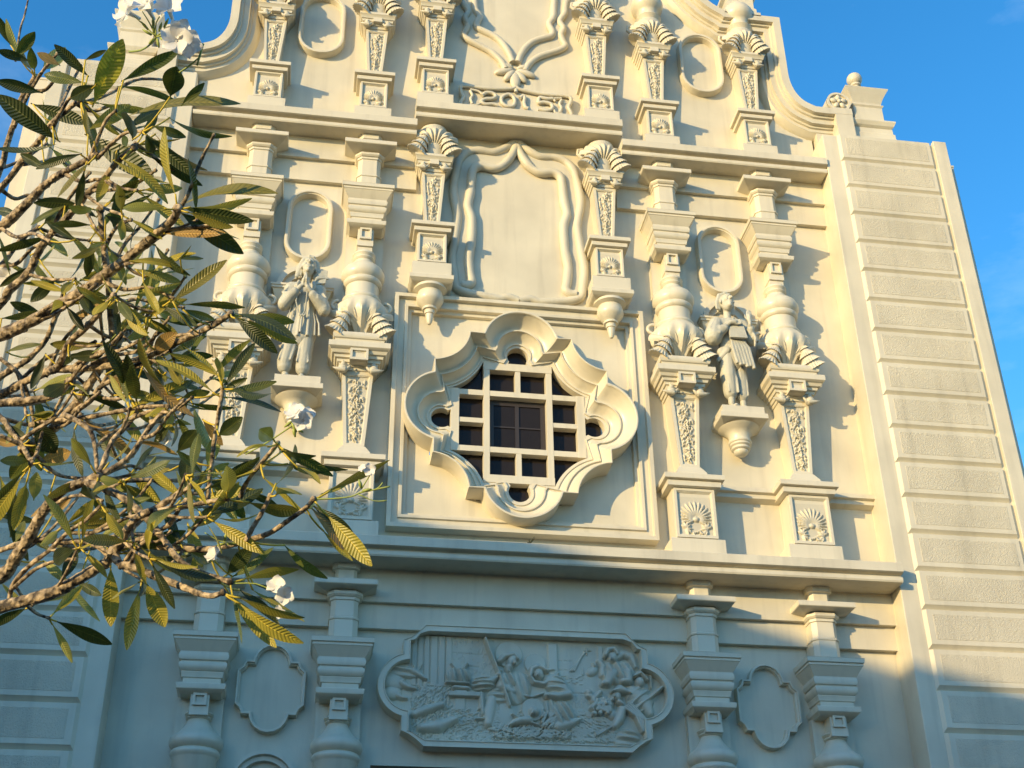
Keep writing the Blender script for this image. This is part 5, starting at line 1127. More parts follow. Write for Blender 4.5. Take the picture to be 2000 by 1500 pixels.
(17,"d",(-2.746,-10.979,3.452),(-2.634,-10.915,3.428),(0.507,-0.688,0.519),0.024),
(3,"d",(-3.146,-11.136,4.624),(-3.162,-11.238,4.614),(-0.892,0.184,-0.414),0.034),
(2,"d",(-3.387,-11.108,4.619),(-3.536,-11.071,4.564),(0.405,0.464,-0.788),0.029),
(2,"d",(-3.58,-10.789,4.793),(-3.685,-10.776,4.865),(-0.455,0.477,-0.752),0.034),
(5,"g",(-3.255,-11.074,4.504),(-3.254,-11.002,4.383),(0.987,0.133,0.088),0.034),
(2,"d",(-3.377,-11.073,4.581),(-3.398,-10.979,4.474),(0.974,0.225,0.008),0.026),
(25,"d",(-3.65,-10.729,4.618),(-3.765,-10.641,4.698),(-0.127,0.569,-0.813),0.033),
(5,"g",(-3.452,-10.911,4.544),(-3.57,-10.862,4.479),(0.452,-0.088,-0.888),0.026),
(5,"d",(-3.326,-11.035,4.373),(-3.442,-11.097,4.317),(-0.203,0.836,-0.509),0.026),
(6,"d",(-3.235,-10.899,4.169),(-3.209,-10.877,4.03),(0.845,0.483,0.231),0.026),
(6,"y",(-3.237,-10.977,4.085),(-3.334,-11.051,4.107),(-0.491,0.407,-0.77),0.025),
(8,"y",(-3.114,-10.912,4.094),(-3.046,-10.973,4.126),(-0.685,-0.469,0.558),0.021),
(8,"d",(-3.09,-11.042,4.011),(-3.017,-10.954,4.008),(0.741,-0.609,0.282),0.021),
(8,"g",(-3.091,-11.077,3.991),(-3.174,-10.967,4.015),(-0.012,0.207,-0.978),0.025),
(13,"g",(-3.484,-10.568,3.704),(-3.564,-10.642,3.661),(0.061,0.457,-0.888),0.034),
(13,"a",(-3.556,-10.483,3.803),(-3.637,-10.469,3.825),(-0.173,0.414,-0.893),0.029)]
FLOWERS = [((-3.169,-11.573,4.877),(-0.001,-0.049,0.042),0.103),((-3.094,-11.578,4.865),(0.038,-0.055,0.041),0.087),((-3.228,-11.537,4.872),(-0.063,-0.012,-0.003),0.084),((-3.145,-11.554,4.937),(0.005,-0.05,0.042),0.084),((-3.059,-11.545,4.761),(0.069,-0.019,-0.027),0.083),((-3.02,-11.529,4.764),(0.071,-0.005,-0.05),0.073),((-3.053,-11.548,4.804),(0.067,-0.035,0.001),0.060),((-2.582,-11.46,3.457),(-0.021,-0.044,0.04),0.049),((-2.561,-11.453,3.439),(0.048,-0.013,-0.03),0.049),((-2.55,-11.445,3.461),(0.056,-0.038,0.009),0.038),((-3.034,-10.805,3.762),(0.011,-0.055,0.048),0.058),((-3.019,-10.783,3.721),(0.02,0.014,-0.068),0.048),((-2.995,-10.82,3.776),(0.069,-0.028,-0.011),0.041),((-2.605,-11.156,3.055),(0.008,-0.051,0.043),0.047),((-2.579,-11.145,3.03),(0.059,-0.022,-0.018),0.044),((-2.588,-11.12,2.992),(0.005,0.01,-0.058),0.032),((-2.796,-11.078,3.174),(-0.024,-0.031,0.018),0.042),((-3.706,-10.536,4.474),(0.018,0.02,-0.077),0.065),((-3.207,-10.89,4.146),(-0.066,-0.014,0.001),0.042),((-2.366,-11.456,3.294),(0.034,-0.017,-0.019),0.029),((-2.729,-11.114,3.214),(-0.003,-0.049,0.043),0.024),((-2.386,-11.455,3.298),(-0.031,-0.031,0.021),0.020)]
STALKS = [[(-3.246,-11.335,4.894,0.0039),(-3.199,-11.382,4.861,0.0035),(-3.151,-11.474,4.806,0.0034),(-3.129,-11.526,4.788,0.0042)],
[(-3.129,-11.526,4.788,0.0033),(-3.153,-11.545,4.827,0.0021),(-3.179,-11.561,4.860,0.0017)],
[(-3.129,-11.526,4.788,0.0033),(-3.132,-11.549,4.827,0.0021),(-3.110,-11.572,4.859,0.0017)],
[(-3.129,-11.526,4.788,0.0033),(-3.173,-11.540,4.823,0.0021),(-3.204,-11.549,4.846,0.0017)],
[(-3.129,-11.526,4.788,0.0033),(-3.088,-11.534,4.790,0.0021),(-3.062,-11.531,4.779,0.0017)],
[(-3.129,-11.526,4.788,0.0033),(-3.098,-11.543,4.808,0.0021),(-3.069,-11.546,4.805,0.0017)],
[(-3.047,-11.478,4.687,0.0033),(-3.015,-11.495,4.707,0.0033),(-2.981,-11.516,4.732,0.0025)],
[(-2.991,-11.499,4.706,0.0033),(-2.976,-11.538,4.768,0.0042)],
[(-2.724,-11.244,3.430,0.0023),(-2.664,-11.315,3.434,0.0022),(-2.613,-11.385,3.439,0.0022),(-2.589,-11.416,3.444,0.0029)],
[(-2.589,-11.416,3.444,0.0022),(-2.576,-11.447,3.453,0.0015)],
[(-2.589,-11.416,3.444,0.0022),(-2.564,-11.442,3.442,0.0015)],
[(-2.516,-11.391,3.226,0.0029),(-2.463,-11.400,3.226,0.0025),(-2.413,-11.410,3.231,0.0025),(-2.389,-11.420,3.240,0.0022)],
[(-2.389,-11.420,3.240,0.0022),(-2.358,-11.428,3.245,0.0022),(-2.306,-11.442,3.254,0.0029)],
[(-2.389,-11.420,3.240,0.0022),(-2.344,-11.432,3.248,0.0022),(-2.327,-11.444,3.264,0.0022)],
[(-2.393,-11.417,3.237,0.0022),(-2.349,-11.414,3.220,0.0014),(-2.313,-11.420,3.220,0.0022)],
[(-2.385,-11.426,3.249,0.0022),(-2.370,-11.443,3.273,0.0018),(-2.357,-11.456,3.292,0.0014)],
[(-3.300,-10.795,4.012,0.0017),(-3.242,-10.826,4.049,0.0017),(-3.187,-10.871,4.108,0.0022),(-3.181,-10.890,4.138,0.0017)],
[(-2.743,-11.138,3.063,0.0022),(-2.663,-11.151,3.062,0.0022),(-2.606,-11.146,3.039,0.0018)],
[(-2.828,-11.109,3.232,0.0015),(-2.789,-11.103,3.213,0.0015),(-2.758,-11.104,3.206,0.0015)]]
BUDS = [((-3.138,-11.535,4.805),(-0.006,-0.011,0.02)),((-3.119,-11.54,4.808),(0.005,-0.013,0.02)),((-3.151,-11.528,4.797),(-0.024,-0.004,0.012)),((-3.108,-11.534,4.796),(0.022,-0.012,0.014)),((-3.123,-11.52,4.777),(0.006,0.011,-0.02)),((-3.14,-11.519,4.78),(-0.011,0.009,-0.012)),((-3.11,-11.525,4.782),(0.021,0.002,-0.008)),((-3.103,-11.549,4.819),(0.01,-0.014,0.02)),((-3.14,-11.545,4.823),(-0.004,-0.011,0.02)),((-3.162,-11.536,4.814),(-0.02,-0.008,0.018)),((-2.589,-11.425,3.439),(0.012,0.009,-0.018)),((-2.598,-11.427,3.444),(-0.015,0.009,-0.01)),((-2.577,-11.422,3.431),(0.019,0.003,-0.011)),((-2.585,-11.418,3.427),(0.005,0.01,-0.018)),((-3.186,-10.894,4.145),(-0.011,-0.011,0.021)),((-3.168,-10.891,4.136),(0.01,-0.014,0.021)),((-3.197,-10.883,4.131),(-0.024,0.004,0)),((-3.174,-10.879,4.118),(0.025,-0,-0.007)),((-2.767,-11.109,3.216),(0.005,-0.012,0.018)),((-2.754,-11.103,3.203),(0.021,-0.003,-0)),((-2.771,-11.1,3.203),(-0.02,0.006,-0.005)),((-2.387,-11.429,3.255),(-0.007,-0.009,0.017)),((-2.376,-11.425,3.245),(0.02,-0.005,0.003))]
TWIGS = [[(-3.541,-10.712,4.174,0.0063),(-3.463,-10.773,4.166,0.0054),(-3.388,-10.844,4.176,0.0049)],
[(-3.390,-10.644,3.982,0.0062),(-3.344,-10.633,4.069,0.0054),(-3.298,-10.633,4.176,0.0049)],
[(-3.111,-10.861,3.973,0.0060),(-3.044,-10.887,3.931,0.0052),(-2.980,-10.923,3.907,0.0047)],
[(-3.310,-10.703,4.009,0.0062),(-3.275,-10.654,3.974,0.0053),(-3.241,-10.616,3.956,0.0049)],
[(-3.401,-10.632,4.039,0.0063),(-3.336,-10.548,4.015,0.0054),(-3.271,-10.474,4.009,0.0049)],
[(-3.435,-10.684,3.213,0.0057),(-3.423,-10.577,3.209,0.0048),(-3.411,-10.478,3.220,0.0044)],
[(-3.330,-10.598,3.399,0.0059),(-3.297,-10.502,3.428,0.0051),(-3.264,-10.418,3.473,0.0046)],
[(-3.437,-11.068,4.893,0.0064),(-3.374,-10.987,4.885,0.0055),(-3.310,-10.917,4.895,0.0050)],
[(-3.373,-10.997,4.528,0.0062),(-3.292,-11.062,4.430,0.0053),(-3.214,-11.137,4.351,0.0049)],
[(-3.303,-10.902,4.387,0.0062),(-3.266,-10.843,4.395,0.0054),(-3.230,-10.794,4.422,0.0049)],
[(-3.605,-10.447,4.103,0.0065),(-3.568,-10.491,3.986,0.0056),(-3.532,-10.548,3.890,0.0051)],
[(-3.203,-10.705,3.348,0.0058),(-3.116,-10.732,3.270,0.0049),(-3.033,-10.768,3.210,0.0045)],
[(-3.393,-10.960,4.524,0.0063),(-3.334,-10.974,4.418,0.0054),(-3.279,-10.999,4.333,0.0049)],
[(-3.683,-10.366,4.064,0.0066),(-3.635,-10.323,4.090,0.0056),(-3.588,-10.291,4.135,0.0052)],
[(-3.269,-10.702,4.045,0.0062),(-3.194,-10.629,4.074,0.0054),(-3.118,-10.568,4.121,0.0049)],
[(-2.967,-11.033,3.120,0.0053),(-2.930,-11.007,3.164,0.0045),(-2.894,-10.992,3.223,0.0041)],
[(-3.029,-10.946,3.969,0.0060),(-2.995,-10.841,3.922,0.0051),(-2.962,-10.745,3.891,0.0047)],
[(-3.187,-10.884,3.471,0.0057),(-3.135,-10.973,3.430,0.0048),(-3.087,-11.071,3.405,0.0044)],
[(-3.623,-10.562,4.690,0.0068),(-3.536,-10.518,4.688,0.0058),(-3.448,-10.486,4.705,0.0053)],
[(-2.987,-11.075,3.305,0.0054),(-2.901,-11.130,3.267,0.0046),(-2.819,-11.193,3.244,0.0042)],
[(-3.309,-11.059,4.560,0.0062),(-3.242,-11.103,4.491,0.0053),(-3.177,-11.158,4.441,0.0049)],
[(-3.078,-10.978,3.251,0.0054),(-3.024,-11.054,3.182,0.0046),(-2.973,-11.139,3.130,0.0042)],
[(-2.938,-11.120,3.297,0.0053),(-2.908,-11.216,3.298,0.0045),(-2.880,-11.319,3.314,0.0042)],
[(-3.276,-10.786,3.730,0.0059),(-3.235,-10.742,3.748,0.0051),(-3.195,-10.710,3.783,0.0047)],
[(-3.314,-10.821,3.276,0.0056),(-3.262,-10.852,3.258,0.0048),(-3.213,-10.893,3.257,0.0044)],
[(-3.080,-11.144,4.298,0.0059),(-3.021,-11.165,4.295,0.0051),(-2.963,-11.197,4.310,0.0047)],
[(-3.000,-10.924,3.755,0.0058),(-2.945,-10.885,3.822,0.0050),(-2.889,-10.858,3.909,0.0046)],
[(-2.973,-11.010,3.268,0.0054),(-2.927,-10.910,3.283,0.0046),(-2.879,-10.820,3.313,0.0042)],
[(-3.170,-10.772,3.979,0.0061),(-3.109,-10.826,3.962,0.0053),(-3.051,-10.891,3.963,0.0048)],
[(-3.397,-10.723,4.090,0.0062),(-3.328,-10.739,4.072,0.0053),(-3.260,-10.766,4.072,0.0049)],
[(-3.397,-10.683,3.154,0.0056),(-3.365,-10.622,3.141,0.0048),(-3.333,-10.570,3.145,0.0044)],
[(-3.504,-10.497,4.382,0.0067),(-3.445,-10.519,4.421,0.0057),(-3.387,-10.553,4.480,0.0052)],
[(-3.245,-10.730,4.086,0.0062),(-3.210,-10.796,4.095,0.0054),(-3.177,-10.872,4.122,0.0049)],
[(-3.828,-10.504,5.001,0.0070),(-3.760,-10.471,5.086,0.0060),(-3.691,-10.451,5.193,0.0055)],
[(-3.641,-10.500,3.957,0.0063),(-3.573,-10.465,3.974,0.0054),(-3.505,-10.441,4.010,0.0050)],
[(-3.117,-10.812,3.795,0.0060),(-3.087,-10.805,3.855,0.0051),(-3.057,-10.810,3.934,0.0047)],
[(-3.051,-10.700,3.593,0.0060),(-3.010,-10.627,3.601,0.0051),(-2.969,-10.565,3.628,0.0047)],
[(-3.082,-10.941,3.397,0.0056),(-3.058,-10.992,3.297,0.0048),(-3.036,-11.053,3.215,0.0044)],
[(-3.425,-10.539,3.425,0.0060),(-3.371,-10.612,3.407,0.0051),(-3.319,-10.694,3.406,0.0047)],
[(-3.200,-10.866,3.517,0.0057),(-3.154,-10.844,3.522,0.0049),(-3.109,-10.832,3.543,0.0045)],
[(-3.181,-10.851,3.643,0.0058),(-3.171,-10.771,3.637,0.0050),(-3.161,-10.702,3.647,0.0046)],
[(-3.586,-10.710,4.375,0.0064),(-3.485,-10.779,4.312,0.0055),(-3.388,-10.859,4.267,0.0050)],
[(-3.323,-10.479,3.690,0.0062),(-3.217,-10.555,3.622,0.0054),(-3.117,-10.642,3.573,0.0049)],
[(-3.224,-10.992,4.123,0.0060),(-3.161,-10.956,4.108,0.0051),(-3.099,-10.930,4.109,0.0047)],
[(-3.256,-10.768,4.150,0.0062),(-3.170,-10.756,4.074,0.0054),(-3.086,-10.755,4.017,0.0049)],
[(-2.941,-10.964,3.240,0.0054),(-2.888,-11.029,3.252,0.0047),(-2.836,-11.104,3.280,0.0043)],
[(-3.666,-10.306,4.221,0.0067),(-3.644,-10.225,4.181,0.0058),(-3.623,-10.156,4.160,0.0053)],
[(-3.277,-10.902,4.111,0.0061),(-3.279,-10.804,4.099,0.0052),(-3.282,-10.715,4.103,0.0048)],
[(-3.211,-11.003,4.255,0.0061),(-3.171,-10.999,4.219,0.0052),(-3.132,-11.005,4.200,0.0048)],
[(-3.165,-10.833,3.687,0.0059),(-3.148,-10.853,3.714,0.0050),(-3.132,-10.882,3.758,0.0046)],
[(-3.690,-10.592,4.313,0.0065),(-3.683,-10.563,4.369,0.0056),(-3.678,-10.546,4.445,0.0051)],
[(-3.298,-10.740,3.167,0.0056),(-3.254,-10.834,3.194,0.0048),(-3.212,-10.937,3.236,0.0044)],
[(-3.107,-10.804,3.975,0.0074),(-3.028,-10.846,4.030,0.0066),(-2.948,-10.892,4.093,0.0057),(-2.863,-10.916,4.116,0.0048)],
[(-3.323,-10.702,3.825,0.0074),(-3.286,-10.615,3.834,0.0065),(-3.249,-10.548,3.876,0.0057),(-3.211,-10.486,3.930,0.0048)],
[(-3.283,-10.846,4.288,0.0076),(-3.239,-10.883,4.412,0.0067),(-3.191,-10.895,4.494,0.0058),(-3.141,-10.918,4.596,0.0049)],
[(-3.080,-10.902,3.642,0.0070),(-3.025,-11.002,3.609,0.0062),(-2.974,-11.124,3.613,0.0054),(-2.923,-11.239,3.601,0.0045)],
[(-3.441,-10.553,3.845,0.0076),(-3.370,-10.649,3.812,0.0067),(-3.304,-10.767,3.820,0.0058),(-3.237,-10.880,3.813,0.0049)],
[(-3.195,-10.775,3.975,0.0074),(-3.104,-10.878,3.983,0.0066),(-3.016,-10.979,3.987,0.0057),(-2.924,-11.060,3.953,0.0048)],
[(-3.265,-10.796,4.200,0.0076),(-3.189,-10.798,4.243,0.0067),(-3.109,-10.777,4.245,0.0058),(-3.025,-10.756,4.251,0.0049)],
[(-3.613,-10.822,4.924,0.0081),(-3.585,-10.797,5.021,0.0071),(-3.561,-10.799,5.165,0.0062),(-3.533,-10.798,5.308,0.0052)],
[(-3.750,-10.714,5.212,0.0084),(-3.698,-10.742,5.206,0.0075),(-3.647,-10.768,5.199,0.0065),(-3.598,-10.822,5.237,0.0055)],
[(-3.104,-10.935,3.214,0.0066),(-3.056,-10.948,3.305,0.0058),(-3.005,-10.945,3.367,0.0051),(-2.950,-10.937,3.424,0.0043)],
[(-3.785,-10.587,4.840,0.0083),(-3.734,-10.550,4.827,0.0073),(-3.686,-10.539,4.858,0.0064),(-3.633,-10.506,4.853,0.0054)],
[(-3.516,-10.819,4.431,0.0077),(-3.474,-10.886,4.528,0.0068),(-3.429,-10.932,4.592,0.0059),(-3.381,-10.973,4.646,0.0050)],
[(-3.220,-10.767,3.554,0.0071),(-3.173,-10.748,3.599,0.0063),(-3.125,-10.720,3.631,0.0054),(-3.072,-10.674,3.634,0.0046)],
[(-3.534,-10.340,3.906,0.0079),(-3.478,-10.391,3.992,0.0070),(-3.422,-10.450,4.091,0.0061),(-3.360,-10.483,4.147,0.0051)],
[(-3.143,-10.723,3.557,0.0072),(-3.099,-10.688,3.668,0.0063),(-3.052,-10.653,3.779,0.0055),(-2.998,-10.595,3.856,0.0046)],
[(-3.370,-10.683,3.478,0.0071),(-3.304,-10.768,3.479,0.0063),(-3.238,-10.840,3.457,0.0055),(-3.170,-10.902,3.413,0.0046)],
[(-3.475,-11.008,4.935,0.0079),(-3.409,-11.001,4.906,0.0069),(-3.345,-11.020,4.922,0.0060),(-3.279,-11.030,4.923,0.0051)],
[(-3.078,-10.956,3.169,0.0065),(-3.037,-11.017,3.205,0.0058),(-2.995,-11.069,3.228,0.0050),(-2.951,-11.107,3.225,0.0042)],
[(-3.112,-10.853,3.784,0.0072),(-3.063,-10.787,3.832,0.0063),(-3.014,-10.746,3.921,0.0055),(-2.959,-10.690,3.987,0.0046)],
[(-3.057,-10.918,3.695,0.0070),(-2.988,-10.852,3.754,0.0062),(-2.918,-10.802,3.838,0.0054),(-2.844,-10.763,3.947,0.0045)],
[(-3.132,-11.073,4.272,0.0073),(-3.053,-11.141,4.298,0.0064),(-2.972,-11.187,4.287,0.0056),(-2.890,-11.233,4.273,0.0047)],
[(-3.372,-11.064,4.608,0.0075),(-3.341,-11.130,4.661,0.0066),(-3.310,-11.192,4.705,0.0058),(-3.275,-11.234,4.714,0.0049)],
[(-3.208,-11.181,4.627,0.0074),(-3.147,-11.129,4.617,0.0066),(-3.085,-11.079,4.609,0.0057),(-3.022,-11.050,4.639,0.0048)],
[(-3.397,-10.577,3.871,0.0076),(-3.376,-10.566,3.916,0.0067),(-3.356,-10.575,3.992,0.0058),(-3.332,-10.560,4.030,0.0049)],
[(-3.478,-10.580,3.703,0.0074),(-3.470,-10.565,3.732,0.0066),(-3.464,-10.572,3.800,0.0057),(-3.458,-10.581,3.871,0.0048)],
[(-3.347,-10.855,4.203,0.0075),(-3.277,-10.941,4.228,0.0066),(-3.206,-11.015,4.233,0.0057),(-3.133,-11.075,4.212,0.0048)],
[(-3.328,-11.134,4.582,0.0074),(-3.278,-11.185,4.613,0.0066),(-3.227,-11.227,4.630,0.0057),(-3.173,-11.253,4.617,0.0048)],
[(-2.942,-11.115,3.330,0.0065),(-2.905,-11.120,3.360,0.0057),(-2.864,-11.106,3.358,0.0050),(-2.825,-11.110,3.388,0.0042)],
[(-3.523,-10.586,3.773,0.0075),(-3.468,-10.615,3.806,0.0066),(-3.413,-10.644,3.839,0.0057),(-3.359,-10.697,3.912,0.0048)],
[(-3.135,-10.828,3.748,0.0072),(-3.062,-10.904,3.741,0.0063),(-2.990,-10.965,3.711,0.0055),(-2.921,-11.052,3.718,0.0046)],
[(-3.560,-10.895,4.901,0.0080),(-3.517,-10.982,4.914,0.0070),(-3.474,-11.061,4.912,0.0061),(-3.428,-11.121,4.876,0.0052)],
[(-3.724,-10.682,4.590,0.0080),(-3.640,-10.756,4.500,0.0070),(-3.560,-10.854,4.450,0.0061),(-3.479,-10.934,4.366,0.0052)],
[(-3.007,-10.983,3.303,0.0066),(-2.947,-10.943,3.374,0.0059),(-2.881,-10.888,3.417,0.0051),(-2.810,-10.825,3.449,0.0043)],
[(-3.177,-10.731,4.198,0.0077),(-3.153,-10.731,4.273,0.0068),(-3.132,-10.756,4.392,0.0059),(-3.107,-10.768,4.487,0.0050)],
[(-3.291,-10.926,4.227,0.0074),(-3.200,-10.960,4.172,0.0066),(-3.112,-11.013,4.151,0.0057),(-3.021,-11.046,4.093,0.0048)],
[(-3.259,-10.887,3.306,0.0067),(-3.162,-10.923,3.300,0.0059),(-3.069,-10.979,3.328,0.0051),(-2.971,-11.018,3.326,0.0043)],
[(-3.740,-10.523,4.527,0.0081),(-3.668,-10.577,4.508,0.0072),(-3.600,-10.655,4.531,0.0062),(-3.529,-10.714,4.519,0.0053)],
[(-3.436,-10.593,3.958,0.0076),(-3.406,-10.550,4.034,0.0067),(-3.372,-10.485,4.071,0.0058),(-3.337,-10.439,4.146,0.0049)],
[(-3.064,-10.912,3.274,0.0067),(-3.021,-10.954,3.273,0.0059),(-2.977,-10.983,3.249,0.0051),(-2.935,-11.034,3.262,0.0043)],
[(-3.038,-11.204,4.308,0.0072),(-2.997,-11.259,4.353,0.0063),(-2.960,-11.336,4.437,0.0055),(-2.920,-11.403,4.502,0.0046)],
[(-3.495,-10.482,3.398,0.0073),(-3.438,-10.455,3.457,0.0064),(-3.382,-10.443,3.540,0.0056),(-3.324,-10.446,3.651,0.0047)],
[(-3.241,-10.787,3.658,0.0071),(-3.183,-10.761,3.739,0.0063),(-3.119,-10.711,3.780,0.0055),(-3.053,-10.672,3.843,0.0046)],
[(-3.614,-10.567,3.865,0.0075),(-3.522,-10.504,3.876,0.0067),(-3.431,-10.465,3.927,0.0058),(-3.331,-10.405,3.946,0.0049)],
[(-3.243,-10.666,3.392,0.0071),(-3.168,-10.715,3.425,0.0063),(-3.096,-10.771,3.470,0.0054),(-3.023,-10.846,3.546,0.0046)],
[(-3.276,-10.684,3.939,0.0075),(-3.244,-10.699,4.026,0.0066),(-3.214,-10.735,4.150,0.0058),(-3.180,-10.751,4.240,0.0049)],
[(-3.689,-10.703,4.876,0.0082),(-3.650,-10.638,4.943,0.0072),(-3.609,-10.579,5.017,0.0063),(-3.560,-10.489,5.046,0.0053)],
[(-3.495,-10.539,4.055,0.0078),(-3.452,-10.611,4.139,0.0069),(-3.407,-10.663,4.188,0.0060),(-3.360,-10.709,4.227,0.0050)],
[(-3.041,-11.004,3.166,0.0065),(-3.017,-11.050,3.202,0.0057),(-2.991,-11.083,3.217,0.0050),(-2.967,-11.138,3.269,0.0042)],
[(-3.776,-10.627,5.112,0.0085),(-3.719,-10.733,5.192,0.0075),(-3.661,-10.820,5.239,0.0065),(-3.600,-10.897,5.266,0.0055)],
[(-3.463,-10.981,4.626,0.0076),(-3.390,-11.014,4.571,0.0067),(-3.320,-11.065,4.548,0.0059),(-3.247,-11.094,4.484,0.0049)],
[(-3.332,-10.823,4.116,0.0075),(-3.289,-10.784,4.104,0.0066),(-3.247,-10.753,4.105,0.0057),(-3.205,-10.740,4.138,0.0048)],
[(-3.314,-10.646,3.926,0.0075),(-3.247,-10.719,3.883,0.0067),(-3.182,-10.794,3.843,0.0058),(-3.120,-10.892,3.839,0.0049)],
[(-3.151,-10.720,4.240,0.0077),(-3.096,-10.812,4.198,0.0068),(-3.045,-10.924,4.189,0.0059),(-2.995,-11.042,4.187,0.0050)],
[(-3.542,-10.715,4.179,0.0076),(-3.451,-10.833,4.169,0.0067),(-3.361,-10.930,4.127,0.0058),(-3.274,-11.053,4.121,0.0049)],
[(-3.390,-10.644,3.981,0.0076),(-3.326,-10.736,4.018,0.0067),(-3.261,-10.805,4.014,0.0058),(-3.197,-10.892,4.039,0.0049)],
[(-3.110,-10.854,3.961,0.0073),(-3.088,-10.905,4.023,0.0065),(-3.064,-10.933,4.048,0.0056),(-3.038,-10.962,4.071,0.0047)],
[(-3.311,-10.710,4.022,0.0075),(-3.226,-10.787,4.014,0.0067),(-3.142,-10.857,3.997,0.0058),(-3.061,-10.953,4.020,0.0049)],
[(-3.400,-10.632,4.037,0.0076),(-3.301,-10.759,4.034,0.0068),(-3.202,-10.861,3.989,0.0059),(-3.106,-10.982,3.971,0.0049)],
[(-3.434,-10.677,3.200,0.0069),(-3.367,-10.747,3.235,0.0061),(-3.300,-10.802,3.244,0.0053),(-3.230,-10.848,3.237,0.0044)],
[(-3.330,-10.593,3.391,0.0072),(-3.262,-10.520,3.410,0.0063),(-3.193,-10.461,3.451,0.0055),(-3.115,-10.374,3.448,0.0046)],
[(-3.436,-11.061,4.881,0.0077),(-3.355,-11.030,4.970,0.0068),(-3.271,-11.007,5.072,0.0059),(-3.177,-10.958,5.131,0.0050)],
[(-3.374,-11.006,4.543,0.0076),(-3.288,-11.053,4.514,0.0067),(-3.205,-11.108,4.498,0.0058),(-3.122,-11.183,4.513,0.0049)],
[(-3.302,-10.894,4.373,0.0076),(-3.260,-11.006,4.373,0.0067),(-3.218,-11.100,4.342,0.0058),(-3.173,-11.187,4.295,0.0049)],
[(-3.604,-10.440,4.091,0.0079),(-3.519,-10.499,4.154,0.0070),(-3.432,-10.534,4.176,0.0061),(-3.342,-10.570,4.198,0.0051)],
[(-3.204,-10.710,3.357,0.0070),(-3.121,-10.703,3.391,0.0062),(-3.036,-10.684,3.405,0.0054),(-2.950,-10.690,3.461,0.0045)]]
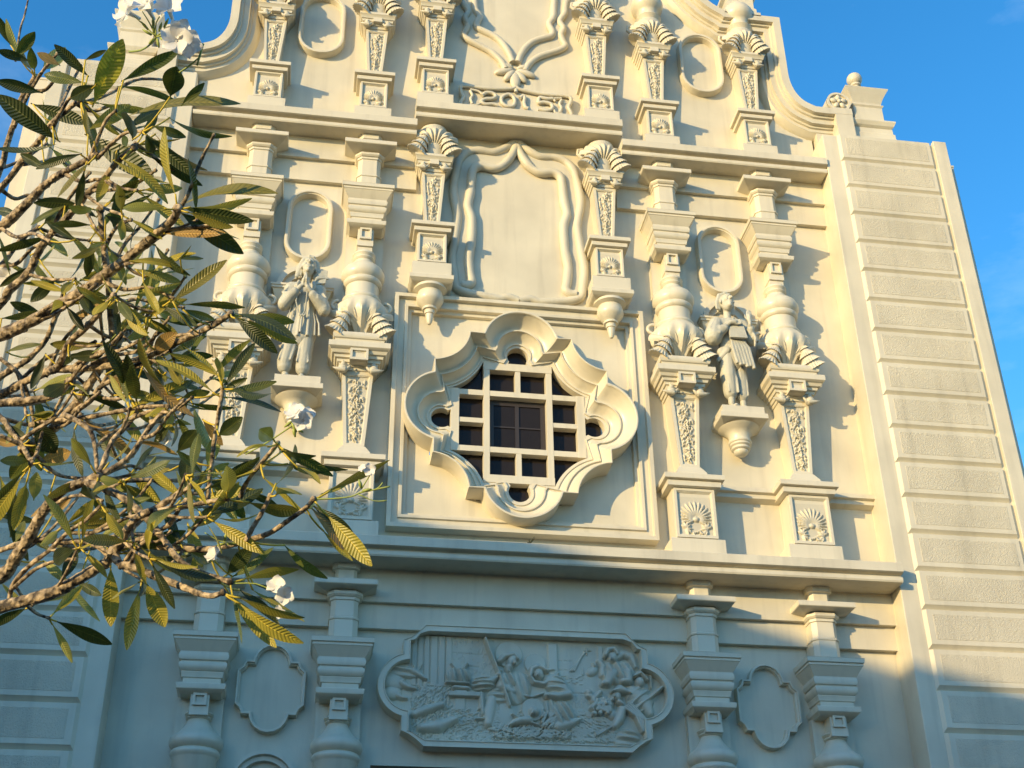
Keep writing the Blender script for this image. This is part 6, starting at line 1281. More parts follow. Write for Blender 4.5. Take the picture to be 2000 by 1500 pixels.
TWIG_LEAVES = [(98,"l",(-3.369,-10.842,4.179),(-3.185,-10.821,4.205),(0.083,0.386,-0.919),0.033),
(98,"o",(-3.373,-10.846,4.189),(-3.279,-10.856,4.267),(-0.123,0.953,0.276),0.031),
(98,"y",(-3.391,-10.859,4.163),(-3.411,-10.989,4.045),(0.257,-0.669,0.698),0.040),
(98,"y",(-3.369,-10.846,4.182),(-3.248,-10.859,4.214),(0.168,-0.522,-0.836),0.029),
(98,"y",(-3.28,-10.636,4.184),(-3.156,-10.654,4.241),(-0.312,0.47,0.826),0.031),
(98,"g",(-3.304,-10.637,4.195),(-3.344,-10.669,4.333),(-0.407,0.909,0.093),0.031),
(98,"g",(-3.281,-10.638,4.185),(-3.179,-10.663,4.235),(0.152,0.971,0.185),0.027),
(98,"d",(-2.977,-10.938,3.893),(-2.952,-11.049,3.789),(0.211,-0.644,0.735),0.034),
(98,"y",(-2.977,-10.937,3.892),(-2.96,-11.044,3.782),(-0.45,0.605,-0.657),0.028),
(98,"g",(-2.97,-10.929,3.923),(-2.908,-10.968,4.026),(-0.506,0.665,0.55),0.032),
(98,"l",(-3.231,-10.601,3.965),(-3.129,-10.463,4.048),(0.821,-0.318,-0.473),0.034),
(98,"o",(-3.222,-10.612,3.959),(-3.057,-10.581,3.986),(-0.213,0.956,0.201),0.029),
(98,"o",(-3.224,-10.625,3.951),(-3.085,-10.702,3.908),(0.39,0.87,-0.301),0.030),
(98,"y",(-3.253,-10.599,3.955),(-3.322,-10.496,3.947),(-0.1,-0.145,-0.984),0.025),
(98,"y",(-3.258,-10.469,3.994),(-3.139,-10.432,3.866),(-0.74,0.044,-0.671),0.037),
(98,"y",(-3.252,-10.481,4.008),(-3.137,-10.525,4.006),(0.358,0.927,0.11),0.028),
(98,"y",(-3.269,-10.463,4.026),(-3.252,-10.378,4.163),(-0.788,-0.476,0.39),0.029),
(98,"y",(-3.425,-10.471,3.231),(-3.531,-10.421,3.312),(-0.604,-0.719,-0.343),0.030),
(98,"g",(-3.395,-10.474,3.231),(-3.252,-10.431,3.332),(0.546,-0.686,-0.482),0.035),
(98,"d",(-3.427,-10.471,3.212),(-3.547,-10.418,3.158),(0.528,0.674,-0.517),0.033),
(98,"y",(-3.277,-10.403,3.473),(-3.386,-10.281,3.466),(0.745,0.667,-0.011),0.029),
(98,"o",(-3.28,-10.407,3.477),(-3.419,-10.314,3.504),(0.465,0.473,0.749),0.033),
(98,"l",(-3.249,-10.418,3.487),(-3.137,-10.416,3.593),(0.685,0.06,-0.726),0.029),
(98,"l",(-3.244,-10.419,3.476),(-3.064,-10.424,3.499),(0.074,0.936,-0.343),0.040),
(98,"g",(-3.311,-10.898,4.902),(-3.317,-10.756,4.96),(0.619,-0.272,0.736),0.030),
(98,"g",(-3.294,-10.914,4.906),(-3.199,-10.897,4.973),(0.537,-0.574,-0.618),0.028),
(98,"d",(-3.297,-10.915,4.91),(-3.193,-10.896,5.04),(-0.714,-0.322,0.621),0.036),
(98,"y",(-3.211,-11.144,4.333),(-3.192,-11.191,4.207),(0.845,0.53,-0.065),0.030),
(98,"y",(-3.197,-11.136,4.341),(-3.074,-11.13,4.268),(0.468,0.339,0.817),0.029),
(98,"o",(-3.214,-11.157,4.35),(-3.213,-11.307,4.341),(-0.816,0.033,-0.578),0.035),
(98,"d",(-3.228,-10.798,4.441),(-3.219,-10.821,4.563),(0.039,-0.981,-0.191),0.023),
(98,"y",(-3.22,-10.791,4.439),(-3.142,-10.762,4.574),(0.505,-0.856,-0.108),0.030),
(98,"l",(-3.238,-10.783,4.436),(-3.316,-10.668,4.575),(0.202,0.808,-0.554),0.033),
(98,"d",(-3.528,-10.541,3.871),(-3.495,-10.486,3.727),(-0.298,0.914,0.276),0.030),
(98,"g",(-3.519,-10.562,3.885),(-3.435,-10.646,3.856),(0.688,0.505,0.522),0.028),
(98,"o",(-3.519,-10.561,3.884),(-3.416,-10.66,3.841),(0.241,-0.163,0.957),0.036),
(98,"l",(-3.539,-10.55,3.871),(-3.576,-10.563,3.766),(-0.888,-0.3,0.349),0.028),
(98,"d",(-3.03,-10.784,3.199),(-3.005,-10.934,3.093),(0.588,-0.399,0.703),0.033),
(98,"l",(-3.038,-10.783,3.198),(-3.09,-10.934,3.079),(-0.868,0.455,-0.199),0.044),
(98,"y",(-3.035,-10.763,3.191),(-3.057,-10.712,3),(-0.764,-0.64,-0.082),0.046),
(98,"g",(-3.283,-11.013,4.319),(-3.306,-11.102,4.238),(-0.485,0.655,-0.58),0.022),
(98,"o",(-3.288,-11.008,4.317),(-3.36,-11.073,4.203),(-0.074,-0.845,0.53),0.027),
(98,"y",(-3.269,-10.989,4.318),(-3.204,-10.917,4.22),(0.66,0.327,0.676),0.031),
(98,"d",(-3.591,-10.278,4.15),(-3.616,-10.177,4.265),(0.408,-0.639,0.652),0.033),
(98,"l",(-3.571,-10.303,4.136),(-3.415,-10.417,4.143),(0.415,0.528,-0.741),0.038),
(98,"o",(-3.584,-10.273,4.127),(-3.559,-10.152,4.067),(0.776,0.142,0.615),0.034),
(98,"o",(-3.126,-10.563,4.139),(-3.191,-10.519,4.294),(-0.911,-0.277,-0.304),0.042),
(98,"g",(-3.117,-10.551,4.131),(-3.111,-10.418,4.215),(0.932,0.162,-0.325),0.028),
(98,"l",(-3.124,-10.552,4.132),(-3.174,-10.43,4.224),(-0.855,0.036,-0.517),0.029),
(98,"d",(-2.904,-10.992,3.241),(-2.966,-10.992,3.357),(0.876,0.097,0.472),0.029),
(98,"o",(-2.885,-10.974,3.227),(-2.819,-10.845,3.255),(0.468,-0.41,0.783),0.033),
(98,"o",(-2.897,-10.972,3.226),(-2.918,-10.8,3.252),(-0.477,-0.184,0.859),0.033),
(98,"l",(-2.953,-10.74,3.873),(-2.865,-10.69,3.704),(-0.653,-0.565,-0.504),0.048),
(98,"d",(-2.972,-10.738,3.875),(-3.036,-10.696,3.773),(0.683,-0.414,-0.601),0.029),
(98,"o",(-2.97,-10.728,3.885),(-3.022,-10.613,3.849),(0.916,0.378,-0.137),0.027),
(98,"y",(-2.973,-10.73,3.898),(-3.046,-10.638,3.944),(-0.81,-0.571,-0.129),0.024),
(98,"y",(-3.092,-11.089,3.396),(-3.129,-11.221,3.332),(0.362,0.324,-0.874),0.030),
(98,"y",(-3.096,-11.084,3.392),(-3.154,-11.16,3.319),(-0.875,0.398,0.276),0.022),
(98,"o",(-3.082,-11.081,3.388),(-3.049,-11.157,3.259),(0.511,0.792,-0.334),0.033),
(98,"g",(-3.07,-11.083,3.408),(-2.948,-11.168,3.432),(0.214,0.033,-0.976),0.036),
(98,"o",(-3.439,-10.468,4.705),(-3.347,-10.299,4.697),(-0.421,0.192,-0.887),0.037),
(98,"y",(-3.433,-10.483,4.693),(-3.348,-10.469,4.621),(0.509,0.493,0.706),0.028),
(98,"y",(-3.437,-10.497,4.717),(-3.358,-10.571,4.795),(0.78,0.582,-0.23),0.025),
(98,"y",(-3.437,-10.477,4.691),(-3.352,-10.41,4.582),(0.257,-0.901,-0.348),0.031),
(98,"y",(-2.8,-11.192,3.247),(-2.673,-11.187,3.266),(0.072,-0.977,-0.201),0.032),
(98,"y",(-2.803,-11.194,3.234),(-2.645,-11.204,3.134),(0.459,-0.447,0.768),0.036),
(98,"y",(-2.809,-11.21,3.249),(-2.729,-11.342,3.29),(-0.826,-0.547,-0.133),0.034),
(98,"y",(-3.159,-11.154,4.448),(-3.035,-11.127,4.492),(0.206,0.468,-0.859),0.034),
(98,"y",(-3.16,-11.152,4.432),(-3.009,-11.098,4.35),(0.471,0.019,0.882),0.034),
(98,"o",(-3.18,-11.171,4.426),(-3.202,-11.284,4.303),(0.965,-0.255,0.062),0.028),
(98,"d",(-2.962,-11.132,3.114),(-2.889,-11.086,3),(-0.845,0.352,-0.404),0.028),
(98,"y",(-2.97,-11.157,3.137),(-2.952,-11.275,3.186),(-0.606,0.227,0.763),0.031),
(98,"y",(-2.954,-11.144,3.125),(-2.832,-11.177,3.094),(-0.334,-0.464,-0.82),0.023),
(98,"d",(-2.953,-11.139,3.124),(-2.774,-11.137,3.073),(0.259,0.317,0.912),0.040),
(98,"y",(-2.861,-11.321,3.309),(-2.732,-11.33,3.279),(0.15,0.921,0.359),0.028),
(98,"l",(-2.863,-11.329,3.309),(-2.745,-11.401,3.278),(-0.551,-0.787,-0.278),0.035),
(98,"o",(-2.875,-11.327,3.296),(-2.83,-11.405,3.129),(0.214,-0.863,0.458),0.045),
(98,"y",(-2.871,-11.328,3.298),(-2.806,-11.39,3.193),(-0.078,0.837,-0.541),0.028),
(98,"y",(-3.203,-10.691,3.784),(-3.251,-10.572,3.793),(-0.752,-0.264,-0.604),0.029),
(98,"g",(-3.199,-10.698,3.799),(-3.23,-10.59,3.941),(-0.881,0.266,-0.392),0.040),
(98,"y",(-3.18,-10.718,3.793),(-3.056,-10.789,3.881),(-0.398,0.352,0.847),0.040),
(98,"y",(-3.208,-10.906,3.271),(-3.177,-11.006,3.376),(0.772,0.558,0.303),0.027),
(98,"y",(-3.2,-10.899,3.242),(-3.113,-10.944,3.141),(0.755,0.495,0.43),0.028),
(98,"l",(-3.211,-10.912,3.259),(-3.201,-11.054,3.276),(-0.028,0.12,0.992),0.025),
(98,"l",(-2.949,-11.193,4.323),(-2.818,-11.159,4.446),(0.7,-0.161,-0.696),0.032),
(98,"y",(-2.946,-11.186,4.309),(-2.824,-11.11,4.309),(-0.375,0.609,0.699),0.027),
(98,"g",(-2.966,-11.212,4.322),(-2.998,-11.36,4.435),(0.601,-0.564,-0.566),0.043),
(98,"y",(-2.883,-10.841,3.917),(-2.842,-10.737,3.963),(0.868,-0.44,0.229),0.022),
(98,"y",(-2.879,-10.844,3.919),(-2.808,-10.747,3.991),(-0.655,-0.07,0.752),0.030),
(98,"y",(-2.877,-10.871,3.917),(-2.762,-10.99,3.991),(0.654,0.736,0.173),0.039),
(98,"g",(-2.892,-10.806,3.32),(-3.01,-10.673,3.393),(-0.262,-0.634,0.727),0.037),
(98,"y",(-2.878,-10.804,3.301),(-2.873,-10.714,3.233),(0.958,-0.207,-0.198),0.024),
(98,"l",(-2.889,-10.803,3.317),(-2.975,-10.65,3.353),(0.271,-0.075,0.96),0.039),
(98,"o",(-3.042,-10.9,3.948),(-2.968,-10.987,3.805),(-0.847,0.125,-0.517),0.030),
(98,"o",(-3.036,-10.886,3.976),(-2.921,-10.852,4.078),(0.122,0.89,-0.439),0.032),
(98,"g",(-3.051,-10.906,3.95),(-3.054,-10.988,3.876),(-0.651,-0.493,0.577),0.026),
(98,"y",(-3.242,-10.758,4.075),(-3.095,-10.687,4.101),(0.408,-0.588,-0.699),0.037),
(98,"l",(-3.249,-10.782,4.078),(-3.179,-10.884,4.123),(-0.789,-0.601,-0.126),0.024),
(98,"y",(-3.241,-10.762,4.074),(-3.124,-10.735,4.086),(-0.228,0.666,0.711),0.026),
(98,"l",(-3.324,-10.557,3.133),(-3.258,-10.459,3.037),(-0.859,0.506,-0.074),0.029),
(98,"d",(-3.315,-10.565,3.139),(-3.133,-10.515,3.085),(0.377,-0.672,0.638),0.045),
(98,"y",(-3.325,-10.562,3.161),(-3.259,-10.502,3.287),(-0.747,-0.355,0.562),0.030),
(98,"l",(-3.37,-10.563,4.476),(-3.228,-10.643,4.446),(0.308,0.763,-0.567),0.028),
(98,"g",(-3.389,-10.548,4.499),(-3.398,-10.507,4.658),(-0.717,0.664,-0.214),0.028),
(98,"l",(-3.384,-10.543,4.496),(-3.355,-10.44,4.659),(0.821,0.403,-0.405),0.033),
(98,"y",(-3.16,-10.882,4.124),(-2.988,-10.978,4.14),(0.47,0.768,-0.434),0.034),
(98,"y",(-3.16,-10.879,4.129),(-3.055,-10.916,4.171),(0.024,-0.714,-0.7),0.028),
(98,"l",(-3.187,-10.888,4.13),(-3.273,-11.017,4.198),(-0.398,0.617,0.678),0.039),
(98,"y",(-3.17,-10.884,4.137),(-3.124,-10.96,4.24),(-0.822,0.213,0.529),0.025),
(98,"y",(-3.679,-10.435,5.19),(-3.577,-10.302,5.162),(-0.165,-0.077,-0.983),0.042),
(98,"y",(-3.692,-10.467,5.205),(-3.703,-10.592,5.304),(-0.23,0.613,0.756),0.039),
(98,"y",(-3.675,-10.44,5.198),(-3.573,-10.373,5.226),(-0.525,0.507,0.683),0.031),
(98,"l",(-3.69,-10.457,5.212),(-3.685,-10.491,5.328),(0.787,0.601,0.14),0.025),
(98,"y",(-3.496,-10.424,4.004),(-3.439,-10.305,3.96),(0.384,-0.475,-0.792),0.031),
(98,"y",(-3.486,-10.448,4.013),(-3.356,-10.498,4.037),(0.302,0.919,0.255),0.029),
(98,"g",(-3.489,-10.45,4.018),(-3.386,-10.507,4.067),(0.401,-0.073,-0.913),0.029),
(98,"y",(-3.069,-10.816,3.949),(-3.141,-10.856,4.042),(-0.352,-0.729,-0.587),0.026),
(98,"o",(-3.041,-10.797,3.936),(-2.932,-10.71,3.948),(0.162,-0.065,-0.985),0.027),
(98,"o",(-3.045,-10.826,3.935),(-2.926,-10.981,3.941),(0.406,0.345,0.846),0.039),
(98,"l",(-2.953,-10.555,3.621),(-2.845,-10.488,3.58),(-0.377,0.037,-0.925),0.031),
(98,"y",(-2.955,-10.561,3.641),(-2.826,-10.518,3.766),(-0.631,-0.245,0.736),0.037),
(98,"y",(-2.97,-10.547,3.635),(-2.977,-10.378,3.704),(-0.335,0.345,-0.877),0.038),
(98,"o",(-2.976,-10.547,3.63),(-3.019,-10.433,3.645),(0.331,0.243,-0.912),0.026),
(98,"y",(-3.018,-11.054,3.205),(-2.851,-11.061,3.112),(0.425,0.547,0.722),0.034),
(98,"o",(-3.049,-11.068,3.209),(-3.158,-11.191,3.155),(0.115,0.312,-0.943),0.033),
(98,"y",(-3.028,-11.051,3.197),(-2.986,-11.035,3.091),(0.829,0.397,0.394),0.024),
(98,"o",(-3.3,-10.692,3.411),(-3.174,-10.681,3.441),(-0.176,-0.414,0.893),0.032),
(98,"l",(-3.325,-10.706,3.391),(-3.357,-10.778,3.306),(0.436,0.603,-0.669),0.029),
(98,"y",(-3.301,-10.697,3.414),(-3.166,-10.723,3.47),(0.376,0.733,-0.567),0.031),
(98,"y",(-3.305,-10.698,3.42),(-3.229,-10.721,3.499),(0.631,0.653,-0.419),0.023),
(98,"l",(-3.102,-10.82,3.558),(-3.05,-10.735,3.664),(0.817,-0.573,0.066),0.033),
(98,"d",(-3.101,-10.827,3.561),(-3.056,-10.8,3.668),(-0.145,-0.942,0.301),0.024),
(98,"o",(-3.09,-10.84,3.544),(-2.981,-10.887,3.546),(0.034,0.032,-0.999),0.023),
(98,"d",(-3.172,-10.694,3.662),(-3.273,-10.619,3.796),(0.789,-0.038,0.614),0.032),
(98,"l",(-3.144,-10.696,3.656),(-2.998,-10.64,3.739),(0.507,-0.776,-0.376),0.035),
(98,"y",(-3.147,-10.693,3.636),(-3.02,-10.615,3.534),(0.7,-0.57,0.43),0.036),
(98,"y",(-3.167,-10.69,3.662),(-3.212,-10.607,3.77),(-0.008,0.788,-0.615),0.031),
(98,"y",(-3.39,-10.87,4.251),(-3.403,-10.933,4.152),(0.961,0.153,-0.229),0.030),
(98,"l",(-3.382,-10.854,4.249),(-3.352,-10.825,4.138),(-0.264,0.949,0.174),0.023),
(98,"d",(-3.378,-10.861,4.25),(-3.297,-10.879,4.111),(-0.863,-0.157,-0.48),0.038),
(98,"g",(-3.372,-10.851,4.258),(-3.242,-10.785,4.182),(-0.573,0.749,-0.332),0.038),
(98,"y",(-3.106,-10.63,3.56),(-3.019,-10.537,3.454),(-0.04,0.765,0.642),0.038),
(98,"l",(-3.115,-10.641,3.553),(-3.102,-10.636,3.396),(-0.658,-0.748,-0.08),0.034),
(98,"l",(-3.121,-10.66,3.566),(-3.166,-10.841,3.504),(0.457,-0.388,0.8),0.034),
(98,"y",(-3.09,-10.915,4.117),(-3.014,-10.783,4.185),(0.425,-0.592,0.685),0.040),
(98,"o",(-3.086,-10.929,4.094),(-2.979,-10.921,3.975),(-0.189,0.977,-0.099),0.035),
(98,"y",(-3.092,-10.927,4.128),(-3.052,-10.909,4.239),(-0.873,-0.319,0.37),0.028),
(98,"l",(-3.081,-10.766,4.001),(-3.038,-10.855,3.883),(0.907,0.422,0.013),0.029),
(98,"y",(-3.07,-10.746,4.023),(-2.907,-10.661,4.082),(-0.477,0.877,0.057),0.032),
(98,"g",(-3.068,-10.751,4.023),(-2.906,-10.723,4.08),(0.049,-0.943,0.33),0.042),
(98,"g",(-3.077,-10.767,4.004),(-3.004,-10.868,3.906),(-0.397,-0.773,0.494),0.032),
(98,"d",(-2.821,-11.1,3.292),(-2.673,-11.065,3.408),(0.619,-0.005,-0.786),0.042),
(98,"y",(-2.847,-11.113,3.293),(-2.924,-11.181,3.392),(-0.314,-0.652,-0.69),0.030),
(98,"y",(-2.828,-11.112,3.263),(-2.767,-11.174,3.138),(0.383,0.888,-0.253),0.029),
(98,"y",(-3.625,-10.145,4.143),(-3.648,-10.041,3.983),(0.379,-0.749,-0.543),0.035),
(98,"l",(-3.614,-10.143,4.173),(-3.567,-10.067,4.245),(-0.311,0.748,-0.586),0.027),
(98,"d",(-3.604,-10.15,4.16),(-3.43,-10.093,4.16),(0.195,-0.591,-0.782),0.042),
(98,"y",(-3.616,-10.148,4.143),(-3.56,-10.073,3.996),(0.492,0.688,0.533),0.038),
(98,"d",(-3.277,-10.701,4.09),(-3.228,-10.571,3.971),(0.779,0.241,0.579),0.039),
(98,"o",(-3.301,-10.708,4.106),(-3.48,-10.635,4.134),(0.189,0.722,-0.666),0.037),
(98,"y",(-3.266,-10.709,4.114),(-3.144,-10.661,4.196),(0.197,0.685,-0.701),0.032),
(98,"y",(-3.115,-11.001,4.209),(-2.978,-10.966,4.278),(-0.464,0.67,0.579),0.032),
(98,"d",(-3.117,-11.019,4.204),(-2.977,-11.146,4.242),(-0.277,-0.54,-0.795),0.043),
(98,"y",(-3.115,-11.015,4.204),(-2.964,-11.104,4.242),(-0.058,0.303,0.951),0.037),
(98,"l",(-3.142,-10.879,3.775),(-3.219,-10.852,3.897),(-0.458,0.764,-0.454),0.026),
(98,"g",(-3.14,-10.886,3.776),(-3.186,-10.909,3.887),(-0.755,0.628,-0.189),0.027),
(98,"y",(-3.116,-10.882,3.77),(-2.956,-10.875,3.883),(-0.55,-0.281,0.786),0.043),
(98,"y",(-3.66,-10.538,4.447),(-3.499,-10.469,4.469),(-0.216,0.204,0.955),0.035),
(98,"g",(-3.659,-10.541,4.45),(-3.502,-10.502,4.494),(-0.347,0.568,0.746),0.037),
(98,"l",(-3.665,-10.55,4.46),(-3.546,-10.588,4.596),(0.46,-0.665,-0.588),0.039),
(98,"g",(-3.684,-10.559,4.458),(-3.725,-10.663,4.561),(-0.207,-0.644,-0.737),0.029),
(98,"y",(-3.223,-10.949,3.247),(-3.314,-11.059,3.349),(-0.398,-0.423,-0.814),0.037),
(98,"y",(-3.204,-10.954,3.231),(-3.154,-11.055,3.2),(0.673,0.113,0.731),0.030),
(98,"d",(-3.215,-10.953,3.225),(-3.239,-11.116,3.116),(-0.223,-0.519,0.825),0.048)]

# ================================================================== the frangipani tree in front of the church
def leafmat(name, c1, c2, trans, tcol, blotch=0.0, bcol=(.05,.03,.01)):
    m, ns, L, b = newmat(name)
    uv = N(ns, 'ShaderNodeUVMap'); sp = N(ns, 'ShaderNodeSeparateXYZ'); L.new(uv.outputs[0], sp.inputs[0])      # u across (-1..1 -> 0..1), v along
    def mth(op, a, b_=None, c=None):
        n = N(ns, 'ShaderNodeMath', operation=op)
        for i, q in enumerate((a, b_, c)):
            if q is None: continue
            if isinstance(q, (int, float)): n.inputs[i].default_value = q
            else: L.new(q, n.inputs[i])
        return n.outputs[0]
    au = mth('ABSOLUTE', mth('SUBTRACT', sp.outputs[0], .5))
    ph = mth('MULTIPLY', mth('SUBTRACT', sp.outputs[1], mth('MULTIPLY', au, .16)), 2*pi*19)
    sn = mth('SINE', ph); vein = mth('POWER', mth('MULTIPLY_ADD', sn, .5, .5), 5.0)
    mid = mth('LESS_THAN', au, .022)
    tc = N(ns, 'ShaderNodeTexCoord'); nz = N(ns, 'ShaderNodeTexNoise', Scale=22.0, Detail=4.0); L.new(tc.outputs['Object'], nz.inputs['Vector'])
    n2 = N(ns, 'ShaderNodeTexNoise', Scale=5.0, Detail=2.0); L.new(tc.outputs['Object'], n2.inputs['Vector'])
    mx = N(ns, 'ShaderNodeMix', data_type='RGBA'); mx.inputs[6].default_value = (*c1,1); mx.inputs[7].default_value = (*c2,1); L.new(n2.outputs[0], mx.inputs[0])
    mv = N(ns, 'ShaderNodeMix', data_type='RGBA'); L.new(mx.outputs[2], mv.inputs[6]); mv.inputs[7].default_value = (c2[0]*1.9+.05,c2[1]*1.7+.05,c2[2]*1.4+.01,1)
    L.new(mth('MAXIMUM', mth('MULTIPLY', vein, .12), mth('MULTIPLY', mid, .85)), mv.inputs[0])
    last = mv.outputs[2]
    if blotch:
        bm = N(ns, 'ShaderNodeMix', data_type='RGBA'); L.new(last, bm.inputs[6]); bm.inputs[7].default_value = (*bcol,1)
        L.new(mth('MULTIPLY', mth('GREATER_THAN', mth('SUBTRACT', nz.outputs[0], mth('MULTIPLY', sp.outputs[1], .10)), .54-blotch*.1), .85), bm.inputs[0]); last = bm.outputs[2]
    L.new(last, b.inputs['Base Color']); b.inputs['Roughness'].default_value = .42; b.inputs['Specular IOR Level'].default_value = .45
    bp = N(ns, 'ShaderNodeBump', Strength=.38, Distance=.004); L.new(mth('ADD', mth('MULTIPLY', sn, .55), mth('MULTIPLY', nz.outputs[0], .15)), bp.inputs['Height']); L.new(bp.outputs[0], b.inputs['Normal'])
    tr = N(ns, 'ShaderNodeBsdfTranslucent'); tr.inputs[0].default_value = (*tcol,1); L.new(bp.outputs[0], tr.inputs['Normal'])
    ms = N(ns, 'ShaderNodeMixShader'); ms.inputs[0].default_value = trans
    out = [n for n in ns if n.type == 'OUTPUT_MATERIAL'][0]
    L.new(b.outputs[0], ms.inputs[1]); L.new(tr.outputs[0], ms.inputs[2]); L.new(ms.outputs[0], out.inputs[0])
    return m
ML = {'d': leafmat("shaded dark frangipani leaf", (.026,.038,.014), (.044,.060,.018), .12, (.20,.26,.03)),  # shade put into the colour of the dark, green and olive tones
      'g': leafmat("green frangipani leaf", (.058,.078,.018), (.095,.115,.024), .16, (.24,.32,.04)),
      'o': leafmat("olive frangipani leaf", (.125,.12,.02), (.19,.165,.028), .2, (.36,.34,.05)),
      'y': leafmat("sunlit yellow frangipani leaf", (.29,.26,.035), (.43,.36,.05), .25, (.5,.48,.08)),  # sunlit look put into the colour of the yellow and pale tones
      'l': leafmat("sunlit pale frangipani leaf", (.30,.31,.09), (.38,.36,.11), .3, (.6,.58,.12)),
      'a': leafmat("ochre ageing frangipani leaf", (.30,.18,.06), (.40,.27,.09), .25, (.6,.38,.10)),
      'Y': leafmat("yellow spotted frangipani leaf", (.40,.36,.03), (.48,.40,.03), .35, (.7,.6,.05), 1.0, (.035,.022,.006))}
MK = {k: i for i, k in enumerate(ML)}
MB, ns, L, b = simple("frangipani bark", (.2,.17,.14), .75)
tc = N(ns, 'ShaderNodeTexCoord'); nz = N(ns, 'ShaderNodeTexNoise', Scale=38.0, Detail=6.0); L.new(tc.outputs['Object'], nz.inputs['Vector'])
cr = N(ns, 'ShaderNodeValToRGB'); cr.color_ramp.elements[0].position = .36; cr.color_ramp.elements[0].color = (.045,.034,.025,1); cr.color_ramp.elements[1].position = .66; cr.color_ramp.elements[1].color = (.56,.44,.29,1)
L.new(nz.outputs[0], cr.inputs[0]); L.new(cr.outputs[0], b.inputs['Base Color'])
vo = N(ns, 'ShaderNodeTexVoronoi', Scale=55.0); L.new(tc.outputs['Object'], vo.inputs['Vector'])
sm_ = N(ns, 'ShaderNodeMath', operation='ADD'); L.new(nz.outputs[0], sm_.inputs[0]); L.new(vo.outputs[0], sm_.inputs[1])
bp = N(ns, 'ShaderNodeBump', Strength=.8, Distance=.01); L.new(sm_.outputs[0], bp.inputs['Height']); L.new(bp.outputs[0], b.inputs['Normal'])
MST = simple("pale green flower stalk", (.33,.40,.10), .5)[0]
MF, ns, L, b = simple("white frangipani petal", (.88,.87,.84), .5)
tr = N(ns, 'ShaderNodeBsdfTranslucent'); tr.inputs[0].default_value = (.8,.8,.76,1); ms = N(ns, 'ShaderNodeMixShader'); ms.inputs[0].default_value = .25
out = [n for n in ns if n.type == 'OUTPUT_MATERIAL'][0]; L.new(b.outputs[0], ms.inputs[1]); L.new(tr.outputs[0], ms.inputs[2]); L.new(ms.outputs[0], out.inputs[0])
tree = tag(empty("frangipani_tree", TREE_BASE), "frangipani tree with knobbly branches, long ribbed leaves and white flowers reaching across the church front", "tree")
TB = Vector(TREE_BASE)
def sub(P): return Vector(P[:3])-TB
def smooth3(P, R_, k=4):
    pts = []; rr = []; n = len(P)
    for i in range(n-1):
        p0, p1, p2, p3 = P[max(i-1,0)], P[i], P[i+1], P[min(i+2,n-1)]
        for j in range(k):
            t = j/k
            pts.append(.5*((2*p1)+(-p0+p2)*t+(2*p0-5*p1+4*p2-p3)*t*t+(-p0+3*p1-3*p2+p3)*t**3)); rr.append(R_[i]+(R_[i+1]-R_[i])*t)
    return pts+[P[-1]], rr+[R_[-1]]
def knobs(pts, rr, seed, amt=.16):
    out = []
    for i, (p, r) in enumerate(zip(pts, rr)): out.append(r*(1+amt*noise.noise(p*26+Vector((seed,0,0)))+amt*.8*noise.noise(p*75)))
    return out
P = [sub(q) for q in TRUNK]; pts, rr = smooth3(P, [q[3] for q in TRUNK], 6)
m = M(); m.tube(pts, knobs(pts, rr, 3, .08), 14); tk = m.obj("trunk", MB, tree, smooth=180)
for i, br in enumerate(BRANCHES+TWIGS):
    P = [sub(q) for q in br]; pts, rr = smooth3(P, [q[3] for q in br], 6)
    m = M(); m.tube(pts, knobs(pts, rr, i, .20), 10)
    rnd = random.Random(i)        # leaf scars and stubs
    for k in range(int(len(pts)*.9)):
        j = rnd.randrange(2, len(pts)-1); a = Vector((rnd.uniform(-1,1), rnd.uniform(-1,1), rnd.uniform(-1,1))).normalized()
        d = (pts[j]-pts[j-1]).normalized(); a = (a-d*a.dot(d)).normalized(); s_ = rr[j]
        m.ell(pts[j]+a*s_*.78, (s_*.42, s_*.42, s_*.36), 6)
    e = pts[-1]; r = rr[-1]; m.ell(e, (r*1.5,)*3, 8)
    m.obj("branch" if i < len(BRANCHES) else "twig", MB, tree, smooth=180)
def leaf(vs, fs, uvs, mats, B, T, wv, W_, tone, rnd):
    B = Vector(B)-TB; T = Vector(T)-TB; sp = T-B; Ln = sp.length; s = sp/Ln; w = Vector(wv); w = (w-s*w.dot(s)).normalized(); n_ = s.cross(w)
    bend = rnd.uniform(-.10,.10)*Ln; fold = rnd.uniform(.10,.34); tw = rnd.uniform(-.5,.5); NU, NV = 6, 18; k = len(vs); wav = rnd.uniform(0,6)
    for i in range(NV+1):
        t = i/NV
        if t < .09: hw = .030*Ln*.22
        else:
            q = (t-.09)/.91; hw = W_/2*(sin(pi*q**1.22)**.70) + .002*(1-q)
        hw = max(hw, .0022)
        c = B+sp*t+n_*bend*sin(pi*t)*1.0; a = tw*(t-.5); ww = w*cos(a)+n_*sin(a); nn = n_*cos(a)-w*sin(a)
        for j in range(NU+1):
            u = j/NU*2-1
            vs.append(c+ww*u*hw+nn*(abs(u)**1.3*fold*hw+.05*hw*sin(11*t+wav+u*2))); uvs.append((j/NU, t))
    for i in range(NV):
        for j in range(NU): fs.append((k+i*(NU+1)+j, k+i*(NU+1)+j+1, k+(i+1)*(NU+1)+j+1, k+(i+1)*(NU+1)+j)); mats.append(MK[tone])
rnd = random.Random(2)
tips = [(sub(b_[-1]), (sub(b_[-1])-sub(b_[-2])).normalized()) for b_ in BRANCHES]
allpts = [sub(q) for b_ in BRANCHES for q in b_[2:]]+[sub(b_[-1]) for b_ in TWIGS]
ALL = [(t, Vector(B)-TB, Vector(T)-TB, Vector(wv), W_) for _, t, B, T, wv, W_ in LEAVES+TWIG_LEAVES]
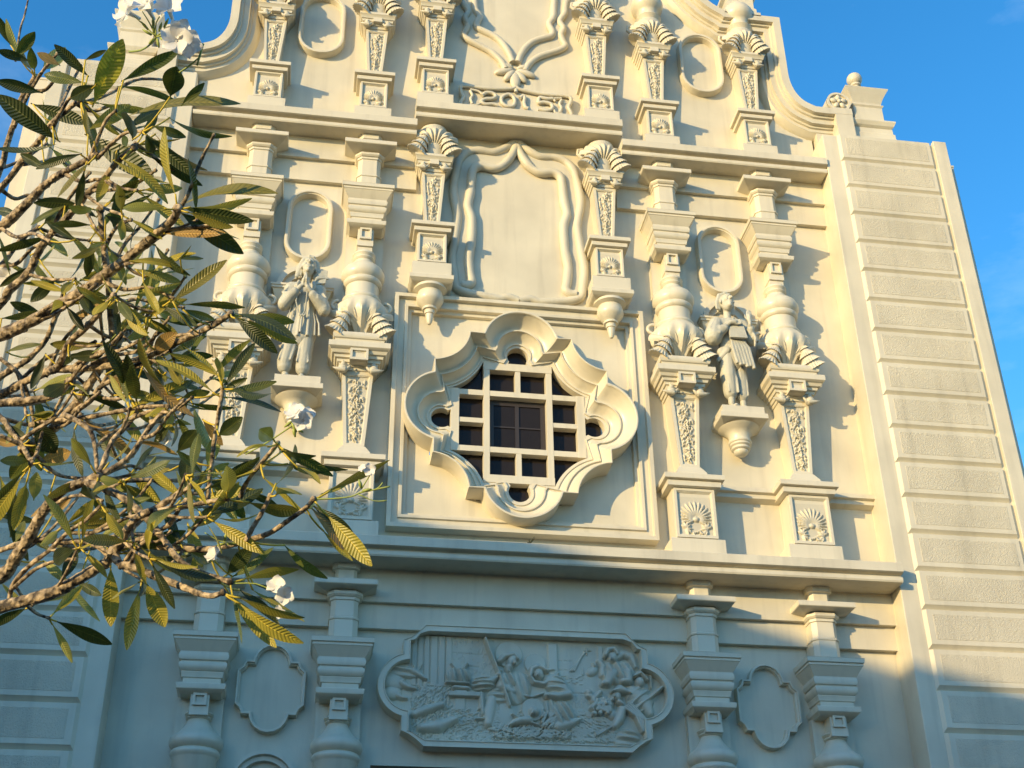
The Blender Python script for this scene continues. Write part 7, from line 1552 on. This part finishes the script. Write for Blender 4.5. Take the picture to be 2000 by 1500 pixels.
for k, (p, d) in enumerate(tips):
    for q in range(4 if k in (4,5,6,9,14,15,17,18,19,20,21,22,23,24,25,27,28,31,32,33,34) else 2):
        a = Vector((rnd.gauss(0,1), rnd.gauss(0,1), rnd.gauss(0,.8))); a = (a-d*a.dot(d)).normalized(); e = (a*rnd.uniform(.7,1)+d*rnd.uniform(.1,.8)+Vector((0,0,-.15))).normalized()
        L_ = rnd.uniform(.13,.23); B = p+e*rnd.uniform(.03,.06); ALL.append((rnd.choice('dygodylgody'), B, B+e*L_, e.cross(Vector((rnd.uniform(-1,1),rnd.uniform(-1,1),1))).normalized(), L_*rnd.uniform(.19,.27)))
for br in BRANCHES[:14]:      # whorls on shoots that leave the picture on the left
    if len(br) > 2 and br[0][0] < -4:
        c = sub(br[1])+Vector((rnd.uniform(-.25,.05), rnd.uniform(-.2,.2), rnd.uniform(.15,.5)))
        m = M(); m.tube([sub(br[1]), (sub(br[1])+c)/2+Vector((.02,0,-.03)), c], [.013,.011,.010], 8); m.obj("branch", MB, tree, smooth=180)
        for k in range(8):
            d = Vector((rnd.uniform(-1,1), rnd.uniform(-1,1), rnd.uniform(-.3,1))).normalized()
            ALL.append((rnd.choice('dgoyd'), c+d*.03, c+d*rnd.uniform(.18,.30), d.cross(Vector((rnd.uniform(-1,1),rnd.uniform(-1,1),1))).normalized(), .075))
order = sorted(range(len(ALL)), key=lambda i: -(ALL[i][2]-ALL[i][1]).length*ALL[i][4]*(1 if i < len(LEAVES) else .5))
def build_leaves(idx, name):
    vs = []; fs = []; uvs = []; mats = []
    for i in idx:
        tone, B, T, wv, W_ = ALL[i]; leaf(vs, fs, uvs, mats, B+TB, T+TB, wv, W_, tone, rnd)
        near = min(allpts, key=lambda q: (q-B).length); g = (near-B).length
        if .01 < g < .16:          # leaf stalk back to the shoot
            k0 = len(vs); c0 = near; c1 = (near+B)/2+Vector((0,0,-.1*g)); c2 = B+(T-B)*.04; pts = [c0, c0.lerp(c1,.7), c1.lerp(c2,.5), c2]
            mm = M(); mm.tube(pts, .0032, 5); vs += [Vector(q) for q in mm.v]; fs += [tuple(j+k0 for j in f) for f in mm.f]; uvs += [(.5,.5)]*len(mm.v); mats += [MK['y']]*len(mm.f)
    me = bpy.data.meshes.new(name); me.from_pydata([tuple(v) for v in vs], [], fs)
    for q in ML.values(): me.materials.append(q)
    ul = me.uv_layers.new(name="UVMap")
    for p in me.polygons:
        p.material_index = mats[p.index]; p.use_smooth = True
        for li in p.loop_indices: ul.data[li].uv = uvs[me.loops[li].vertex_index]
    o = bpy.data.objects.new(name, me); COL.objects.link(o); o.parent = tree; return o
for i in order[:100]: build_leaves([i], "leaf")
build_leaves(order[100:], "foliage")["kind"] = "stuff"
for st_ in STALKS:
    P = [sub(q) for q in st_]; pts, rr = smooth3(P, [q[3] for q in st_], 3); m = M(); m.tube(pts, rr, 6); m.obj("flower_stalk", MST, tree, smooth=180)
m = M()
for c, d in BUDS:
    c = sub(c); d = Vector(d); m.tube([c-d*.3, c+d*.4, c+d*1.0], [.0035,.0055,.0018], 6)
m.obj("flower_buds", MST, tree, smooth=180)["kind"] = "stuff"
rnd = random.Random(8)
for c, d, s_ in FLOWERS:
    s_ *= 1.08; d = tuple(Vector(d).normalized()*.55+(Vector(cam.matrix_world.translation)-Vector(c)).normalized()*.35+SUN*.75)
    c = sub(c); d = Vector(d).normalized(); u = d.cross(Vector((0,1,0.2))).normalized(); w = d.cross(u); m = M()
    m.tube([c-d*s_*.5, c], [s_*.05, s_*.09], 6)
    a0 = rnd.uniform(0,6)
    for k in range(5):
        a = a0+2*pi*k/5; e = u*cos(a)+w*sin(a); f_ = -u*sin(a)+w*cos(a); vs = []; fs = []
        for i in range(7):
            t = i/6; hw = s_*.30*sin(pi*min(1,.08+.90*t)**.9)+.001
            p = c+e*s_*(.06+.62*t*(1-.10*t))+d*s_*(.45*t-.30*t*t)
            for j in range(4): q = j/3*2-1; vs.append(p+f_*hw*q+d*s_*(.10*q*t+.06*q*q))
        for i in range(6):
            for j in range(3): fs.append((i*4+j, i*4+j+1, (i+1)*4+j+1, (i+1)*4+j))
        m.add(vs, fs)
    m.obj("flower", MF, tree, smooth=180)
